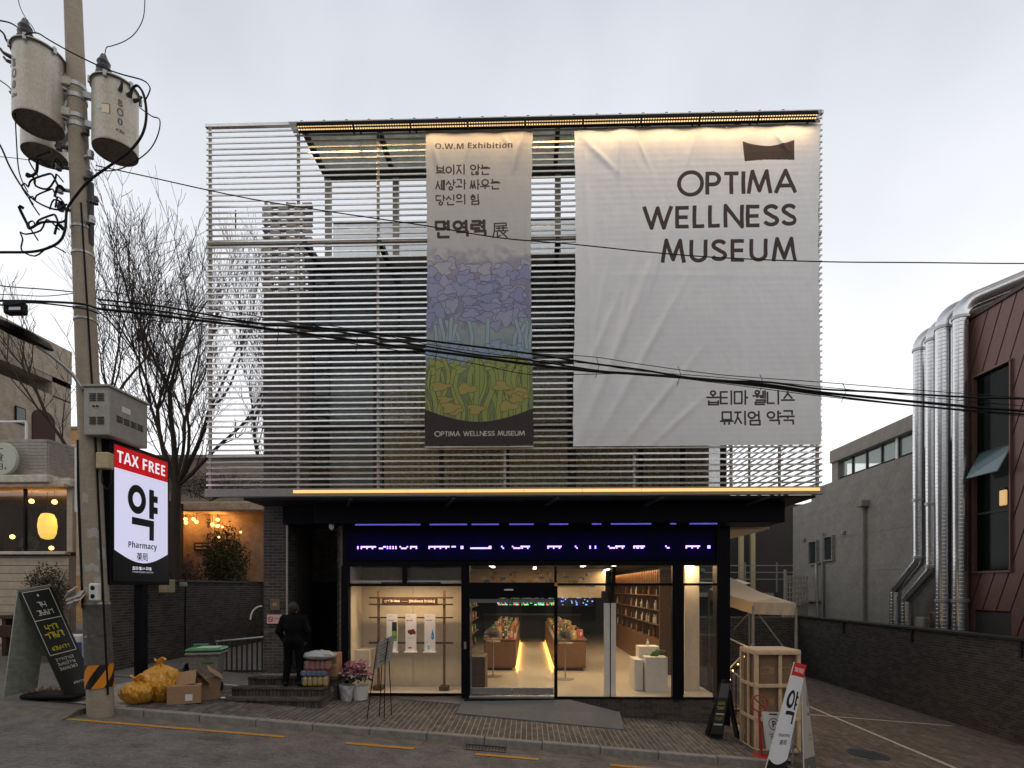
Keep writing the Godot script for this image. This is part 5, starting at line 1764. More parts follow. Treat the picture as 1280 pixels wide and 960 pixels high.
	strokes(rk, [[0.5, 0, 0.1, 0.3], [0.5, 0, 0.9, 0.3], [0.25, 0.35, 0.75, 0.35, 0.75, 0.75, 0.25, 0.75, 0.25, 0.35], [0.25, 0.55, 0.75, 0.55], [0.25, 0.75, 0.25, 1.1], [0.45, 0.8, 0.85, 1.1]], 92, 84, 60, 7, dk)
	strokes(rk, [[0.1, 0, 0.9, 0, 0.9, 1, 0.1, 1, 0.1, 0], [0.1, 0.5, 0.9, 0.5]], 104, 170, 42, 7, dk)
	rk.rect(160, 196, 14, 18, Color(0.7, 0.15, 0.15))
	var rf := MB.new()
	for i in 32:
		var a := TAU * i / 32
		var c := TAU * (i + 1) / 32
		rf.tri(Vector3(0, 0, 0.055), Vector3(cos(c), sin(c), 0) * 0.41 + Vector3(0, 0, 0.055), Vector3(cos(a), sin(a), 0) * 0.41 + Vector3(0, 0, 0.055), Vector2(0.5, 0.5), Vector2(0.5 + cos(c) * 0.5, 0.5 - sin(c) * 0.5), Vector2(0.5 + cos(a) * 0.5, 0.5 - sin(a) * 0.5))
	part("print", rf, print_mat("round_sign_print", rk.tex()), rs)
	# lamps
	var ln := thing("paper_lantern", "big yellow paper lantern glowing behind the restaurant window", "lantern", Vector3(-14.0, 4.15, -16.4))
	var lm := MB.new()
	lm.lathe([Vector2(0.06, -0.38), Vector2(0.15, -0.35), Vector2(0.21, -0.22), Vector2(0.235, 0), Vector2(0.21, 0.22), Vector2(0.15, 0.35), Vector2(0.06, 0.38)], 18)
	part("lantern_shade", lm, glow("lantern_glow", Color(0.95, 0.78, 0.28), 0.9), ln)
	var lc := MB.new()
	lc.lathe([Vector2(0.1, 0.4), Vector2(0.1, 0.44), Vector2(0.0, 0.44)], 10)
	lc.tube([Vector3(0, 0.44, 0), Vector3(0, 1.4, 0)], 0.01, 0.01, 4)
	part("cord", lc, M.rubber, ln)
	var lo := OmniLight3D.new()
	lo.name = "light"
	lo.light_color = Color(1.0, 0.8, 0.4)
	lo.light_energy = 0.25
	lo.light_size = 0.3
	lo.shadow_enabled = true
	lo.position = Vector3(0.55, 0.3, 0)
	ln.add_child(lo)
	var pos := [[-14.3, 4.85, -16.2, 0.2], [-13.2, 4.75, -15.7, 0.22], [-15.6, 4.8, -16.0, 0.15], [-15.6, 3.9, -17.0, 0.0], [-14.9, 3.6, -17.6, 0.0], [-13.3, 3.8, -17.2, 0.0], [-13.9, 3.35, -17.8, 0.0], [-13.5, 3.35, -17.6, 0.0]]
	for i in pos.size():
		hanging_lamp(["warm bulb hanging over the yellow paper lantern", "warm bulb hanging nearest the restaurant window jamb", "warm bulb hanging at the left picture edge in the restaurant", "low warm bulb at the left edge of the restaurant room", "small warm bulb just left of the yellow lantern", "small warm bulb right of the yellow lantern", "left of the two lowest bulbs under the yellow lantern", "right of the two lowest bulbs under the yellow lantern"][i], Vector3(pos[i][0], pos[i][1], pos[i][2]), 0.07, pos[i][3], "warm bulbs in the restaurant", 0.25)
	var p2 := [[-12.39, 4.96, 0.38], [-12.09, 4.96, 0.0], [-12.37, 4.83, 0.0], [-11.99, 4.86, 0.0], [-11.21, 4.94, 0.38], [-11.4, 4.76, 0.0], [-11.22, 4.71, 0.0]]
	for i in p2.size():
		hanging_lamp(["upper left bulb of the four bulb cluster by the restaurant entrance", "upper right bulb of the four bulb cluster by the restaurant entrance", "lower left bulb of the four bulb cluster by the restaurant entrance", "lower right bulb of the four bulb cluster by the restaurant entrance", "top bulb of the three bulb cluster by the restaurant entrance", "left bulb of the three bulb cluster by the restaurant entrance", "right bulb of the three bulb cluster by the restaurant entrance"][i], Vector3(p2[i][0], p2[i][1] - 0.12, -20.5), 0.065, p2[i][2], "bulbs by the restaurant entrance", 0.25)
	for i in 4:
		hanging_lamp(["tiny fairy bulb highest in the entrance shrub", "tiny fairy bulb second highest in the entrance shrub", "tiny fairy bulb lowest in the entrance shrub", "tiny fairy bulb by the brick pier in the entrance shrub"][i], Vector3([-10.02, -9.91, -10.02, -9.3][i], [4.38, 4.33, 4.0, 4.16][i], -18.4), 0.035, 0.0, "fairy bulbs in the entrance shrub", 0.1)
	# distant orange house
	var oh := thing("orange_house", "distant orange rendered house behind the restaurant", "building", Vector3(-21.3, 0.5, -25.5))
	boxp("wall", Vector3(0, 4.45, 0), Vector3(3.4, 8.9, 1.0), M.orange_wall, oh)
	boxp("roof", Vector3(0, 8.95, 0), Vector3(3.5, 0.12, 1.1), M.concrete_light, oh)
	var ow := boxp("window", Vector3(1.1, 7.9, 0.52), Vector3(0.5, 0.6, 0.06), M.white_plastic, oh)
	boxp("pane", Vector3(0, 0, 0.035), Vector3(0.4, 0.5, 0.01), M.glass_green, ow)

	# brick boundary wall beside the driveway
	var bw := thing("brick_boundary_wall", "dark brick boundary wall behind the yellow rubbish bags", "wall", Vector3(-9.7, 0.2, -13.0))
	boxp("core", Vector3(-0.13, 1.16, -4.1), Vector3(0.2, 2.3, 8.2), M.mortar, bw)
	bricks(bw, Vector3(-0.035, 0.0, 0.0), Vector3.FORWARD, 8.2, Vector3.UP, 2.3, Vector3.RIGHT, 300)
	bricks(bw, Vector3(-0.24, 0.0, -0.005), Vector3.RIGHT, 0.23, Vector3.UP, 2.3, Vector3.BACK, 60)
	boxp("coping", Vector3(-0.12, 2.35, -4.1), Vector3(0.3, 0.06, 8.3), M.dark_steel, bw, 0.006)
	var w3 := boxp("core", Vector3(1.95, 1.16, -8.35), Vector3(4.0, 2.3, 0.2), M.mortar_dark, bw)
	bricks(bw, Vector3(0.0, 0.0, -8.26), Vector3.RIGHT, 3.9, Vector3.UP, 2.3, Vector3.BACK, 0)
	var fb := boxp("fuse_box", Vector3(-9.5, 2.4, -14.9), Vector3(0.22, 0.34, 0.36), M.meter_cream, null, 0.01)
	tag(fb, "beige fuse box on top of the dark brick wall", "box")
	var f2 := boxp("junction_box", Vector3(-9.58, 2.45, -15.75), Vector3(0.12, 0.12, 0.2), M.cabinet_grey, null, 0.01)
	tag(f2, "small grey junction box beside the beige fuse box", "box")
	var cb := MB.new()
	cb.tube([Vector3(-9.6, 2.6, -15.9), Vector3(-9.62, 1.6, -15.9), Vector3(-9.62, 0.5, -15.9)], 0.02, 0.02, 6)
	tag(part("wall_cable", cb, M.rubber), "black cable running down the brick boundary wall", "cable")
	var ws := thing("wall_sign", "small black sign with white letters on the brick boundary wall", "sign", Vector3(-9.64, 2.08, -14.15))
	boxp("board", Vector3(0, 0, 0), Vector3(0.02, 0.2, 0.5), M.black_panel, ws)
	var wk := Ink.new(160, 64, Color(0.03, 0.03, 0.03))
	wk.line([Vector2(26, 12), Vector2(18, 20), Vector2(32, 30), Vector2(20, 40), Vector2(20, 54)], 5, Color(0.9, 0.9, 0.88))
	scribble(wk, 52, 14, 3, 12, 2.5, Color(0.85, 0.85, 0.83), 5)
	latin(wk, "PARKING", 98, 52, 14, Color(0.9, 0.9, 0.88), true, 86)
	var wf := MB.new()
	wf.quad(Vector3(0.012, 0.095, 0.245), Vector3(0.012, 0.095, -0.245), Vector3(0.012, -0.095, -0.245), Vector3(0.012, -0.095, 0.245))
	part("print", wf, print_mat("wall_sign_print", wk.tex()), ws)
	# passage beside the shop with a low gate and handrail
	var ps := part("passage", sheet(-9.7, -5.9, -21.4, -12.7, -0.015), M.alley)
	ps.set_meta("kind", "structure")
	var gt := thing("low_gate", "low dark metal gate across the passage beside the brick pier", "gate", Vector3(-7.0, 0.2, -14.3))
	for i in 12: boxp("bar", Vector3(-0.72 + i * 0.13, 0.45, 0), Vector3(0.03, 0.86, 0.03), M.dark_steel, gt)
	boxp("top_rail", Vector3(0, 0.9, 0), Vector3(1.55, 0.04, 0.04), M.dark_steel, gt)
	boxp("bottom_rail", Vector3(0, 0.06, 0), Vector3(1.55, 0.05, 0.04), M.dark_steel, gt)
	var hr := MB.new()
	hr.tube([Vector3(-7.75, 1.02, -14.1), Vector3(-6.0, 1.22, -13.4)], 0.022, 0.022, 8)
	hr.tube([Vector3(-7.72, 1.02, -14.1), Vector3(-7.72, 0.2, -14.1)], 0.02, 0.02, 6)
	tag(part("handrail", hr, M.galvanised), "sloping steel handrail above the low dark gate", "handrail")
	var hk := MB.new()
	var pts := []
	for i in 9: pts.append(Vector3(-0.26 * sin(PI * 0.5 * i / 8.0), -0.3 * (1.0 - cos(PI * 0.5 * i / 8.0)), 0))
	hk.tube(pts, 0.018, 0.018, 6)
	tag(part("pipe_bracket", hk, M.white_plastic, null, Vector3(-5.9, 1.95, -12.62)), "short curved white pipe on the side of the brick pier", "pipe")
	# low stone planter and dark bench by the alley
	var pw := boxp("planter_wall", Vector3(-13.9, 1.05, -12.6), Vector3(2.6, 0.7, 0.5), M.stone, null, 0.06)
	tag(pw, "low pale stone planter wall at the left picture edge", "planter")
	var bn := thing("dark_bench", "dark brown timber bench against the restaurant siding", "bench", Vector3(-12.2, 0.7, -13.8))
	boxp("seat", Vector3(0, 0.95, 0), Vector3(1.2, 0.1, 0.5), M.walnut_dark, bn, 0.01)
	boxp("front_board", Vector3(0, 0.6, 0.2), Vector3(1.16, 0.3, 0.05), M.walnut_dark, bn, 0.006)
	for s in [-0.5, 0.5]: boxp("leg", Vector3(s, 0.45, 0), Vector3(0.1, 0.9, 0.4), M.walnut_dark, bn, 0.006)
	var bx := thing("white_standing_sign", "white plastic standing sign with blue label behind the utility pole", "sign", Vector3(-9.05, 0.36, -11.2))
	boxp("board", Vector3(0, 0.55, 0), Vector3(0.5, 1.05, 0.16), M.white_plastic, bx, 0.04)
	boxp("label", Vector3(0.05, 0.75, 0.085), Vector3(0.4, 0.34, 0.01), mat("label_blue", lin(0.03, 0.06, 0.2), 0.6), bx)
	var rub := MB.new()
	for i in 26:
		var c := Vector3(rng.randf_range(-0.5, 0.5), 0.03, rng.randf_range(-0.25, 0.25))
		rub.cbox(c, Vector3(rng.randf_range(0.05, 0.14), rng.randf_range(0.04, 0.09), rng.randf_range(0.05, 0.12)), 0.02, Basis(Vector3(rng.randf(), 1, rng.randf()).normalized(), rng.randf() * 3.0))
	var ro := part("rubble", rub, mat("rubble", lin(0.25, 0.18, 0.13), 0.9, 0.0, "concrete", 0.3), null, Vector3(-9.0, 0.37, -10.7))
	ro.set_meta("kind", "stuff")
	tag(ro, "small heap of brown rubble and litter by the green A-board", "rubble")

# ---------------------------------------------------------------- right of the shop
func ribbed(h: float, r: float, pitch := 0.11) -> MB:
	var mb := MB.new()
	var prof := []
	var y := 0.0
	while y < h:
		prof.append(Vector2(r, y))
		prof.append(Vector2(r, minf(h, y + pitch * 0.8)))
		prof.append(Vector2(r + 0.002, minf(h, y + pitch * 0.9)))
		y += pitch
	prof.append(Vector2(r, h))
	mb.lathe(prof, 18)
	return mb

func smooth(p: Array, n := 5) -> Array:
	var out := []
	for i in p.size() - 1:
		var a: Vector3 = p[maxi(i - 1, 0)]
		var b: Vector3 = p[i]
		var c: Vector3 = p[i + 1]
		var d: Vector3 = p[mini(i + 2, p.size() - 1)]
		for k in n: out.append(b.cubic_interpolate(c, a, d, float(k) / n))
	out.append(p[p.size() - 1])
	return out

func build_right_side() -> void:
	# concrete house along the lot
	var C := thing("concrete_house", "grey concrete house with ribbon windows beyond the parking lot", "building", Vector3(12.6, -1.2, -22.0))
	boxp("wall", Vector3(2.5, 3.97, 0.6), Vector3(5.0, 7.94, 9.2), M.concrete_wall, C)
	boxp("wall", Vector3(2.5, 3.7, -4.9), Vector3(4.98, 7.4, 1.8), M.concrete_wall, C)
	boxp("upper_storey", Vector3(3.4, 8.15, -0.2), Vector3(4.8, 0.4, 7.4), M.concrete_wall, C)
	boxp("parapet", Vector3(3.3, 9.35, -0.2), Vector3(5.0, 0.55, 7.6), M.concrete_light, C, 0.02)
	boxp("corner_pier", Vector3(1.1, 8.65, -3.75), Vector3(0.4, 1.4, 0.5), M.concrete_light, C)
	boxp("rear_wall", Vector3(4.6, 8.6, -0.2), Vector3(0.2, 1.2, 7.2), M.room_dark, C)
	for i in 7:
		var w := group_part("window", C, Vector3(1.05, 8.72, -3.1 + i * 1.0))
		boxp("frame", Vector3(0, 0, -0.47), Vector3(0.1, 0.8, 0.07), M.dark_steel, w)
		boxp("frame", Vector3(0, -0.38, 0.0), Vector3(0.1, 0.06, 0.9), M.dark_steel, w)
		boxp("pane", Vector3(0, 0.02, 0.02), Vector3(0.014, 0.74, 0.9), M.glass_green, w)
	boxp("mullion", Vector3(1.03, 8.72, 0.4), Vector3(0.14, 0.82, 0.12), M.white_plastic, C)
	for w in [[-3.7, 5.1], [-2.4, 5.2]]:
		var v := boxp("vent_window", Vector3(-0.01, w[1], w[0]), Vector3(0.05, 0.95, 0.62), M.dark_steel, C)
		boxp("pane", Vector3(-0.03, 0, 0), Vector3(0.012, 0.85, 0.5), M.glass_dark, v)
		for q in [[0.0, 0.5, 0.06, 0.74], [0.0, -0.5, 0.06, 0.74], [0.34, 0.0, 0.94, 0.06], [-0.34, 0.0, 0.94, 0.06]]:
			boxp("surround", Vector3(-0.05, q[1], q[0]), Vector3(0.12, q[2], q[3]), M.concrete_wall, v)
	for z in [-4.6, -1.3]:
		boxp("wall_light", Vector3(-0.06, 5.75, z), Vector3(0.12, 0.16, 0.14), M.galvanised, C, 0.02)
	var dp := MB.new()
	dp.tube([Vector3(-0.09, 0.6, 0.15), Vector3(-0.09, 6.6, 0.15)], 0.06, 0.06, 8)
	part("downpipe", dp, M.concrete_light, C)
	boxp("rain_hopper", Vector3(-0.14, 6.7, 0.15), Vector3(0.26, 0.24, 0.4), M.concrete_light, C, 0.01)
	dp = MB.new()
	dp.tube([Vector3(-0.09, 0.6, -2.85), Vector3(-0.09, 5.9, -2.85)], 0.05, 0.05, 8)
	part("downpipe", dp, M.frame_grey, C)
	dp = MB.new()
	dp.tube(smooth([Vector3(0.0, 4.6, -3.1), Vector3(-0.2, 4.6, -3.1), Vector3(-0.22, 4.4, -3.1), Vector3(-0.22, 2.6, -3.0), Vector3(-0.12, 1.8, -2.95)], 4), 0.07, 0.07, 8)
	part("vent_pipe", dp, M.galvanised, C)
	boxp("ledge", Vector3(-0.12, 3.0, -3.9), Vector3(0.24, 0.08, 2.0), M.concrete_light, C)
	boxp("ledge", Vector3(-0.1, 2.2, -3.9), Vector3(0.2, 0.06, 2.0), M.galvanised, C)
	for y in [2.6, 4.2, 5.6]: boxp("form_joint", Vector3(-0.002, y, 1.0), Vector3(0.012, 0.02, 8.2), M.concrete_light, C)
	# red clad house: diagonal standing-seam panels on the face along the lot
	var R := thing("red_clad_house", "house clad in dark red diagonal metal panels with a tall slot window", "building", Vector3(12.4, -1.2, -16.8))
	boxp("wall", Vector3(3.06, 5.5, 4.4), Vector3(6.0, 11.0, 8.8), M.red_seam, R)
	var rect := PackedVector2Array([Vector2(0, 0), Vector2(8.8, 0), Vector2(8.8, 11.05), Vector2(0, 11.05)])
	var holes := [PackedVector2Array([Vector2(0.52, 4.0), Vector2(1.72, 4.0), Vector2(1.72, 9.35), Vector2(0.52, 9.35)]), PackedVector2Array([Vector2(0.52, 0.2), Vector2(1.72, 0.2), Vector2(1.72, 2.95), Vector2(0.52, 2.95)])]
	var face := Basis(Vector3(0, 0, 1), Vector3.UP, Vector3(-1, 0, 0))
	var dir := Vector2(0.42, 1.0).normalized()
	var nor := Vector2(dir.y, -dir.x)
	for i in range(-16, 24):
		var c := nor * (i * 0.42)
		var strip := PackedVector2Array([c - dir * 20 + nor * 0.02, c + dir * 20 + nor * 0.02, c + dir * 20 + nor * 0.4, c - dir * 20 + nor * 0.4])
		for poly in Geometry2D.intersect_polygons(strip, rect):
			var todo := [poly]
			for hl in holes:
				var nx := []
				for q in todo: nx.append_array(Geometry2D.clip_polygons(q, hl))
				todo = nx
			for q in todo:
				if q.size() < 3 or Geometry2D.triangulate_polygon(q).size() == 0: continue
				var mb := MB.new()
				mb.prism(q, 0.03, Vector3(-0.05, 0, 0), face)
				part("cladding_panel", mb, M.red_clad, R)
	boxp("roof_trim", Vector3(0.0, 11.08, 4.4), Vector3(0.2, 0.1, 8.9), M.red_seam, R)
	var win := group_part("slot_window", R, Vector3(0.0, 6.68, 1.12))
	boxp("reveal", Vector3(0.2, 0, -0.62), Vector3(0.6, 5.4, 0.04), M.red_clad, win)
	boxp("reveal", Vector3(-0.04, -2.7, 0), Vector3(0.14, 0.05, 1.3), M.red_clad, win)
	boxp("reveal", Vector3(-0.04, 2.7, 0), Vector3(0.14, 0.05, 1.3), M.red_clad, win)
	boxp("reveal", Vector3(-0.04, 0, 0.62), Vector3(0.14, 5.4, 0.04), M.red_clad, win)
	boxp("pane", Vector3(0.02, 0, 0), Vector3(0.014, 5.3, 1.2), pane_mat("glass_slot", Color(0.05, 0.075, 0.075), 0.92, 0.12), win)
	M.glass_slot.metallic_specular = 0.2
	for y in [-1.1, 0.55]: boxp("transom", Vector3(0.0, y, 0), Vector3(0.05, 0.06, 1.2), M.dark_steel, win)
	var op := boxp("open_sash", Vector3(-0.2, 0.2, 0.05), Vector3(0.03, 0.75, 1.05), pane_mat("glass_sash", Color(0.4, 0.55, 0.55), 0.4), win)
	op.rotation.z = -0.5
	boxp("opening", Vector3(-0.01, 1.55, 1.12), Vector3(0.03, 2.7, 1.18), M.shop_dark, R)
	var wl := thing("window_lamp", "small warm lamp glowing inside the red house's slot window", "lamp", Vector3(12.37, 4.7, -15.35))
	boxp("lamp_shade", Vector3.ZERO, Vector3(0.06, 0.4, 0.22), glow("slot_lamp", Color(0.85, 0.66, 0.3), 0.7), wl, 0.02)
	boxp("mount", Vector3(0.02, 0.23, 0), Vector3(0.04, 0.06, 0.1), M.dark_steel, wl)
	# four spiral ducts
	var dn := ["first spiral duct from the left, bent at its foot", "second spiral duct from the left, bent at its foot", "third spiral duct, straight down beside the red wall", "rightmost spiral duct against the red wall"]
	var dz := [-18.2, -17.62, -17.02, -16.5]
	for i in 4:
		var bent := i < 2
		var r: float = [0.17, 0.175, 0.2, 0.19][i]
		var x := 12.12 - (0.1 if i == 2 else 0.0)
		var y0: float = [3.25, 2.95, -1.1, -1.1][i]
		var y1: float = 9.75 + [0.0, 0.05, 0.15, 0.2][i]
		var D := thing("spiral_duct", dn[i], "duct", Vector3(x, 0, dz[i]), 0.0, "spiral ducts on the side wall")
		part("riser", ribbed(y1 - y0, r), M.duct, D, Vector3(0, y0, 0))
		var el := MB.new()
		el.tube(smooth([Vector3(0, y1 - 0.02, 0), Vector3(0.03, y1 + 0.2, 0.02), Vector3(0.22, y1 + 0.42, 0.1), Vector3(0.6, y1 + 0.55, 0.3), Vector3(1.6, y1 + 0.85, 0.9)], 4), r, r, 14)
		part("elbow", el, M.duct, D)
		for yy in [y1 - 0.03, lerpf(y0, y1, 0.28), y0 + 0.05]:
			var cl := MB.new()
			cl.lathe([Vector2(r, -0.05), Vector2(r + 0.025, -0.04), Vector2(r + 0.025, 0.04), Vector2(r, 0.05)], 18)
			part("clamp", cl, M.galvanised, D, Vector3(0, yy, 0))
		if bent:
			var a := Vector3(0, y0, 0)
			var c := Vector3(0, y0 - 1.0, -1.15)
			var el2 := MB.new()
			el2.tube([a + Vector3(0, 0.05, 0), a + Vector3(0, -0.08, -0.04), c + Vector3(0, 0.08, 0.06), c], r, r, 14)
			part("offset_bend", el2, M.duct, D)
			part("foot_riser", ribbed(y0 - 1.0 + 1.1, r), M.duct, D, Vector3(0, -1.1, -1.15))
	var mt := thing("gas_meter", "small grey gas meter under the bent ducts", "meter", Vector3(12.3, 1.25, -18.3))
	boxp("body", Vector3.ZERO, Vector3(0.25, 0.4, 0.4), M.cabinet_grey, mt, 0.04)
	var mp := MB.new()
	mp.tube([Vector3(-0.05, 0.1, 0.4), Vector3(-0.05, 0.35, 0.4), Vector3(-0.05, 0.35, 0.7), Vector3(-0.05, -1.5, 0.7)], 0.03, 0.03, 6)
	part("pipe", mp, M.cardboard, mt)
	# brick wall round the parking lot
	var bw := thing("lot_brick_wall", "long dark brick wall bounding the parking lot", "wall", Vector3(11.1, -1.25, -11.0))
	boxp("core", Vector3(0.14, 1.2, -6.6), Vector3(0.2, 2.4, 13.2), M.mortar_dark, bw)
	bricks(bw, Vector3(0.035, 0.0, 0.0), Vector3.FORWARD, 13.2, Vector3.UP, 2.4, Vector3.LEFT, 300)
	boxp("coping", Vector3(0.12, 2.44, -6.6), Vector3(0.34, 0.07, 13.3), M.dark_steel, bw, 0.006)
	for z in [-2.3, -6.0, -9.6]:
		boxp("weep_pipe", Vector3(0.0, 2.2, z), Vector3(0.05, 0.36, 0.07), M.dark_steel, bw)
	boxp("end_wall", Vector3(-3.2, 1.2, -13.1), Vector3(6.5, 2.4, 0.2), M.mortar_dark, bw)
	bricks(bw, Vector3(-6.6, 0.0, -13.0), Vector3.RIGHT, 6.6, Vector3.UP, 2.4, Vector3.BACK, 0)
	# the dark house behind the lot
	var dh := thing("dark_rear_house", "dark house with two cream posts and a railing behind the parking lot", "building", Vector3(8.4, -1.2, -31.0))
	boxp("wall", Vector3(1.6, 4.0, -2.0), Vector3(12.0, 8.0, 4.0), M.shop_dark, dh)
	boxp("balcony_deck", Vector3(0, 3.2, 0.6), Vector3(8.2, 0.2, 1.4), M.concrete_wall, dh)
	for x in [2.75, 3.35]: boxp("post", Vector3(x, 4.9, 0.5), Vector3(0.22, 3.2, 0.2), M.meter_cream, dh)
	for y in [4.0, 4.35, 4.7]: boxp("rail", Vector3(2.8, y, 1.2), Vector3(5.6, 0.05, 0.05), M.frame_grey, dh)
	for x in [-0.5, 1.1, 2.7, 4.3]: boxp("baluster", Vector3(x, 4.1, 1.2), Vector3(0.06, 1.5, 0.06), M.frame_grey, dh)
	var lf := thing("lattice_fence", "small weathered timber lattice fence above the end of the lot", "fence", Vector3(11.6, 1.3, -25.2))
	boxp("wall_block", Vector3(0, -0.35, -0.2), Vector3(1.0, 1.3, 0.3), M.concrete_wall, lf)
	for i in 8:
		boxp("slat", Vector3(-0.42 + i * 0.12, 0.95, 0), Vector3(0.06, 1.3, 0.03), M.plank, lf)
	for i in 6: boxp("cross_slat", Vector3(0, 0.42 + i * 0.22, 0.03), Vector3(0.95, 0.05, 0.02), M.plank, lf)
	boxp("post", Vector3(-0.5, 1.05, 0), Vector3(0.09, 1.6, 0.09), M.plank, lf)
	# canopy tent
	var tn := thing("canopy_tent", "beige canopy tent on grey legs right of the shop", "tent", Vector3(5.6, -0.8, -14.5))
	var A := Vector3(0.0, 2.8, 0)
	var Bq := Vector3(1.05, 2.77, 0)
	var Rg := Vector3(0.52, 2.9, -0.12)
	var A2 := Vector3(-0.1, 3.1, -3.2)
	var B2 := Vector3(1.2, 3.1, -3.2)
	var R2 := Vector3(0.45, 3.5, -3.1)
	var rf := MB.new()
	var sheetf := func(p: Vector3, q: Vector3, r: Vector3, s: Vector3, sag: float) -> void:
		rf.grid(func(u: float, v: float) -> Vector3: return p.lerp(q, u).lerp(s.lerp(r, u), v) - Vector3(0, sag * sin(u * PI) * sin(v * PI), 0), 10, 10)
	sheetf.call(A2, R2, Rg, A, 0.06)
	sheetf.call(R2, B2, Bq, Rg, 0.06)
	rf.tri(A, Rg, Bq)
	part("roof", rf, M.tent, tn)
	var vl := MB.new()
	for e in [[A, Bq], [A2, A], [Bq, B2]]:
		vl.grid(func(u: float, v: float) -> Vector3:
			var p: Vector3 = e[0].lerp(e[1], u)
			var out: Vector3 = (e[1] - e[0]).cross(Vector3.UP).normalized()
			return p + Vector3(0, -0.3 * v, 0) + out * (0.02 * v + 0.018 * sin(u * 23.0 + v * 2.0) * v), 24, 4)
	part("valance", vl, M.tent, tn)
	for p in [A, Bq, A2, B2]:
		boxp("leg", Vector3(p.x, p.y * 0.5 - 0.05, p.z), Vector3(0.05, p.y - 0.1, 0.05), M.frame_grey, tn)
	var bx := MB.new()
	bx.bar(Vector3(0.15, 2.5, -0.05), Vector3(0.75, 1.7, -0.05), 0.025, 0.025)
	bx.bar(Vector3(0.05, 2.0, -1.5), Vector3(0.05, 2.6, -0.2), 0.025, 0.025)
	part("brace", bx, M.frame_grey, tn)
	var t2 := thing("small_awning", "small pale awning behind the canopy tent", "awning", Vector3(5.4, 2.3, -20.0))
	var aw := MB.new()
	aw.grid(func(u: float, v: float) -> Vector3: return Vector3(u * 1.8, 0.35 - 0.1 * sin(u * PI) - 0.15 * v, v * 1.2), 10, 4)
	part("cloth", aw, M.tent, t2)
	for x in [0.05, 1.75]: boxp("leg", Vector3(x, -1.5, 1.15), Vector3(0.05, 3.2, 0.05), M.frame_grey, t2)
	var tp := MB.new()
	for i in 40:
		var c := Vector3(rng.randf_range(-0.8, 0.8), rng.randf_range(-0.3, 0.4), rng.randf_range(-0.2, 0.2))
		tp.cbox(c, Vector3(0.4, 0.25, 0.3), 0.1, Basis(Vector3(rng.randf(), rng.randf(), 1).normalized(), rng.randf() * 6))
	tag(part("green_tarpaulin", tp, mat("tarp_green", lin(0.06, 0.13, 0.05), 0.6, 0.0, "blotch", 0.6), null, Vector3(8.0, 3.4, -29.2)), "crumpled green tarpaulin on the rear house's balcony", "tarpaulin")
	# stair rails and dark gate behind the crate
	var gf := thing("metal_fence", "dark metal bar fence beside the shop's right corner", "fence", Vector3(5.0, -0.7, -14.0))
	for i in 14: boxp("bar", Vector3(-0.6 + i * 0.1, 0.65, 0), Vector3(0.025, 1.3, 0.025), M.dark_steel, gf)
	boxp("rail", Vector3(0.05, 1.3, 0), Vector3(1.4, 0.04, 0.04), M.dark_steel, gf)
	boxp("rail", Vector3(0.05, 0.1, 0), Vector3(1.4, 0.04, 0.04), M.dark_steel, gf)
	var h2 := MB.new()
	h2.tube([Vector3(4.45, 0.55, -12.9), Vector3(4.62, 0.35, -12.3), Vector3(4.62, -0.55, -12.3)], 0.02, 0.02, 6)
	h2.tube([Vector3(4.45, 0.55, -12.9), Vector3(5.4, 1.0, -14.0)], 0.02, 0.02, 6)
	h2.tube([Vector3(4.45, 1.25, -13.2), Vector3(5.1, 0.95, -13.0)], 0.02, 0.02, 6)
	tag(part("stair_rail", h2, M.galvanised), "bent steel stair rail between the shop corner and the crate", "handrail")
	for i in 7:
		hanging_lamp("%s small warm bulb of the string beside the timber crate" % ["lowest", "second", "third", "fourth", "fifth", "sixth", "highest"][i], Vector3(4.52 + i * 0.065 + (0.0 if i > 1 else -0.05), [0.32, 0.52, 0.66, 0.74, 0.83, 0.91, 1.0][i], -12.9), 0.02, 0.12 if i == 3 else 0.0, "bulb string beside the crate", 0.05)
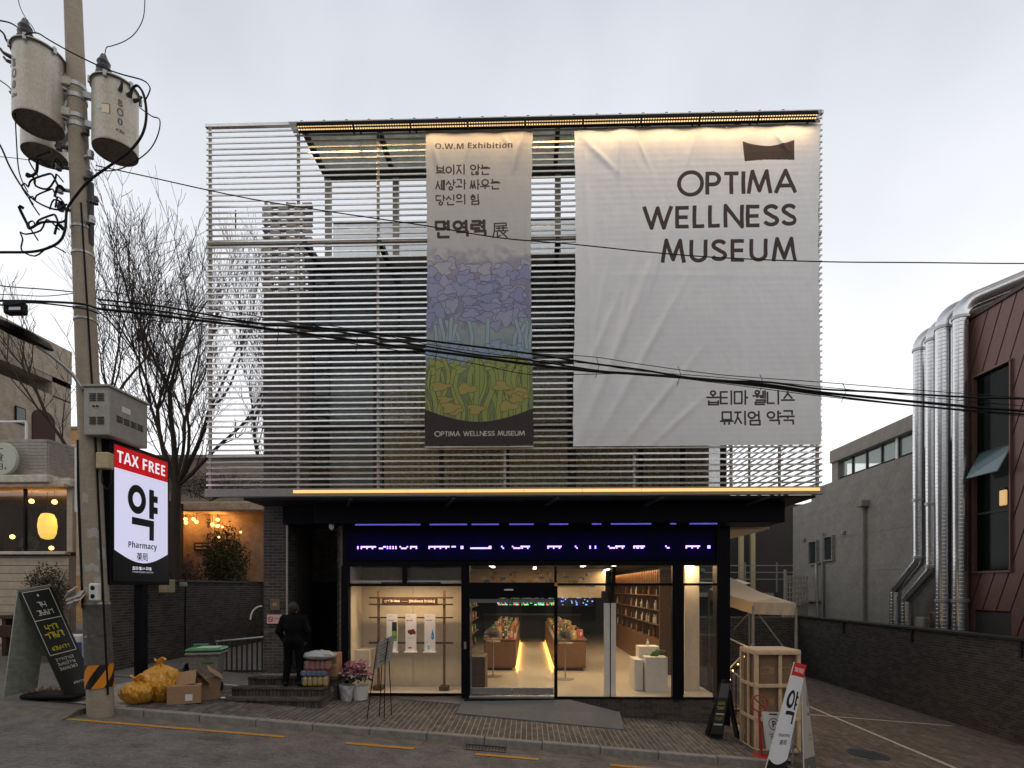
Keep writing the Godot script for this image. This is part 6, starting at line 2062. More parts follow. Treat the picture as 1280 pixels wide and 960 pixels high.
const CABLES := {
	"thick black cable of the bundle crossing the whole facade": [0.028, [-7.38, 7.15, -9.7, -6.45, 7.04, -9.7, -5.5, 6.91, -9.7, -4.5, 6.78, -9.7, -3.13, 6.58, -9.7, -1.73, 6.37, -9.7, -0.81, 6.24, -9.7, -0, 6.12, -9.7, 1.07, 5.99, -9.7, 1.87, 5.93, -9.7, 3.2, 5.81, -9.7, 3.99, 5.73, -9.7, 4.84, 5.6, -9.7, 6.47, 5.42, -9.7, 8.15, 5.26, -9.7, 9.94, 5.14, -9.7]],
	"second black cable wound along the thick one": [0.018, [-7.42, 7.26, -9.75, -6.34, 7.12, -9.75, -5.53, 6.98, -9.75, -4.52, 6.87, -9.75, -3.14, 6.71, -9.75, -1.74, 6.46, -9.75, -0.82, 6.3, -9.75, -0, 6.21, -9.75, 1.08, 6.03, -9.75, 1.88, 5.94, -9.75, 2.68, 5.87, -9.75, 4.01, 5.71, -9.75, 4.87, 5.58, -9.75, 6.51, 5.37, -9.75, 8.19, 5.22, -9.75, 9.99, 5.11, -9.75]],
	"black cable rising above the bundle before the right end": [0.02, [-7.31, 7.26, -9.6, -6.24, 7.13, -9.6, -5.44, 6.98, -9.6, -4.46, 6.81, -9.6, -3.09, 6.69, -9.6, -1.72, 6.5, -9.6, -0, 6.26, -9.6, 1.06, 6.08, -9.6, 1.85, 5.97, -9.6, 2.64, 5.83, -9.6, 3.17, 5.77, -9.6, 3.95, 5.74, -9.6, 4.79, 5.62, -9.6, 5.76, 5.56, -9.6, 7.05, 5.47, -9.6, 8.06, 5.43, -9.6, 9.83, 5.37, -9.6]],
	"thin cable highest of the bundle": [0.008, [-7.35, 7.45, -9.65, -6.27, 7.25, -9.65, -5.47, 7.11, -9.65, -4.48, 6.94, -9.65, -3.11, 6.7, -9.65, -1.72, 6.52, -9.65, -0, 6.29, -9.65, 1.07, 6.21, -9.65, 1.86, 6.08, -9.65, 3.18, 5.89, -9.65, 4.82, 5.75, -9.65, 6.44, 5.6, -9.65, 8.11, 5.46, -9.65, 9.89, 5.34, -9.65]],
	"thin cable between the two thick cables": [0.007, [-7.4, 7.1, -9.72, -6.32, 7.08, -9.72, -5.51, 7, -9.72, -4.51, 6.93, -9.72, -3.13, 6.78, -9.72, -1.74, 6.49, -9.72, -0, 6.22, -9.72, 1.07, 6.12, -9.72, 1.88, 5.99, -9.72, 3.21, 5.87, -9.72, 4.85, 5.7, -9.72, 6.49, 5.52, -9.72, 8.17, 5.35, -9.72, 9.96, 5.27, -9.72]],
	"thin slack cable lowest of the bundle": [0.008, [-7.37, 7.06, -9.68, -6.29, 6.91, -9.68, -5.49, 6.84, -9.68, -4.49, 6.75, -9.68, -3.12, 6.51, -9.68, -1.73, 6.29, -9.68, -0.81, 6.11, -9.68, -0, 5.94, -9.68, 0.8, 5.93, -9.68, 1.87, 5.92, -9.68, 3.19, 5.76, -9.68, 4.83, 5.53, -9.68, 6.46, 5.34, -9.68, 8.13, 5.17, -9.68, 9.92, 5.05, -9.68]],
	"single wire running from the pole head across both banners": [0.011, [-7.2, 9.39, -9.4, -6.25, 9.17, -9.4, -5.33, 8.95, -9.4, -4.36, 8.74, -9.4, -3.03, 8.51, -9.4, -1.68, 8.29, -9.4, -0.46, 8.07, -9.4, 0.78, 7.94, -9.4, 1.94, 7.8, -9.4, 3.1, 7.69, -9.4, 4.69, 7.6, -9.4, 6.27, 7.56, -9.4, 7.9, 7.52, -9.4, 9.63, 7.51, -9.4]],
	"black cable left of the pole, top of the left bundle": [0.012, [-10.61, 7.87, -9.9, -9.31, 7.68, -9.9, -8.44, 7.6, -9.9, -7.87, 7.53, -9.9, -7.54, 7.42, -9.9]],
	"thick black cable left of the pole": [0.024, [-10.29, 7.25, -9.6, -9.03, 7.26, -9.6, -8.33, 7.24, -9.6, -7.63, 7.19, -9.6, -7.31, 7.1, -9.6]],
	"black cable left of the pole, crossing the small black box": [0.016, [-10.19, 7.28, -9.5, -8.93, 7.14, -9.5, -8.38, 7.17, -9.5, -7.55, 7.07, -9.5, -7.23, 6.97, -9.5]],
	"thin cable left of the pole under the transformers": [0.009, [-10.83, 7.59, -10.1, -9.5, 7.63, -10.1, -8.61, 7.59, -10.1, -7.69, 7.69, -10.1]],
	"black cable curling left from the pole below the transformers": [0.026, [-9.77, 8.04, -9.5, -8.93, 8.03, -9.5, -8.38, 8.03, -9.5, -8.07, 8.1, -9.5, -7.88, 8.22, -9.5, -7.8, 8.42, -9.5, -7.77, 8.73, -9.5, -7.62, 8.96, -9.5, -7.38, 9.22, -9.5, -7, 9.48, -9.5, -6.68, 9.71, -9.5, -6.48, 9.97, -9.5, -6.41, 10.28, -9.5, -6.45, 10.62, -9.5, -6.56, 10.79, -9.5, -6.66, 10.73, -9.5, -6.68, 10.59, -9.5]],
	"thin drop wire looping right of the right transformer": [0.012, [-6.66, 10.59, -9.7, -6.45, 10.44, -9.7, -6.31, 10.37, -9.7, -6.35, 10.1, -9.7, -6.52, 9.83, -9.7, -6.87, 9.6, -9.7, -7.15, 9.52, -9.7, -7.45, 9.54, -9.7]],
	"black lead curving from the left edge to the left transformer": [0.014, [-9.39, 11.94, -9.4, -8.84, 11.85, -9.4, -8.63, 11.79, -9.4, -8.49, 11.68, -9.4, -8.44, 11.58, -9.4]],
	"thick black lead at the upper left picture corner": [0.02, [-9.39, 12.01, -9.4, -8.84, 11.69, -9.4, -8.73, 11.52, -9.4, -8.65, 11.39, -9.4]],
	"grey lead rising from the left transformer bushing": [0.008, [-8.75, 12.74, -9.6, -8.69, 12.33, -9.6, -8.58, 12.09, -9.6, -8.47, 11.95, -9.6, -8.41, 11.84, -9.6]],
	"grey lead looping up from the right transformer bushing": [0.009, [-6.64, 12.96, -9.8, -6.64, 12.47, -9.8, -6.68, 12.19, -9.8, -6.82, 11.96, -9.8, -7.01, 11.83, -9.8, -7.22, 11.76, -9.8, -7.32, 11.73, -9.8, -7.35, 11.56, -9.8]],
	"black wire joining the two front transformers": [0.013, [-8.19, 11.35, -9.15, -8.1, 11.38, -9.15, -7.96, 11.37, -9.15, -7.8, 11.27, -9.15, -7.4, 11.04, -9.15, -6.94, 10.81, -9.15, -6.61, 10.68, -9.15, -6.24, 10.57, -9.15, -6.12, 10.46, -9.15, -6.13, 10.36, -9.15, -6.21, 10.21, -9.15]],
	"black wire hanging at the left edge beside the transformers": [0.012, [-9.25, 11.13, -9.4, -8.84, 10.85, -9.4, -8.65, 10.69, -9.4, -8.59, 10.45, -9.4, -8.56, 9.91, -9.4, -8.51, 9.31, -9.4, -8.36, 8.97, -9.4]],
	"thick black wire falling from the left edge": [0.018, [-9.02, 10.11, -9.3, -8.74, 9.68, -9.3, -8.58, 9.33, -9.3, -8.36, 8.97, -9.3, -8.13, 8.74, -9.3, -7.79, 8.6, -9.3, -7.61, 8.69, -9.3]],
	"thin horizontal wire below the transformers": [0.007, [-9.97, 9.83, -9.7, -9.12, 9.8, -9.7, -8.55, 9.73, -9.7, -7.93, 9.68, -9.7]],
}

# ---------------------------------------------------------------- utility pole, transformers, cables
func transformer(label: String, at: Vector3, r: float, h: float, towards: float) -> Node3D:
	var t := thing("transformer", label, "transformer", at, 0.0, "transformers on the utility pole")
	var b := MB.new()
	b.lathe([Vector2(r * 0.98, 0.0), Vector2(r, 0.02), Vector2(r, h)], 32)
	part("tank", b, M.cylinder_paint, t)
	var bo := MB.new()
	bo.lathe([Vector2(0, 0.035), Vector2(r * 0.9, 0.035), Vector2(r * 0.95, 0.0), Vector2(r * 0.99, 0.0)], 32)
	part("base", bo, M.cylinder_base, t)
	var l := MB.new()
	l.lathe([Vector2(r, h - 0.03), Vector2(r + 0.025, h - 0.02), Vector2(r + 0.025, h + 0.02), Vector2(r * 0.85, h + 0.07), Vector2(r * 0.3, h + 0.1), Vector2(0, h + 0.1)], 32)
	part("lid", l, M.cylinder_paint, t)
	var rim := MB.new()
	rim.lathe([Vector2(r + 0.024, h - 0.028), Vector2(r + 0.034, h - 0.02), Vector2(r + 0.034, h - 0.004), Vector2(r + 0.02, h + 0.004)], 32)
	part("rim_band", rim, M.dark_steel, t)
	for i in 6:
		var a := TAU * i / 6.0 + 0.3
		var c := MB.new()
		c.cbox(Vector3(cos(a), 0, sin(a)) * (r + 0.03) + Vector3(0, h - 0.01, 0), Vector3(0.04, 0.11, 0.05), 0.005, Basis(Vector3.UP, -a))
		part("lid_clamp", c, M.galvanised, t)
	var bs := MB.new()
	bs.lathe([Vector2(0.11, h + 0.02), Vector2(0.12, h + 0.12), Vector2(0.095, h + 0.15), Vector2(0.115, h + 0.2), Vector2(0.085, h + 0.25), Vector2(0.105, h + 0.3), Vector2(0.06, h + 0.38), Vector2(0.04, h + 0.44), Vector2(0, h + 0.45)], 14, Vector3(-0.06, 0, 0.2))
	part("bushing", bs, M.porcelain, t)
	for i in 3:
		var a := towards + 0.35 * (i - 1)
		var d := Vector3(cos(a), 0, sin(a))
		var s := MB.new()
		s.tube([d * r + Vector3(0, h - 0.2, 0), d * (r + 0.1) + Vector3(0, h - 0.18, 0)], 0.035, 0.025, 8)
		s.tube([d * (r + 0.1) + Vector3(0, h - 0.18, 0), d * (r + 0.14) + Vector3(0, h - 0.13, 0)], 0.02, 0.02, 6)
		part("terminal", s, M.porcelain, t)
	for y in [h * 0.25, h * 0.7]:
		var lug := MB.new()
		var d := Vector3(cos(towards + PI), 0, sin(towards + PI))
		lug.cbox(d * (r + 0.05) + Vector3(0, y, 0), Vector3(0.14, 0.14, 0.16), 0.01, Basis(Vector3.UP, -towards))
		part("hanger_lug", lug, M.cylinder_paint, t)
	return t

func stencil(parent: Node, r: float, y: float, a0: float, k: Ink, w: float, h: float, key: String) -> void:
	var b := MB.new()
	var rr := r + 0.004
	b.grid(func(u: float, v: float) -> Vector3:
		var a := a0 - (u - 0.5) * w / rr
		return Vector3(cos(a) * rr, y + (0.5 - v) * h, sin(a) * rr), 8, 1)
	part("stencil", b, cutout_mat(key, k, Color(0.66, 0.645, 0.6)), parent)

func build_pole_and_cables() -> void:
	var base := Vector3(-7.46, 0.1, -9.86)
	var top := Vector3(-8.03, 14.4, -9.86)
	var on := func(y: float) -> Vector3: return base.lerp(top, (y - base.y) / (top.y - base.y))
	var P := thing("utility_pole", "tall weathered concrete utility pole left of the pharmacy", "pole", base)
	var s := MB.new()
	s.tube([Vector3.ZERO, (top - base) * 0.5, top - base], 0.205, 0.125, 24)
	part("shaft", s, M.pole_concrete, P)
	var pr := func(y: float) -> float: return lerpf(0.205, 0.125, (y - base.y) / (top.y - base.y))
	var sleeve := func(called: String, y0: float, y1: float, add: float, m: Material) -> void:
		var mb := MB.new()
		var a: Vector3 = on.call(y0) - base
		var c: Vector3 = on.call(y1) - base
		mb.tube([a, c], pr.call(y0) + add, pr.call(y1) + add, 24)
		part(called, mb, m, P)
	sleeve.call("wrap_sheet", 0.95, 2.05, 0.012, M.grey_wrap)
	# hazard band: slanted stripes
	var hz := Ink.new(512, 128, Color(0.03, 0.03, 0.035))
	for i in range(-1, 6):
		var x := i * 128.0
		hz.fill(PackedVector2Array([Vector2(x + 4, 128), Vector2(x + 74, 128), Vector2(x + 74 + 110, 0), Vector2(x + 4 + 110, 0)]), Color(0.85, 0.52, 0.06))
	var hb := MB.new()
	hb.tube([on.call(0.62) - base, on.call(1.02) - base], 0.218, 0.216, 24, false)
	var hm := print_mat("hazard_print", hz.tex(), 0.6)
	hm.uv1_scale = Vector3(1, -1, 1)
	part("hazard_band", hb, hm, P)
	for y in [1.5, 2.06, 7.0, 7.2, 8.15, 8.6]: sleeve.call("steel_band", y, y + 0.035, 0.012, M.galvanised)
	for y in [10.85, 11.05, 10.35, 10.5]: sleeve.call("hanger_band", y, y + 0.07, 0.014, M.galvanised)
	for k in [[3.3, 0.9, 0.2, 0.16], [2.95, 0.4, 0.14, 0.2], [2.7, 1.2, 0.22, 0.12], [2.45, 0.7, 0.12, 0.18], [3.9, 1.5, 0.1, 0.16], [2.3, 1.6, 0.12, 0.14]]:
		# torn paper stickers
		var st := MB.new()
		var c: Vector3 = on.call(k[0]) - base
		var rr: float = pr.call(k[0]) + 0.004
		st.grid(func(u: float, v: float) -> Vector3:
			var a: float = k[1] - (u - 0.5) * k[2] / rr
			return c + Vector3(cos(a) * rr, (0.5 - v) * k[3] + 0.02 * sin(u * 9.0 + k[0]), sin(a) * rr), 6, 2)
		part("torn_sticker", st, mat("sticker", lin(0.42, 0.4, 0.38), 0.85, 0.0, "blotch", 0.12), P)
	var conduit := MB.new()
	conduit.tube([on.call(0.5) - base + Vector3(0.2, 0, 0.08), on.call(5.0) - base + Vector3(0.17, 0, 0.1), on.call(9.0) - base + Vector3(0.1, 0, 0.13)], 0.018, 0.014, 6)
	part("riser_cable", conduit, M.rubber, P)
	conduit = MB.new()
	conduit.tube([on.call(2.0) - base + Vector3(-0.12, 0, 0.16), on.call(4.0) - base + Vector3(-0.13, 0, 0.15), on.call(4.9) - base + Vector3(-0.1, 0, 0.15)], 0.022, 0.022, 6)
	part("riser_cable", conduit, M.rubber, P)
	for y in [8.9, 9.35]:
		var ch := MB.new()
		ch.cbox(on.call(y) - base + Vector3(0.17, 0, 0), Vector3(0.05, 1.1, 0.1), 0.005)
		if y < 9.0: part("cable_channel", ch, M.dark_steel, P)
	# insulator cluster and clamps under the transformers
	for i in 9:
		var y := 8.7 + i * 0.19
		var a := rng.randf_range(2.2, 4.4) if i % 2 else rng.randf_range(-0.6, 0.8)
		var c: Vector3 = on.call(y) - base
		var d := Vector3(cos(a), 0, absf(sin(a)) * 0.6 + 0.2)
		var ins := MB.new()
		ins.tube([c + d * 0.12, c + d * 0.36], 0.03, 0.03, 6)
		ins.tube([c + d * 0.3 + Vector3(0, -0.06, 0), c + d * 0.3 + Vector3(0, 0.06, 0)], 0.05, 0.05, 8)
		part("insulator", ins, M.porcelain if i % 3 else M.galvanised, P)
	# transformers
	var t1 := transformer("transformer on the left of the pole, higher and nearer one", Vector3(-8.36, 10.26, -9.62), 0.36, 1.17, PI * 0.9)
	var k1 := Ink.new(64, 256, Color(0.66, 0.645, 0.6))
	latin(k1, "8", 32, 60, 40, Color(0.3, 0.3, 0.32))
	k1.ring(Vector2(32, 96), 15, 20, 6, Color(0.3, 0.3, 0.32))
	latin(k1, "0", 32, 176, 40, Color(0.3, 0.3, 0.32))
	scribble(k1, 8, 205, 3, 15, 3, Color(0.3, 0.3, 0.32), 3)
	stencil(t1, 0.36, 0.5, 1.95, k1, 0.2, 0.8, "transformer_print")
	var t3 := transformer("transformer on the left of the pole, lower and farther one", Vector3(-9.1, 10.48, -10.6), 0.36, 1.1, PI * 0.9)
	var t2 := transformer("transformer on the right of the pole", Vector3(-7.2, 9.95, -9.86), 0.345, 1.08, 0.4)
	stencil(t2, 0.345, 0.42, 0.75, k1, 0.17, 0.7, "transformer_print_b")
	var k2 := Ink.new(96, 96, Color(0.86, 0.8, 0.7))
	k2.rect(0, 0, 96, 8, Color(0.35, 0.2, 0.15))
	k2.rect(88, 0, 8, 96, Color(0.35, 0.2, 0.15))
	stencil(t2, 0.345, 0.5, 1.35, k2, 0.13, 0.16, "transformer_plate")
	var k3 := Ink.new(64, 64, Color(0.66, 0.645, 0.6))
	k3.disc(Vector2(32, 32), 28, 28, Color(0.75, 0.77, 0.78))
	stencil(t2, 0.345, 0.53, 1.68, k3, 0.12, 0.12, "transformer_seal")
	# arms holding the transformers
	var arms := MB.new()
	for y in [10.5, 11.0]:
		var c: Vector3 = on.call(y) - base
		arms.bar(c, Vector3(-8.05, y, -9.7) - base, 0.08, 0.1)
		arms.bar(c, Vector3(-8.55, y, -10.3) - base, 0.08, 0.1)
		arms.bar(c, Vector3(-7.5, y - 0.1, -9.86) - base, 0.08, 0.1)
	part("hanger_arm", arms, M.galvanised, P)
	# grey cabinet on the pole
	var cab := thing("pole_cabinet", "grey metal cabinet fixed on the utility pole above the pharmacy sign", "cabinet", Vector3(-7.4, 4.95, -9.62))
	boxp("case", Vector3(0.04, 0.42, -0.5), Vector3(0.44, 0.82, 1.0), M.cabinet_grey, cab, 0.012)
	boxp("lid", Vector3(0.04, 0.85, -0.5), Vector3(0.5, 0.04, 1.06), M.cabinet_grey, cab, 0.006)
	for g in [0, 1]:
		for i in 5:
			for c in 2:
				boxp("louvre_slot", Vector3(-0.02 + c * 0.14, 0.2 + g * 0.4 + i * 0.028, 0.006), Vector3(0.11, 0.012, 0.016), M.dark_steel, cab)
	for i in 4:
		for c in 4: boxp("louvre_slot", Vector3(0.266, 0.3 + i * 0.03, -0.25 - c * 0.18), Vector3(0.014, 0.012, 0.14), M.dark_steel, cab)
	boxp("label", Vector3(0.262, 0.55, -0.42), Vector3(0.006, 0.1, 0.22), M.white_plastic, cab)
	for i in 2: boxp("knob", Vector3(0.0 + i * 0.06, 0.5, 0.012), Vector3(0.03, 0.03, 0.03), M.dark_steel, cab, 0.008)
	boxp("bracket", Vector3(-0.1, 0.3, -0.3), Vector3(0.12, 0.5, 0.3), M.galvanised, cab)
	# small meter box under it
	var mb2 := thing("meter_box", "small yellowed meter box between the pole and the pharmacy sign", "box", Vector3(-7.3, 4.4, -9.74))
	boxp("case", Vector3(0, 0.14, 0), Vector3(0.22, 0.28, 0.16), M.meter_cream, mb2, 0.015)
	var lp := MB.new()
	lp.tube(smooth([Vector3(-0.02, 0.0, 0.02), Vector3(-0.03, -0.2, 0.03), Vector3(0.05, -0.35, 0.03), Vector3(0.12, -0.25, 0.02), Vector3(0.1, 0.0, 0.0)], 5), 0.012, 0.012, 5)
	part("cable_loop", lp, M.rubber, mb2)
	# lit pharmacy sign, at right angles to the street
	var sg := thing("pharmacy_sign", "tall lit pharmacy light box with red TAX FREE head", "sign", Vector3(-7.3, 2.45, -10.72))
	boxp("box_frame", Vector3(-0.14, 1.24, 0), Vector3(0.26, 2.56, 1.66), M.black_metal, sg, 0.01)
	var k := Ink.new(512, 776, Color(0.012, 0.012, 0.014))
	var body := PackedVector2Array([Vector2(12, 12), Vector2(500, 12), Vector2(500, 600)])
	for i in 17: body.append(Vector2(500 - 488.0 * i / 16.0, 600 + 66 * sin(PI * i / 16.0)))
	k.fill(body, Color(0.83, 0.83, 0.94))
	k.rect(12, 12, 488, 128, Color(0.72, 0.03, 0.05))
	latin(k, "TAX FREE", 256, 106, 66, Color(0.97, 0.97, 1.0), true, 440)
	var bk := Color(0.01, 0.01, 0.012)
	k.ring(Vector2(204, 292), 60, 64, 42, bk)
	k.line([Vector2(338, 214), Vector2(338, 392)], 46, bk, true)
	k.line([Vector2(338, 268), Vector2(398, 268)], 40, bk, true)
	k.line([Vector2(338, 336), Vector2(398, 336)], 40, bk, true)
	k.line([Vector2(158, 420), Vector2(361, 424)], 42, bk, true)
	k.line([Vector2(340, 404), Vector2(338, 524)], 44, bk, true)
	latin(k, "Pharmacy", 256, 578, 34, bk, true, 262)
	strokes(k, HANJA_MEDICINE, 204, 606, 46, 4, bk)
	strokes(k, HANJA_OFFICE, 256, 606, 46, 4, bk)
	hangul(k, "옵티마 웰니스 뮤지엄", 162, 688, 18, 3, Color(0.9, 0.9, 0.95), 1.0)
	latin(k, "OPTIMA WELLNESS MUSEUM", 256, 724, 9, Color(0.85, 0.85, 0.9), true, 190)
	var fm := MB.new()
	fm.quad(Vector3(0.0, 2.48, 0.79), Vector3(0.0, 2.48, -0.79), Vector3(0.0, 0.02, -0.79), Vector3(0.0, 0.02, 0.79))
	part("lit_sign_face", fm, print_mat("pharmacy_sign_print", k.tex(), 0.4, 0.62), sg)
	area_light("light", Vector3(-7.26, 3.7, -10.72), Vector3.RIGHT, Vector2(1.5, 2.2), Color(0.9, 0.9, 1.0), 0.35, sg)
	boxp("post", Vector3(-0.14, -1.1, -0.15), Vector3(0.16, 2.3, 0.16), M.black_metal, sg)
	# white socket box and papers on the pole
	var so := thing("socket_box", "white two hole socket box low on the utility pole", "box", Vector3(-7.37, 2.28, -9.6))
	boxp("case", Vector3.ZERO, Vector3(0.16, 0.3, 0.1), M.white_plastic, so, 0.02)
	for y in [-0.07, 0.07]:
		var hl := MB.new()
		hl.lathe([Vector2(0, 0), Vector2(0.04, 0)], 12, Vector3(0, y, 0.053), Basis(Vector3.RIGHT, PI / 2))
		part("socket_hole", hl, M.rubber, so)
	var pp := MB.new()
	for i in 4:
		pp.cbox(Vector3(rng.randf_range(-0.05, 0.05), -0.1 + i * 0.06, rng.randf_range(0, 0.04)), Vector3(0.26, 0.02, 0.18), 0.004, Basis.from_euler(Vector3(0.6, rng.randf_range(-0.4, 0.4), rng.randf_range(0.2, 0.7))))
	tag(part("leaflet_bundle", pp, mat("leaflet", lin(0.5, 0.46, 0.42), 0.8, 0.0, "blotch", 0.2), null, Vector3(-7.74, 2.2, -9.62)), "bundle of leaflets stuck on the left of the pole", "papers")
	# street lamp head on a short arm
	var sl := thing("street_lamp", "grey oval street lamp head reaching left from the pole", "lamp", Vector3(-7.66, 6.0, -9.7))
	var ap := MB.new()
	ap.tube(smooth([Vector3(0, -0.25, 0), Vector3(-0.1, 0.0, 0.12), Vector3(-0.28, 0.22, 0.32), Vector3(-0.42, 0.33, 0.45)], 4), 0.03, 0.03, 8)
	part("arm", ap, M.galvanised, sl)
	var hd := MB.new()
	var hb2 := Basis(Vector3(-0.62, 0.28, 0.72).normalized(), Vector3(0.2, 0.95, 0.0).normalized(), Vector3.BACK).orthonormalized()
	hd.lathe([Vector2(0.0, 0.1), Vector2(0.08, 0.09), Vector2(0.15, 0.06), Vector2(0.175, 0.0), Vector2(0.17, -0.03), Vector2(0.14, -0.03), Vector2(0, -0.02)], 20, Vector3(-0.56, 0.46, 0.6), hb2, 2.6, 1.2)
	part("housing", hd, M.cabinet_grey, sl)
	var hl2 := MB.new()
	hl2.lathe([Vector2(0.135, -0.022), Vector2(0.09, -0.06), Vector2(0, -0.075)], 20, Vector3(-0.56, 0.46, 0.6), hb2, 2.6, 1.2)
	part("lens", hl2, M.cylinder_base, sl)
	# small black splice box on the left cables
	var sb := thing("splice_box", "small black splice box hanging on the cables left of the pole", "box", Vector3(-8.75, 7.02, -9.6))
	boxp("case", Vector3(0, 0.1, 0), Vector3(0.34, 0.2, 0.14), M.rubber, sb, 0.02)
	boxp("plate", Vector3(0.05, 0.07, 0.075), Vector3(0.2, 0.05, 0.006), M.galvanised, sb)
	# tangle of cable loops beside the pole
	for i in 7:
		var c: Vector3 = on.call(8.3 + i * 0.22)
		var pts := []
		var ph := rng.randf() * TAU
		var ra := rng.randf_range(0.18, 0.42)
		for q in 11:
			var a := ph + q * 0.5
			pts.append(c + Vector3(-0.25 - ra * 0.6 + cos(a) * ra, sin(a) * ra * 0.55 + 0.1 * sin(q * 1.7), 0.25 + 0.06 * sin(q * 2.3)))
		var mb := MB.new()
		mb.tube(smooth(pts, 3), 0.014 + 0.006 * (i % 3), 0.012, 5)
		tag(part("cable_loop", mb, M.rubber), "%s of the tangled black cable loops left of the pole" % ["lowest", "second lowest", "third lowest", "middle", "third highest", "second highest", "highest"][i], "cable", "tangled cable loops beside the pole")
	# the long cables
	for label in CABLES:
		var d: Array = CABLES[label]
		var pts := []
		for i in range(0, d[1].size(), 3): pts.append(Vector3(d[1][i], d[1][i + 1], d[1][i + 2]))
		var mb := MB.new()
		mb.tube(smooth(pts, 5), d[0] * 0.78, d[0] * 0.78, 6)
		tag(part("cable", mb, M.rubber), label, "cable", "cables on the utility pole")
	# short tie wires on the bundle
	for i in 9:
		var x := -5.6 + i * 1.35
		var mb := MB.new()
		var y := 6.75 - (x + 5.6) * 0.112
		mb.tube([Vector3(x, y + 0.2, -9.68), Vector3(x + 0.03, y + 0.05, -9.62), Vector3(x - 0.02, y - 0.12, -9.68)], 0.006, 0.006, 4)
		tag(part("tie_wire", mb, M.rubber), "%s tie wire from the left round the cable bundle" % ["first", "second", "third", "fourth", "fifth", "sixth", "seventh", "eighth", "ninth"][i], "wire", "tie wires on the cable bundle")

# ---------------------------------------------------------------- things on the pavement
func board_quad(b: MB, a: Vector3, c: Vector3, d: Vector3, e: Vector3, th: float, off := 0.0) -> void:
	# a flat board with corners a (top left), c (top right), d (bottom right), e (bottom left)
	var n := (c - a).cross(e - a).normalized() * -1.0
	var o := n * off
	var k := n * -th
	b.quad(a + o, c + o, d + o, e + o)
	b.quad(c + o + k, a + o + k, e + o + k, d + o + k)
	b.quad(a + o + k, c + o + k, c + o, a + o)
	b.quad(e + o, d + o, d + o + k, e + o + k)
	b.quad(a + o + k, a + o, e + o, e + o + k)
	b.quad(c + o, c + o + k, d + o + k, d + o)

func bag(called: String, label: String, at: Vector3, r: float, h: float, m: Material, seed_: int) -> Node3D:
	var o := thing(called, label, "rubbish bag", at)
	var ns := FastNoiseLite.new()
	ns.seed = seed_
	ns.frequency = 2.2
	ns.fractal_octaves = 3
	var n2 := FastNoiseLite.new()
	n2.seed = seed_ + 1
	n2.frequency = 5.0
	var b := MB.new()
	var n3 := FastNoiseLite.new()
	n3.seed = seed_ + 2
	n3.frequency = 1.0
	n3.fractal_type = FastNoiseLite.FRACTAL_RIDGED
	n3.fractal_octaves = 3
	var lean := Vector3(0.12 * sin(seed_), 0, 0.1 * cos(seed_ * 2.0))
	b.grid(func(u: float, v: float) -> Vector3:
		var a := -u * TAU
		var d := Vector3(cos(a), 0, sin(a))
		var prof := pow(sin(clampf(0.06 + v * 0.86, 0, 1) * PI), 0.55)
		if v < 0.22: prof *= lerpf(0.22, 1.0, smoothstep(0.0, 0.22, v))
		var y := h * (1.0 - v)
		var rr := r * prof * (1.0 + 0.2 * ns.get_noise_3d(d.x * 0.5, y * 0.7, d.z * 0.5))
		rr += r * 0.14 * (n3.get_noise_3d(d.x * 1.3 + 3.0, y * 2.2, d.z * 1.3) - 0.1) * (0.4 + 0.6 * prof)
		rr += r * 0.035 * n3.get_noise_3d(d.x * 3.0, y * 5.0 + 2.0, d.z * 3.0)
		rr += r * 0.05 * sin(a * 13.0 + seed_ + 3.0 * ns.get_noise_2d(a, y)) * clampf(1.0 - v * 2.6, 0.0, 1.0)
		return Vector3(d.x * rr, maxf(0.0, y + 0.03 * n2.get_noise_3d(d.x, y, d.z)), d.z * rr) + lean * (1.0 - v) * h, 90, 60)
	part("sack", b, m, o)
	var kn := MB.new()
	var tp := lean * h + Vector3(0, h * 0.97, 0)
	kn.grid(func(u: float, v: float) -> Vector3:
		var a := -u * TAU
		var rr := 0.03 + 0.07 * v * v + 0.02 * sin(a * 5.0 + seed_) * v
		return tp + Vector3(cos(a) * rr, 0.1 * v + 0.03 * sin(a * 3.0) * v, sin(a) * rr), 24, 5)
	part("knot", kn, m, o)
	return o

func open_box(parent: Node, called: String, c: Vector3, s: Vector3, turn: float, m: Material) -> MeshInstance3D:
	var b := MB.new()
	b.cbox(Vector3(0, s.y * 0.5, 0), s, 0.006)
	var o := part(called, b, m, parent, c)
	o.rotation.y = turn
	return o

func a_board(called: String, label: String, a: Vector3, b: Vector3, c: Vector3, d: Vector3, e: Vector3, f: Vector3, ink: Ink, back: Ink, frame: Material, rear: Material) -> Node3D:
	# ridge a-b; front board a b d c (c below a, d below b); rear board a b f e
	var o := thing(called, label, "A-board", Vector3.ZERO)
	d = b + c - a
	f = b + e - a
	for s in [[a, b, d, c, ink, "front_board", frame], [b, a, e, f, back, "rear_board", rear]]:
		var mb := MB.new()
		board_quad(mb, s[0], s[1], s[2], s[3], 0.03)
		var bo := part(s[5], mb, s[6], o)
		var q := MB.new()
		var n: Vector3 = (s[1] - s[0]).cross(s[3] - s[0]).normalized() * -0.004
		q.quad(s[0] + n, s[1] + n, s[2] + n, s[3] + n)
		part("print", q, print_mat(called + "_" + s[5], s[4].tex(), 0.45), bo)
	return o

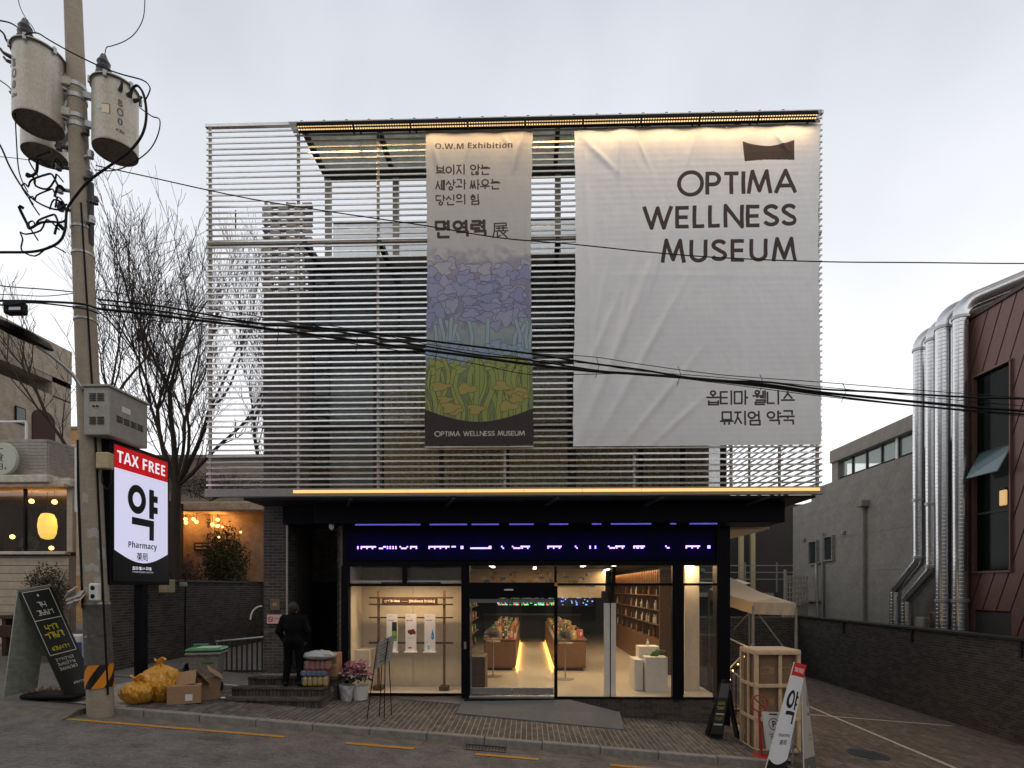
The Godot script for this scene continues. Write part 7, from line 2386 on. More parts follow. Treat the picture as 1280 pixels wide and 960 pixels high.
func build_street_objects() -> void:
	# green A-board at the left
	var gk := Ink.new(220, 560, Color(0.035, 0.06, 0.045))
	var wt := Color(0.82, 0.83, 0.8)
	for q in [[20, 20, 200, 20], [20, 20, 20, 350], [200, 20, 200, 350], [20, 350, 200, 350], [20, 170, 200, 170]]:
		gk.seg(Vector2(q[0], q[1]), Vector2(q[2], q[3]), 4, wt)
	gk.disc(Vector2(110, 45), 7, 7, wt)
	scribble(gk, 84, 80, 2, 26, 5, wt, 4)
	scribble(gk, 60, 122, 4, 24, 5, wt, 5)
	var yl := Color(0.75, 0.72, 0.1)
	scribble(gk, 66, 200, 3, 26, 6, yl, 6)
	scribble(gk, 46, 240, 4, 28, 7, yl, 7)
	scribble(gk, 50, 312, 6, 18, 4, yl, 8)
	for i in 3: scribble(gk, 40, 372 + i * 24, 8, 14, 2.5, wt, 10 + i)
	scribble(gk, 90, 505, 7, 12, 2.5, wt, 15)
	var gb := Ink.new(220, 560, Color(0.5, 0.53, 0.47))
	for q in [[20, 160, 200, 160], [20, 350, 200, 350]]: gb.seg(Vector2(q[0], q[1]), Vector2(q[2], q[3]), 4, Color(0.78, 0.8, 0.72))
	scribble(gb, 60, 200, 4, 24, 5, Color(0.6, 0.6, 0.35), 7)
	for i in 3: scribble(gb, 40, 380 + i * 26, 7, 15, 3, Color(0.65, 0.67, 0.6), 30 + i)
	var G := a_board("green_a_board", "tall dark green A-board with white and yellow lettering by the pole", Vector3(-9.0, 2.32, -9.9), Vector3(-8.78, 2.42, -10.35), Vector3(-8.26, 0.42, -10.05), Vector3(-8.16, 0.5, -10.6), Vector3(-9.35, 0.4, -10.0), Vector3(-9.15, 0.42, -10.6), gk, gb, mat("board_green", lin(0.012, 0.02, 0.015), 0.4), mat("board_pale", lin(0.27, 0.3, 0.24), 0.5, 0.0, "blotch", 0.6))
	boxp("foot_weight", Vector3(-8.6, 0.4, -10.3), Vector3(1.0, 0.08, 0.55), M.rubber, G, 0.03)
	# rubbish
	bag("yellow_bag", "squat yellow rubbish bag nearest the utility pole", Vector3(-7.18, ground_y(-7.18), -10.42), 0.26, 0.42, M.bag_yellow, 3)
	bag("yellow_bag", "tall full yellow rubbish bag beside the cardboard boxes", Vector3(-6.93, ground_y(-6.93), -10.75), 0.3, 0.72, M.bag_yellow, 12)
	bag("black_bag", "black rubbish bag behind the yellow bags by the wall", Vector3(-7.0, 0.22, -11.7), 0.38, 0.5, M.bag_black, 6)
	var cb := thing("cardboard_box", "low brown cardboard box with white label in front of the bin", "box", Vector3(-6.5, ground_y(-6.5), -10.75), 0.42)
	boxp("carton", Vector3(0, 0.17, 0), Vector3(0.56, 0.34, 0.38), M.cardboard, cb, 0.006)
	boxp("label", Vector3(0.08, 0.12, 0.192), Vector3(0.12, 0.12, 0.004), M.white_plastic, cb)
	boxp("tape", Vector3(0, 0.342, 0), Vector3(0.56, 0.004, 0.06), M.meter_cream, cb)
	var c2 := thing("cardboard_box", "flattened open cardboard box leaning on top of the low box", "box", Vector3(-6.46, ground_y(-6.46) + 0.34, -10.85), 0.4)
	var fl := MB.new()
	fl.cbox(Vector3(-0.06, 0.12, 0.06), Vector3(0.34, 0.02, 0.3), 0.004, Basis.from_euler(Vector3(0.9, 0.0, 0.25)))
	part("flap", fl, M.cardboard, c2)
	fl = MB.new()
	fl.cbox(Vector3(0.2, 0.1, -0.06), Vector3(0.34, 0.02, 0.32), 0.004, Basis.from_euler(Vector3(-0.2, 0.2, -0.9)))
	part("flap", fl, M.cardboard_dark, c2)
	fl = MB.new()
	fl.cbox(Vector3(0.04, 0.08, -0.1), Vector3(0.4, 0.16, 0.02), 0.004, Basis.from_euler(Vector3(-0.3, 0, 0)))
	part("side", fl, M.cardboard_dark, c2)
	var c3 := thing("cardboard_box", "torn cardboard box wedged between the low box and the bin", "box", Vector3(-6.3, ground_y(-6.3), -11.15), 0.7)
	boxp("carton", Vector3(0, 0.22, 0), Vector3(0.4, 0.44, 0.3), M.cardboard_dark, c3, 0.006)
	fl = MB.new()
	fl.cbox(Vector3(0.12, 0.52, 0.1), Vector3(0.34, 0.015, 0.25), 0.004, Basis.from_euler(Vector3(0.4, 0, -0.7)))
	part("flap", fl, M.cardboard, c3)
	# grey wheelie bin with green lid
	var bn := thing("wheeled_bin", "grey plastic bin with green lid by the dark gate", "bin", Vector3(-6.62, ground_y(-6.62), -11.7), 0.25)
	var bb := MB.new()
	for i in 4:
		var s0 := [[-1, 1], [1, 1], [1, -1], [-1, -1]]
		var p0: Array = s0[i]
		var p1: Array = s0[(i + 1) % 4]
		bb.quad(Vector3(p0[0] * 0.29, 0.82, p0[1] * 0.28), Vector3(p1[0] * 0.29, 0.82, p1[1] * 0.28), Vector3(p1[0] * 0.21, 0.02, p1[1] * 0.2), Vector3(p0[0] * 0.21, 0.02, p0[1] * 0.2))
	part("body", bb, M.grey_plastic, bn)
	boxp("rim", Vector3(0, 0.83, 0), Vector3(0.66, 0.05, 0.64), M.grey_plastic, bn, 0.012)
	var li := boxp("lid", Vector3(0, 0.9, -0.02), Vector3(0.68, 0.07, 0.64), M.green_plastic, bn, 0.03)
	boxp("lid_plate", Vector3(0.05, 0.04, 0), Vector3(0.4, 0.02, 0.36), mat("lid_pale", lin(0.42, 0.5, 0.42), 0.5), li, 0.008)
	boxp("handle", Vector3(-0.2, 0.96, -0.32), Vector3(0.3, 0.05, 0.06), M.green_plastic, bn, 0.015)
	boxp("print_mark", Vector3(0.1, 0.66, 0.277), Vector3(0.22, 0.03, 0.006), M.green_plastic, bn)
	for s in [-0.2, 0.2]:
		var wh := MB.new()
		wh.lathe([Vector2(0, -0.03), Vector2(0.09, -0.03), Vector2(0.09, 0.03), Vector2(0, 0.03)], 14, Vector3(s, 0.09, -0.24), Basis(Vector3.FORWARD, PI / 2))
		part("wheel", wh, M.rubber, bn)
	# stacked bundles on the steps
	var st := thing("carton", "brown carton behind the bundled packs on the entrance steps", "box", Vector3(-4.19, 0.5, -12.08))
	boxp("case", Vector3(0, 0.24, 0), Vector3(0.4, 0.48, 0.36), M.cardboard, st, 0.006)
	boxp("tape", Vector3(0, 0.24, 0.183), Vector3(0.4, 0.05, 0.004), M.meter_cream, st)
	var names := ["yellow bottle pack lowest in the stack on the steps", "blue topped bottle pack second in the stack on the steps", "red bottle pack third in the stack on the steps", "pale wrapped bundle on top of the stack on the steps"]
	var bc := [lin(0.55, 0.35, 0.04), lin(0.05, 0.12, 0.4), lin(0.4, 0.07, 0.05), lin(0.4, 0.43, 0.45)]
	var yy := 0.36
	for i in 4:
		var o := thing("bottle_pack", names[i], "pack", Vector3(-4.36 + [0.0, -0.02, 0.05, 0.08][i], yy, -11.72), 0.1, "bundled packs on the steps")
		var hh: float = [0.19, 0.13, 0.2, 0.16][i]
		var m := mat("pack_%d" % i, bc[i], 0.3)
		if i < 3:
			for x in 5:
				for z in 2:
					var bo := MB.new()
					bo.lathe([Vector2(0, 0), Vector2(0.045, 0), Vector2(0.045, hh * 0.7), Vector2(0.02, hh * 0.9), Vector2(0.02, hh), Vector2(0, hh)], 8)
					part("bottle", bo, m, o, Vector3(-0.2 + x * 0.1, 0, 0.05 - z * 0.1))
			boxp("wrap", Vector3(0, hh * 0.5, 0), Vector3(0.52, hh * 0.8, 0.24), pane_mat("wrap_film", Color(0.7, 0.7, 0.7), 0.25, 0.2), o, 0.02)
		else:
			var wb := MB.new()
			var ns := FastNoiseLite.new()
			ns.frequency = 3.0
			wb.grid(func(u: float, v: float) -> Vector3:
				var a := -u * TAU
				var p := v * PI
				var q := Vector3(cos(a) * sin(p) * 0.32, 0.09 + cos(p) * 0.1, sin(a) * sin(p) * 0.2)
				return q * (1.0 + 0.25 * ns.get_noise_3d(q.x * 3, q.y * 3, q.z * 3)), 24, 14)
			part("sack", wb, m, o)
			boxp("tie", Vector3(0, 0.17, 0.05), Vector3(0.1, 0.02, 0.03), M.white_plastic, o)
		yy += hh
	# flowers in a wrapped pot
	var fp := thing("flower_pot", "potted pink and white flowers in clear wrapping by the display window", "flower pot", Vector3(-3.7, ground_y(-3.7), -12.15))
	var pt := MB.new()
	pt.lathe([Vector2(0, 0), Vector2(0.15, 0), Vector2(0.19, 0.3), Vector2(0.17, 0.3), Vector2(0.16, 0.26), Vector2(0, 0.26)], 18)
	part("pot", pt, M.white_plastic, fp, Vector3(0.12, 0, -0.05))
	var wr := MB.new()
	var nw := FastNoiseLite.new()
	nw.frequency = 4.0
	wr.grid(func(u: float, v: float) -> Vector3:
		var a := -u * TAU
		var rr := lerpf(0.17, 0.1, v) * (1.0 + 0.25 * nw.get_noise_2d(cos(a) * 2, v * 2 + sin(a) * 2))
		return Vector3(-0.12 + cos(a) * rr, 0.34 * (1.0 - v), 0.12 + sin(a) * rr), 24, 8)
	part("wrapping", wr, mat("wrap_white", lin(0.55, 0.56, 0.58), 0.25, 0.0, "blotch", 0.2), fp)
	var lv := MB.new()
	var petals := [MB.new(), MB.new()]
	for i in 330:
		var a := rng.randf() * TAU
		var e := rng.randf_range(0.0, 1.3)
		var rr := rng.randf_range(0.1, 0.34)
		var c := Vector3(0.03, 0.55, 0.0) + Vector3(cos(a) * cos(e) * rr * 1.1, sin(e) * rr * 1.05 - 0.05, sin(a) * cos(e) * rr)
		if i % 3 == 0:
			lv.cbox(c - Vector3(0, 0.1, 0), Vector3(0.1, 0.008, 0.04), 0.003, Basis.from_euler(Vector3(rng.randf() * 3, rng.randf() * 6, rng.randf() * 3)))
		else:
			var pm: MB = petals[0 if c.y > 0.62 or c.x > 0.1 else 1 if rng.randf() < 0.7 else 0]
			for k in 5:
				var b := TAU * k / 5.0
				var q := Basis.from_euler(Vector3(rng.randf_range(-0.6, 0.6), rng.randf() * 6, rng.randf_range(-0.6, 0.6)))
				pm.tri(c, c + q * Vector3(cos(b) * 0.05, 0.016, sin(b) * 0.05), c + q * Vector3(cos(b + 0.9) * 0.05, 0.016, sin(b + 0.9) * 0.05))
	part("leaves", lv, mat("leaf_dark", lin(0.03, 0.06, 0.025), 0.6), fp)
	part("pink_flowers", petals[0], mat("petal_pink", lin(0.5, 0.2, 0.32), 0.7), fp)
	part("white_flowers", petals[1], mat("petal_white", lin(0.62, 0.55, 0.56), 0.7), fp)
	# wire sign stand
	var ws := thing("wire_stand", "slim black wire sign stand on the pavement before the display window", "stand", Vector3(-2.8, ground_y(-2.8), -10.75))
	var wm := MB.new()
	for s in [[-0.14, 0.18], [0.14, 0.0], [0.02, -0.1], [0.22, -0.24]]:
		wm.tube([Vector3(s[0] - 0.04, 0, s[1]), Vector3(s[0] * 0.6 + 0.03, 1.05, s[1] * 0.5), Vector3(s[0] * 0.6 + 0.09, 1.5, s[1] * 0.5)], 0.009, 0.009, 6)
	part("legs", wm, M.black_metal, ws)
	var wp := MB.new()
	board_quad(wp, Vector3(0.0, 1.42, 0.1), Vector3(0.26, 1.56, -0.14), Vector3(0.2, 1.08, -0.14), Vector3(-0.05, 0.92, 0.1), 0.012)
	part("sign_plate", wp, M.galvanised, ws)
	var wk := Ink.new(96, 128, Color(0.62, 0.6, 0.57))
	for i in 6: scribble(wk, 12, 14 + i * 18, 6, 10, 2, Color(0.25, 0.24, 0.24), 60 + i)
	var wq := MB.new()
	var off := Vector3(0.004, 0, 0.004)
	wq.quad(Vector3(0.02, 1.40, 0.09) + off, Vector3(0.24, 1.52, -0.12) + off, Vector3(0.185, 1.1, -0.12) + off, Vector3(-0.03, 0.96, 0.09) + off)
	part("print", wq, print_mat("wire_stand_print", wk.tex()), ws)
	# rubber ramp mat
	var rm := MB.new()
	var cor := [Vector3(-1.45, ground_y(-1.45) + 0.075, -12.5), Vector3(0.9, ground_y(0.9) + 0.3, -12.5), Vector3(1.95, ground_y(1.95) + 0.16, -12.3), Vector3(1.88, ground_y(1.88) + 0.02, -11.35), Vector3(-1.45, ground_y(-1.45) + 0.03, -11.55)]
	var cen := Vector3(0.4, ground_y(0.4) + 0.13, -11.95)
	for i in 5:
		var p: Vector3 = cor[i]
		var q: Vector3 = cor[(i + 1) % 5]
		rm.tri(cen, p, q)
		var pl := Vector3(p.x, ground_y(p.x), p.z)
		var ql := Vector3(q.x, ground_y(q.x), q.z)
		rm.quad(q, p, pl, ql)
	tag(part("ramp_mat", rm, M.mat_grey), "dark grey rubber ramp mat in front of the sliding shop door", "mat")
	# timber crate
	var cr := thing("timber_crate", "tall timber crate round cardboard beside the shop's right corner", "crate", Vector3(4.55, ground_y(4.55) - 0.03, -11.0), deg_to_rad(3))
	var cw := 0.78
	var cd := 0.62
	var chh := 1.86
	boxp("cardboard", Vector3(0, chh * 0.5, 0), Vector3(cw - 0.07, chh - 0.06, cd - 0.07), M.cardboard_dark, cr)
	for x in [-0.5, 0.5]:
		for z in [-0.5, 0.5]:
			boxp("corner_post", Vector3(x * cw, chh * 0.5, z * cd), Vector3(0.065, chh, 0.065), M.pine, cr, 0.004)
	for x in [0.05]:
		boxp("stud", Vector3(x, chh * 0.5, cd * 0.5 + 0.002), Vector3(0.06, chh - 0.02, 0.04), M.pine, cr, 0.004)
	boxp("stud", Vector3(-cw * 0.5 - 0.002, chh * 0.5, 0.0), Vector3(0.04, chh - 0.02, 0.06), M.pine, cr, 0.004)
	for y in [0.04, 0.62, 1.23, 1.83]:
		boxp("rail", Vector3(0, y, cd * 0.5 + 0.03), Vector3(cw + 0.06, 0.065, 0.03), M.pine, cr, 0.004)
		boxp("rail", Vector3(-cw * 0.5 - 0.03, y, 0), Vector3(0.03, 0.065, cd), M.pine, cr, 0.004)
	boxp("top_board", Vector3(0, chh + 0.01, 0), Vector3(cw + 0.06, 0.025, cd + 0.06), M.pine, cr, 0.004)
	var ck := Ink.new(160, 80, Color(0.58, 0.46, 0.34))
	scribble(ck, 10, 14, 3, 26, 5, Color(0.25, 0.18, 0.13), 40)
	scribble(ck, 10, 52, 6, 16, 3, Color(0.3, 0.22, 0.16), 41)
	for p in [[-0.16, 1.5], [0.22, 1.5], [-0.16, 0.92]]:
		var q := MB.new()
		q.quad(Vector3(p[0] - 0.12, p[1] + 0.06, cd * 0.5 - 0.033), Vector3(p[0] + 0.12, p[1] + 0.06, cd * 0.5 - 0.033), Vector3(p[0] + 0.12, p[1] - 0.06, cd * 0.5 - 0.033), Vector3(p[0] - 0.12, p[1] - 0.06, cd * 0.5 - 0.033))
		part("carton_print", q, print_mat("crate_print", ck.tex()) if not M.has("crate_print") else M.crate_print, cr)
	# black chalk A-board by the corner column
	var bk := Ink.new(160, 400, Color(0.02, 0.02, 0.022))
	bk.rect(10, 10, 140, 110, Color(0.28, 0.28, 0.29))
	scribble(bk, 24, 150, 4, 24, 5, Color(0.5, 0.52, 0.2), 51)
	scribble(bk, 20, 190, 5, 20, 5, Color(0.55, 0.56, 0.25), 52)
	bk.rect(20, 240, 120, 12, Color(0.6, 0.6, 0.58))
	scribble(bk, 24, 268, 4, 26, 8, Color(0.35, 0.36, 0.12), 53)
	bk.rect(20, 320, 120, 12, Color(0.6, 0.6, 0.58))
	var bb2 := Ink.new(32, 32, Color(0.02, 0.02, 0.02))
	a_board("black_a_board", "black A-board with olive lettering leaning by the shop's corner column", Vector3(3.95, 0.52, -11.55), Vector3(3.98, 0.48, -11.85), Vector3(3.52, -0.53, -11.3), Vector3(3.68, -0.53, -11.75), Vector3(4.1, -0.58, -11.35), Vector3(4.1, -0.58, -11.75), bb2, bb2, M.black_panel, M.black_panel)
	var bm := MB.new()
	bm.quad(Vector3(3.78, 0.5, -11.42), Vector3(3.96, 0.5, -11.38), Vector3(3.7, -0.45, -11.1), Vector3(3.5, -0.45, -11.16))
	var bsn := thing("chalk_board", "narrow black menu board with olive marks before the black A-board", "board", Vector3.ZERO)
	var bsb := MB.new()
	board_quad(bsb, Vector3(3.77, 0.52, -11.43), Vector3(3.97, 0.52, -11.39), Vector3(3.71, -0.53, -11.1), Vector3(3.49, -0.53, -11.16), 0.03, -0.004)
	part("board", bsb, M.black_panel, bsn)
	part("print", bm, print_mat("chalk_print", bk.tex()), bsn)
	# no parking stand
	var np := thing("parking_sign_stand", "white parking notice board on a stand with a red prohibition ring", "sign", Vector3(4.2, ground_y(4.2) - 0.03, -10.2))
	var rg := MB.new()
	var rp := []
	for i in 25: rp.append(Vector3(cos(TAU * i / 24.0) * 0.14, 0.98 + sin(TAU * i / 24.0) * 0.14, 0.02))
	rg.tube(rp, 0.013, 0.013, 6, false)
	rg.tube([Vector3(-0.1, 1.08, 0.02), Vector3(0.1, 0.88, 0.02)], 0.012, 0.012, 6)
	part("red_ring", rg, M.red_plastic, np, Vector3(-0.16, 0, 0))
	var pk := Ink.new(150, 230, Color(0.86, 0.86, 0.87))
	pk.rect(44, 6, 62, 10, Color(0.15, 0.15, 0.16))
	pk.ring(Vector2(75, 78), 38, 38, 5, Color(0.2, 0.2, 0.22))
	latin(pk, "P", 76, 100, 44, Color(0.16, 0.16, 0.18))
	scribble(pk, 24, 136, 8, 11, 2, Color(0.35, 0.35, 0.37), 71)
	scribble(pk, 34, 154, 5, 16, 4, Color(0.2, 0.2, 0.22), 72)
	scribble(pk, 36, 190, 6, 11, 2, Color(0.4, 0.4, 0.42), 73)
	scribble(pk, 50, 206, 4, 11, 2, Color(0.4, 0.4, 0.42), 74)
	var pb := MB.new()
	board_quad(pb, Vector3(-0.13, 0.84, 0.06), Vector3(0.25, 0.82, 0.02), Vector3(0.28, 0.22, 0.06), Vector3(-0.07, 0.2, 0.12), 0.025)
	part("notice_board", pb, M.white_plastic, np)
	var pq := MB.new()
	pq.quad(Vector3(-0.12, 0.83, 0.068), Vector3(0.24, 0.81, 0.028), Vector3(0.27, 0.23, 0.068), Vector3(-0.06, 0.21, 0.128))
	part("print", pq, print_mat("parking_print", pk.tex()), np)
	var pl2 := MB.new()
	pl2.bar(Vector3(-0.16, 0.84, 0.0), Vector3(-0.12, 0.04, 0.02), 0.03, 0.03)
	pl2.cbox(Vector3(0.0, 0.03, 0.0), Vector3(0.5, 0.05, 0.34), 0.01)
	part("stand", pl2, M.red_plastic, np)
	# white A-frame flags with the pharmacy print
	var fk := Ink.new(256, 1024, Color(0.86, 0.86, 0.88))
	fk.rect(0, 0, 256, 120, Color(0.78, 0.05, 0.06))
	latin(fk, "TAX FREE", 128, 84, 40, Color(0.96, 0.96, 0.97), true, 196)
	var bkc := Color(0.05, 0.05, 0.055)
	fk.ring(Vector2(92, 330), 48, 66, 32, bkc)
	fk.line([Vector2(190, 252), Vector2(190, 420)], 34, bkc, true)
	fk.line([Vector2(190, 302), Vector2(232, 302)], 22, bkc, true)
	fk.line([Vector2(190, 368), Vector2(232, 368)], 22, bkc, true)
	fk.line([Vector2(60, 450), Vector2(208, 456)], 34, bkc, true)
	fk.line([Vector2(194, 440), Vector2(192, 546)], 34, bkc, true)
	latin(fk, "Pharmacy", 128, 660, 28, bkc, true, 170)
	strokes(fk, HANJA_MEDICINE, 84, 690, 42, 4, bkc)
	strokes(fk, HANJA_OFFICE, 132, 690, 42, 4, bkc)
	var ft := PackedVector2Array()
	for i in 13: ft.append(Vector2(256.0 * i / 12.0, 850 + 50 * sin(PI * i / 12.0)))
	ft.append(Vector2(256, 1024)); ft.append(Vector2(0, 1024))
	fk.fill(ft, Color(0.05, 0.05, 0.055))
	fk.rect(60, 945, 136, 8, Color(0.8, 0.8, 0.8))
	fk.rect(76, 970, 104, 6, Color(0.7, 0.7, 0.7))
	var fg := Ink.new(256, 1024, Color(0.7, 0.68, 0.65))
	fg.rect(0, 0, 256, 120, Color(0.62, 0.28, 0.28))
	var gy := Color(0.42, 0.41, 0.41)
	fg.ring(Vector2(130, 330), 50, 66, 24, gy)
	fg.line([Vector2(80, 470), Vector2(200, 470)], 26, gy, true)
	scribble(fg, 80, 660, 5, 22, 5, Color(0.5, 0.49, 0.48), 81)
	scribble(fg, 90, 700, 4, 24, 5, Color(0.5, 0.49, 0.48), 82)
	fg.rect(0, 880, 256, 144, Color(0.4, 0.39, 0.38))
	var F := thing("flag_stand", "white pharmacy flag stand with two leaning panels and red heads", "sign", Vector3.ZERO)
	var gl: float = ground_y(4.3) - 0.12
	var fa := [Vector3(4.44, 1.12, -9.72), Vector3(4.66, 1.06, -9.78), Vector3(4.12, gl, -9.42), Vector3(3.8, gl, -9.42)]
	var fb := MB.new()
	board_quad(fb, fa[0], fa[1], fa[2], fa[3], 0.02, -0.004)
	var f1 := part("panel", fb, M.white_plastic, F)
	var fq := MB.new()
	fq.quad(fa[0], fa[1], fa[2], fa[3])
	part("print", fq, print_mat("flag_print", fk.tex(), 0.5), f1)
	var ra := [Vector3(4.6, 1.06, -9.8), Vector3(4.72, 1.02, -10.0), Vector3(4.94, gl - 0.03, -10.0), Vector3(4.62, gl - 0.03, -9.75)]
	fb = MB.new()
	board_quad(fb, ra[0], ra[1], ra[2], ra[3], 0.02, -0.004)
	var f2 := part("panel", fb, M.white_plastic, F)
	fq = MB.new()
	fq.quad(ra[0], ra[1], ra[2], ra[3])
	part("print", fq, print_mat("flag_rear_print", fg.tex(), 0.5), f2)
	var pole := MB.new()
	pole.tube([Vector3(4.52, 0.5, -9.86), Vector3(4.48, gl + 0.1, -9.9)], 0.018, 0.018, 8)
	for i in 3:
		var a := TAU * i / 3.0 + 0.4
		pole.tube([Vector3(4.49, gl + 0.5, -9.9), Vector3(4.49 + cos(a) * 0.3, gl, -9.9 + sin(a) * 0.2)], 0.012, 0.012, 6)
	part("inner_stand", pole, M.galvanised, F)
	# string of litter near the steps
	var lt := boxp("paper_scrap", Vector3(-6.02, ground_y(-6.02) + 0.03, -11.2), Vector3(0.09, 0.05, 0.07), M.white_plastic, null, 0.02)
	tag(lt, "small white scrap lying beside the lowest brick step", "litter")

# ---------------------------------------------------------------- plants
func branch(mb: MB, p: Vector3, d: Vector3, len_: float, r: float, depth: int, r2: RandomNumberGenerator, up: float) -> void:
	var pts := [p]
	var n := 4 if depth > 1 else 3
	var q := p
	var dd := d
	for i in n:
		dd = (dd + Vector3(r2.randf_range(-0.16, 0.16), r2.randf_range(-0.08, 0.14) + up * 0.06, r2.randf_range(-0.16, 0.16))).normalized()
		q += dd * len_ / n
		pts.append(q)
	var r1 := maxf(0.005, r * (0.66 if depth > 0 else 0.5))
	mb.tube(pts, r, r1, 7 if r > 0.04 else 5 if r > 0.012 else 3, false)
	if depth == 0: return
	var kids := 2 + (1 if r2.randf() < 0.55 else 0)
	for k in kids:
		var ax := dd.cross(Vector3(r2.randf_range(-1, 1), r2.randf_range(-0.3, 0.3), r2.randf_range(-1, 1))).normalized()
		var nd := dd.rotated(ax, r2.randf_range(0.28, 0.75) * (0.7 if k == 0 else 1.0))
		branch(mb, q, (nd + Vector3(0, up * 0.25, 0)).normalized(), len_ * r2.randf_range(0.62, 0.86), r1 * r2.randf_range(0.68, 0.9), depth - 1, r2, up)
	# side twigs
	for i in range(1, pts.size()):
		if r2.randf() < 0.85:
			var ax := Vector3(r2.randf_range(-1, 1), r2.randf_range(-0.4, 0.4), r2.randf_range(-1, 1)).normalized()
			var nd := (dd.rotated(ax, r2.randf_range(0.5, 1.1)) + Vector3(0, up * 0.3, 0)).normalized()
			branch(mb, pts[i], nd, len_ * r2.randf_range(0.35, 0.6), maxf(0.0075, r1 * 0.45), maxi(0, depth - 2), r2, up)

func bare_tree(label: String, at: Vector3, trunk_h: float, r: float, limbs: Array, depth: int, seed_: int) -> void:
	var t := thing("bare_tree", label, "tree", at, 0.0, "bare trees behind the utility pole")
	var r2 := RandomNumberGenerator.new()
	r2.seed = seed_
	var tr := MB.new()
	tr.tube(smooth([Vector3(0.1, -0.2, 0), Vector3(0.02, trunk_h * 0.4, 0.05), Vector3(-0.04, trunk_h * 0.75, 0), Vector3(0, trunk_h, 0)], 4), r * 1.25, r, 14)
	part("trunk", tr, M.bark, t)
	var cr := MB.new()
	for l in limbs:
		var d := Vector3(l[0], l[1], l[2]).normalized()
		branch(cr, Vector3(0, trunk_h - 0.1, 0), d, l[3], r * l[4], depth, r2, 0.9)
	part("crown", cr, M.bark, t)

func shrub(called: String, label: String, at: Vector3, size: Vector3, n: int, leaf: float, cols: Array, seed_: int, group := "") -> void:
	var t := thing(called, label, "shrub", at, 0.0, group)
	var r2 := RandomNumberGenerator.new()
	r2.seed = seed_
	var st := MB.new()
	for i in 14:
		var a := r2.randf() * TAU
		var e := Vector3(cos(a) * size.x * 0.4, size.y * r2.randf_range(0.5, 0.9), sin(a) * size.z * 0.4)
		st.tube([Vector3.ZERO, e * Vector3(0.4, 0.5, 0.4), e], 0.012, 0.005, 4, false)
	part("stems", st, M.bark, t)
	var ns := FastNoiseLite.new()
	ns.seed = seed_
	ns.frequency = 1.4
	var meshes := []
	for c in cols: meshes.append(MB.new())
	for i in n:
		var u := r2.randf_range(-1, 1)
		var a := r2.randf() * TAU
		var s := sqrt(1.0 - u * u)
		var rad := pow(r2.randf(), 0.4) * (0.85 + 0.4 * ns.get_noise_3d(cos(a) * s * 1.5, u * 1.5, sin(a) * s * 1.5))
		var p := Vector3(cos(a) * s * rad * size.x * 0.5, size.y * 0.5 + u * rad * size.y * 0.5, sin(a) * s * rad * size.z * 0.5)
		if p.y < 0.02: continue
		var b := Basis.from_euler(Vector3(r2.randf() * 6, r2.randf() * 6, r2.randf() * 6))
		var L := leaf * r2.randf_range(0.6, 1.2)
		var m: MB = meshes[r2.randi() % cols.size()]
		m.tri(p + b * Vector3(-L * 0.5, 0, 0), p + b * Vector3(0, L * 0.28, 0.1 * L), p + b * Vector3(L * 0.5, 0, 0))
		m.tri(p + b * Vector3(-L * 0.5, 0, 0), p + b * Vector3(L * 0.5, 0, 0), p + b * Vector3(0, -L * 0.28, 0.1 * L))
	for i in cols.size():
		part("foliage", meshes[i], cols[i], t)

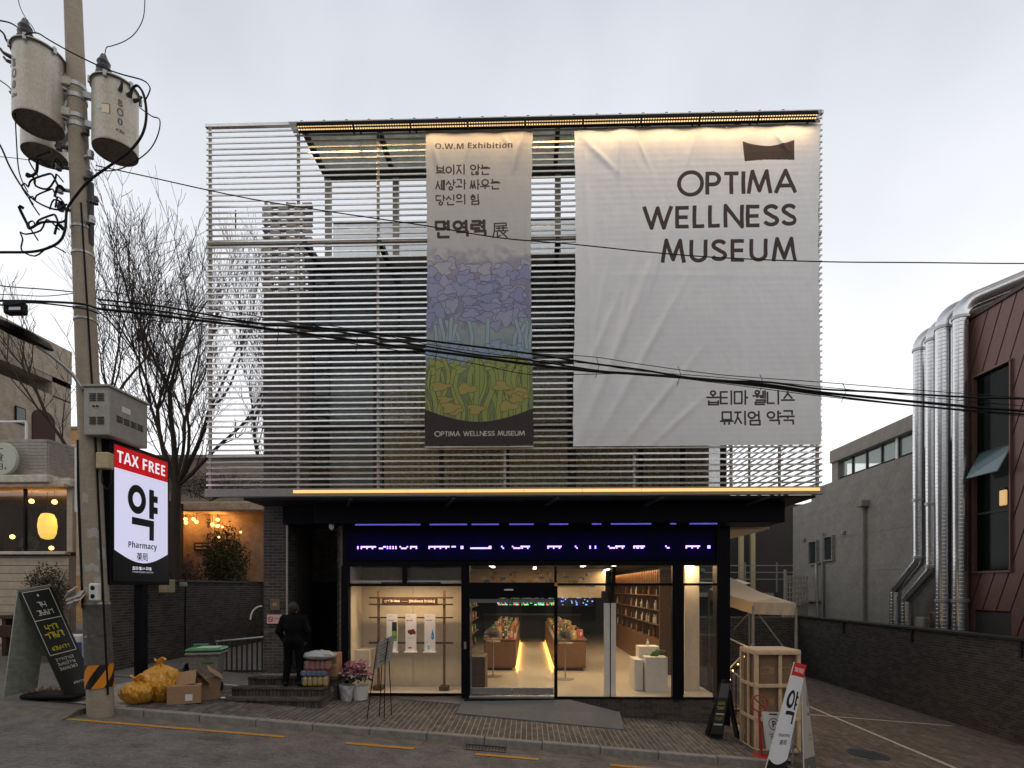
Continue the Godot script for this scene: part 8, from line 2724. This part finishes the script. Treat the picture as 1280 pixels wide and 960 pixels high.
func build_plants() -> void:
	bare_tree("big bare tree just right of the utility pole", Vector3(-10.3, 0.4, -16.6), 5.0, 0.125, [[-0.55, 1, 0.1, 2.3, 0.6], [0.05, 1, 0.2, 2.7, 0.7], [0.35, 1, -0.1, 2.5, 0.6], [0.95, 0.6, 0.1, 2.4, 0.5], [-0.15, 1, -0.5, 2.4, 0.5], [0.65, 1, 0.3, 2.3, 0.45], [-0.3, 1, 0.35, 2.3, 0.5]], 5, 5)
	bare_tree("bare tree whose branches reach left behind the utility pole", Vector3(-14.6, 0.4, -19.0), 5.2, 0.12, [[-0.5, 1, 0.3, 2.6, 0.6], [0.0, 1, 0.1, 2.9, 0.7], [0.4, 1, -0.1, 2.6, 0.55]], 4, 17)
	bare_tree("bare tree seen through the left end of the louvres", Vector3(-10.6, 0.4, -23.0), 6.2, 0.14, [[0.3, 1, 0.0, 2.5, 0.65], [0.8, 0.8, 0.1, 2.4, 0.55], [-0.25, 1, 0.1, 2.5, 0.6], [0.0, 1, -0.2, 2.6, 0.6]], 5, 23)
	var gr := [mat("leaf_a", lin(0.05, 0.075, 0.025), 0.6), mat("leaf_b", lin(0.075, 0.1, 0.03), 0.6), mat("leaf_c", lin(0.12, 0.085, 0.035), 0.7)]
	var br := [mat("leaf_d", lin(0.17, 0.075, 0.045), 0.75), mat("leaf_e", lin(0.13, 0.08, 0.05), 0.75), mat("leaf_f", lin(0.09, 0.055, 0.04), 0.75)]
	shrub("evergreen_shrub", "tall green shrub by the restaurant entrance beside the brick pier", Vector3(-10.35, 1.6, -19.4), Vector3(1.5, 3.0, 2.4), 9000, 0.09, gr, 2)
	shrub("russet_hedge", "low russet hedge above the dark brick boundary wall", Vector3(-10.6, 1.7, -17.2), Vector3(1.2, 1.75, 2.6), 7000, 0.065, br, 3)
	shrub("green_shrub", "green shrub against the restaurant siding left of the pole", Vector3(-12.5, 1.4, -14.6), Vector3(1.3, 1.7, 0.7), 3000, 0.07, [gr[0], gr[2], br[1]], 4)
	shrub("planter_shrub", "dark green shrub in the stone planter at the left edge", Vector3(-13.9, 1.3, -12.7), Vector3(1.6, 1.0, 0.9), 2600, 0.07, [gr[0], gr[0], gr[1]], 5)
	shrub("dry_vine", "dry grey vine hanging over the restaurant's ledge", Vector3(-11.3, 5.45, -20.2), Vector3(5.4, 1.1, 1.0), 6500, 0.06, [mat("vine_a", lin(0.1, 0.085, 0.07), 0.9), mat("vine_b", lin(0.06, 0.05, 0.042), 0.9)], 6)
	shrub("potted_plant", "small dark potted plant on the restaurant's window sill", Vector3(-13.75, 3.26, -15.5), Vector3(0.5, 0.6, 0.5), 500, 0.09, [gr[0]], 7)

# ---------------------------------------------------------------- people
func blend_mesh(bones: Array, cell: float, k: float) -> ArrayMesh:
	# tapered capsules joined by a smooth minimum, meshed as surface nets
	var lo := Vector3(1e9, 1e9, 1e9)
	var hi := -lo
	for b in bones:
		var rr := maxf(b[2], b[3]) + 0.06
		for p in [b[0], b[1]]:
			lo = lo.min(p - Vector3.ONE * rr)
			hi = hi.max(p + Vector3.ONE * rr)
	var nx := int((hi.x - lo.x) / cell) + 2
	var ny := int((hi.y - lo.y) / cell) + 2
	var nz := int((hi.z - lo.z) / cell) + 2
	var f := PackedFloat32Array()
	f.resize(nx * ny * nz)
	f.fill(1.0)
	for b in bones:
		var A: Vector3 = b[0]
		var D: Vector3 = b[1] - b[0]
		var L := maxf(D.length_squared(), 1e-6)
		var rr := maxf(b[2], b[3]) + 0.08
		var a := ((A.min(b[1]) - Vector3.ONE * rr - lo) / cell).floor()
		var c := ((A.max(b[1]) + Vector3.ONE * rr - lo) / cell).ceil()
		for z in range(maxi(0, int(a.z)), mini(nz, int(c.z) + 1)):
			for y in range(maxi(0, int(a.y)), mini(ny, int(c.y) + 1)):
				for x in range(maxi(0, int(a.x)), mini(nx, int(c.x) + 1)):
					var p := lo + Vector3(x, y, z) * cell
					var t := clampf((p - A).dot(D) / L, 0, 1)
					var d := (p - A - D * t).length() - lerpf(b[2], b[3], t)
					var i := (z * ny + y) * nx + x
					var e := f[i]
					var h := maxf(k - absf(d - e), 0.0) / k
					f[i] = minf(d, e) - h * h * k * 0.25
	var ids := {}
	var vs := PackedVector3Array()
	var ed := [[0, 1], [2, 3], [4, 5], [6, 7], [0, 2], [1, 3], [4, 6], [5, 7], [0, 4], [1, 5], [2, 6], [3, 7]]
	for z in nz - 1:
		for y in ny - 1:
			for x in nx - 1:
				var g := []
				var m := 0
				for q in 8:
					var val := f[((z + (q >> 2)) * ny + y + ((q >> 1) & 1)) * nx + x + (q & 1)]
					g.append(val)
					if val < 0.0: m |= 1 << q
				if m == 0 or m == 255: continue
				var s := Vector3.ZERO
				var n := 0
				for e in ed:
					var va: float = g[e[0]]
					var vb: float = g[e[1]]
					if (va < 0.0) != (vb < 0.0):
						var t := va / (va - vb)
						var pa := Vector3(e[0] & 1, (e[0] >> 1) & 1, e[0] >> 2)
						var pb := Vector3(e[1] & 1, (e[1] >> 1) & 1, e[1] >> 2)
						s += pa.lerp(pb, t)
						n += 1
				ids[(z * ny + y) * nx + x] = vs.size()
				vs.append(lo + (Vector3(x, y, z) + s / n) * cell)
	var st := SurfaceTool.new()
	st.begin(Mesh.PRIMITIVE_TRIANGLES)
	st.set_smooth_group(0)
	for v in vs: st.add_vertex(v)
	for z in range(1, nz - 1):
		for y in range(1, ny - 1):
			for x in range(1, nx - 1):
				var i := (z * ny + y) * nx + x
				var a := f[i] < 0.0
				for ax in 3:
					var step: int = [1, nx, nx * ny][ax]
					var b := f[i + step] < 0.0
					if a == b: continue
					var u: int = [nx, nx * ny, 1][ax]
					var w: int = [nx * ny, 1, nx][ax]
					var q := [i, i - u, i - u - w, i - w]
					if not (ids.has(q[0]) and ids.has(q[1]) and ids.has(q[2]) and ids.has(q[3])): continue
					var o := [ids[q[0]], ids[q[1]], ids[q[2]], ids[q[3]]]
					if a: o.reverse()
					for t in [0, 1, 2, 0, 2, 3]: st.add_index(o[t])
	st.generate_normals()
	return st.commit()

func build_people() -> void:
	# someone in black on the entrance steps, seen from behind, hands in the jacket pockets
	var feet := Vector3(-4.8, 0.352, -11.67)
	var p := thing("person", "person in a black jacket and trousers standing on the entrance steps", "person", feet, deg_to_rad(188))
	var V := func(x: float, y: float, z: float) -> Vector3: return Vector3(x, y, z)
	var legs := [
		[V.call(-0.1, 0.88, 0.0), V.call(-0.12, 0.48, 0.03), 0.105, 0.075], [V.call(-0.12, 0.48, 0.03), V.call(-0.13, 0.09, -0.02), 0.078, 0.062],
		[V.call(0.1, 0.88, 0.0), V.call(0.13, 0.48, 0.05), 0.105, 0.075], [V.call(0.13, 0.48, 0.05), V.call(0.16, 0.09, 0.0), 0.078, 0.062],
		[V.call(-0.08, 0.9, 0), V.call(0.08, 0.9, 0), 0.12, 0.12],
	]
	var torso := [
		[V.call(-0.07, 0.92, 0.0), V.call(0.07, 0.92, 0.0), 0.135, 0.135], [V.call(0, 0.95, 0), V.call(0, 1.3, 0.0), 0.145, 0.16],
		[V.call(-0.16, 1.36, 0), V.call(0.16, 1.36, 0), 0.09, 0.09], [V.call(-0.06, 1.2, 0), V.call(0.06, 1.2, 0), 0.15, 0.15],
		[V.call(0, 1.36, 0), V.call(0, 1.46, 0.01), 0.075, 0.062],
		[V.call(-0.2, 1.37, 0), V.call(-0.29, 1.12, -0.03), 0.072, 0.06], [V.call(-0.29, 1.12, -0.03), V.call(-0.22, 0.92, 0.1), 0.06, 0.05],
		[V.call(0.2, 1.37, 0), V.call(0.29, 1.12, -0.03), 0.072, 0.06], [V.call(0.29, 1.12, -0.03), V.call(0.22, 0.92, 0.1), 0.06, 0.05],
	]
	part("body", blend_mesh(legs + torso, 0.022, 0.05), M.cloth_black, p)
	var shoes := [[V.call(-0.13, 0.045, -0.05), V.call(-0.14, 0.04, 0.14), 0.05, 0.042], [V.call(0.16, 0.045, -0.03), V.call(0.19, 0.04, 0.15), 0.05, 0.042]]
	part("shoes", blend_mesh(shoes, 0.014, 0.02), M.rubber, p)
	var head := [
		[V.call(0, 1.57, 0.0), V.call(0, 1.62, 0.0), 0.082, 0.086], [V.call(0, 1.52, 0.04), V.call(0, 1.5, 0.06), 0.045, 0.035], [V.call(0, 1.44, 0.0), V.call(0, 1.5, 0.0), 0.052, 0.05],
		[V.call(0, 1.575, 0.085), V.call(0, 1.55, 0.1), 0.012, 0.015], [V.call(0.088, 1.57, 0.0), V.call(0.088, 1.545, 0.0), 0.016, 0.012], [V.call(-0.088, 1.57, 0.0), V.call(-0.088, 1.545, 0.0), 0.016, 0.012],
	]
	part("head", blend_mesh(head, 0.011, 0.03), M.skin, p)
	var hair := [[V.call(0, 1.62, -0.012), V.call(0, 1.635, 0.0), 0.092, 0.088], [V.call(0, 1.56, -0.04), V.call(0, 1.52, -0.045), 0.07, 0.055], [V.call(-0.05, 1.6, -0.02), V.call(0.05, 1.6, -0.02), 0.06, 0.06]]
	part("hair", blend_mesh(hair, 0.012, 0.03), M.hair, p)
	for s in [-1.0, 1.0]:
		# each hand goes into a pocket: palm with fingers, mostly hidden by the jacket hem
		var h := [[V.call(s * 0.22, 0.91, 0.1), V.call(s * 0.19, 0.86, 0.135), 0.034, 0.03]]
		for i in 4: h.append([V.call(s * (0.2 - i * 0.012), 0.86, 0.13 + i * 0.006), V.call(s * (0.16 - i * 0.012), 0.8 + i * 0.004, 0.14), 0.009, 0.008])
		h.append([V.call(s * 0.21, 0.88, 0.125), V.call(s * 0.185, 0.84, 0.16), 0.011, 0.009])
		part("hand", blend_mesh(h, 0.008, 0.012), M.skin, p)
	# a diner behind the restaurant window: head and shoulders above the sill
	var d := thing("person", "dark haired diner sitting behind the restaurant window at the left edge", "person", Vector3(-14.05, 2.5, -15.75), deg_to_rad(60))
	var bust := [[V.call(-0.15, 0.93, 0), V.call(0.15, 0.93, 0), 0.085, 0.085], [V.call(0, 0.4, 0), V.call(0, 0.9, 0), 0.15, 0.15], [V.call(-0.19, 0.92, 0), V.call(-0.26, 0.62, 0.05), 0.07, 0.06], [V.call(-0.26, 0.62, 0.05), V.call(-0.12, 0.5, 0.28), 0.058, 0.045], [V.call(0.19, 0.92, 0), V.call(0.26, 0.62, 0.05), 0.07, 0.06], [V.call(0.26, 0.62, 0.05), V.call(0.12, 0.5, 0.28), 0.058, 0.045], [V.call(-0.1, 0.4, 0), V.call(-0.12, 0.38, 0.4), 0.1, 0.08], [V.call(0.1, 0.4, 0), V.call(0.12, 0.38, 0.4), 0.1, 0.08], [V.call(-0.12, 0.38, 0.4), V.call(-0.12, 0.14, 0.4), 0.08, 0.06], [V.call(0.12, 0.38, 0.4), V.call(0.12, 0.14, 0.4), 0.08, 0.06]]
	part("body", blend_mesh(bust, 0.024, 0.05), M.cloth_black, d)
	var up := V.call(0, -0.43, 0)
	var h2 := []
	for b in head: h2.append([b[0] + up, b[1] + up, b[2], b[3]])
	part("head", blend_mesh(h2, 0.013, 0.03), M.skin, d)
	var h3 := []
	for b in hair: h3.append([b[0] + up, b[1] + up, b[2], b[3]])
	part("hair", blend_mesh(h3, 0.013, 0.03), M.hair, d)
	var ch := boxp("dining_chair", Vector3(-14.1, 2.73, -15.8), Vector3(0.45, 0.2, 0.45), M.walnut_dark, null, 0.02)
	tag(ch, "dark stool under the diner behind the restaurant window", "stool")
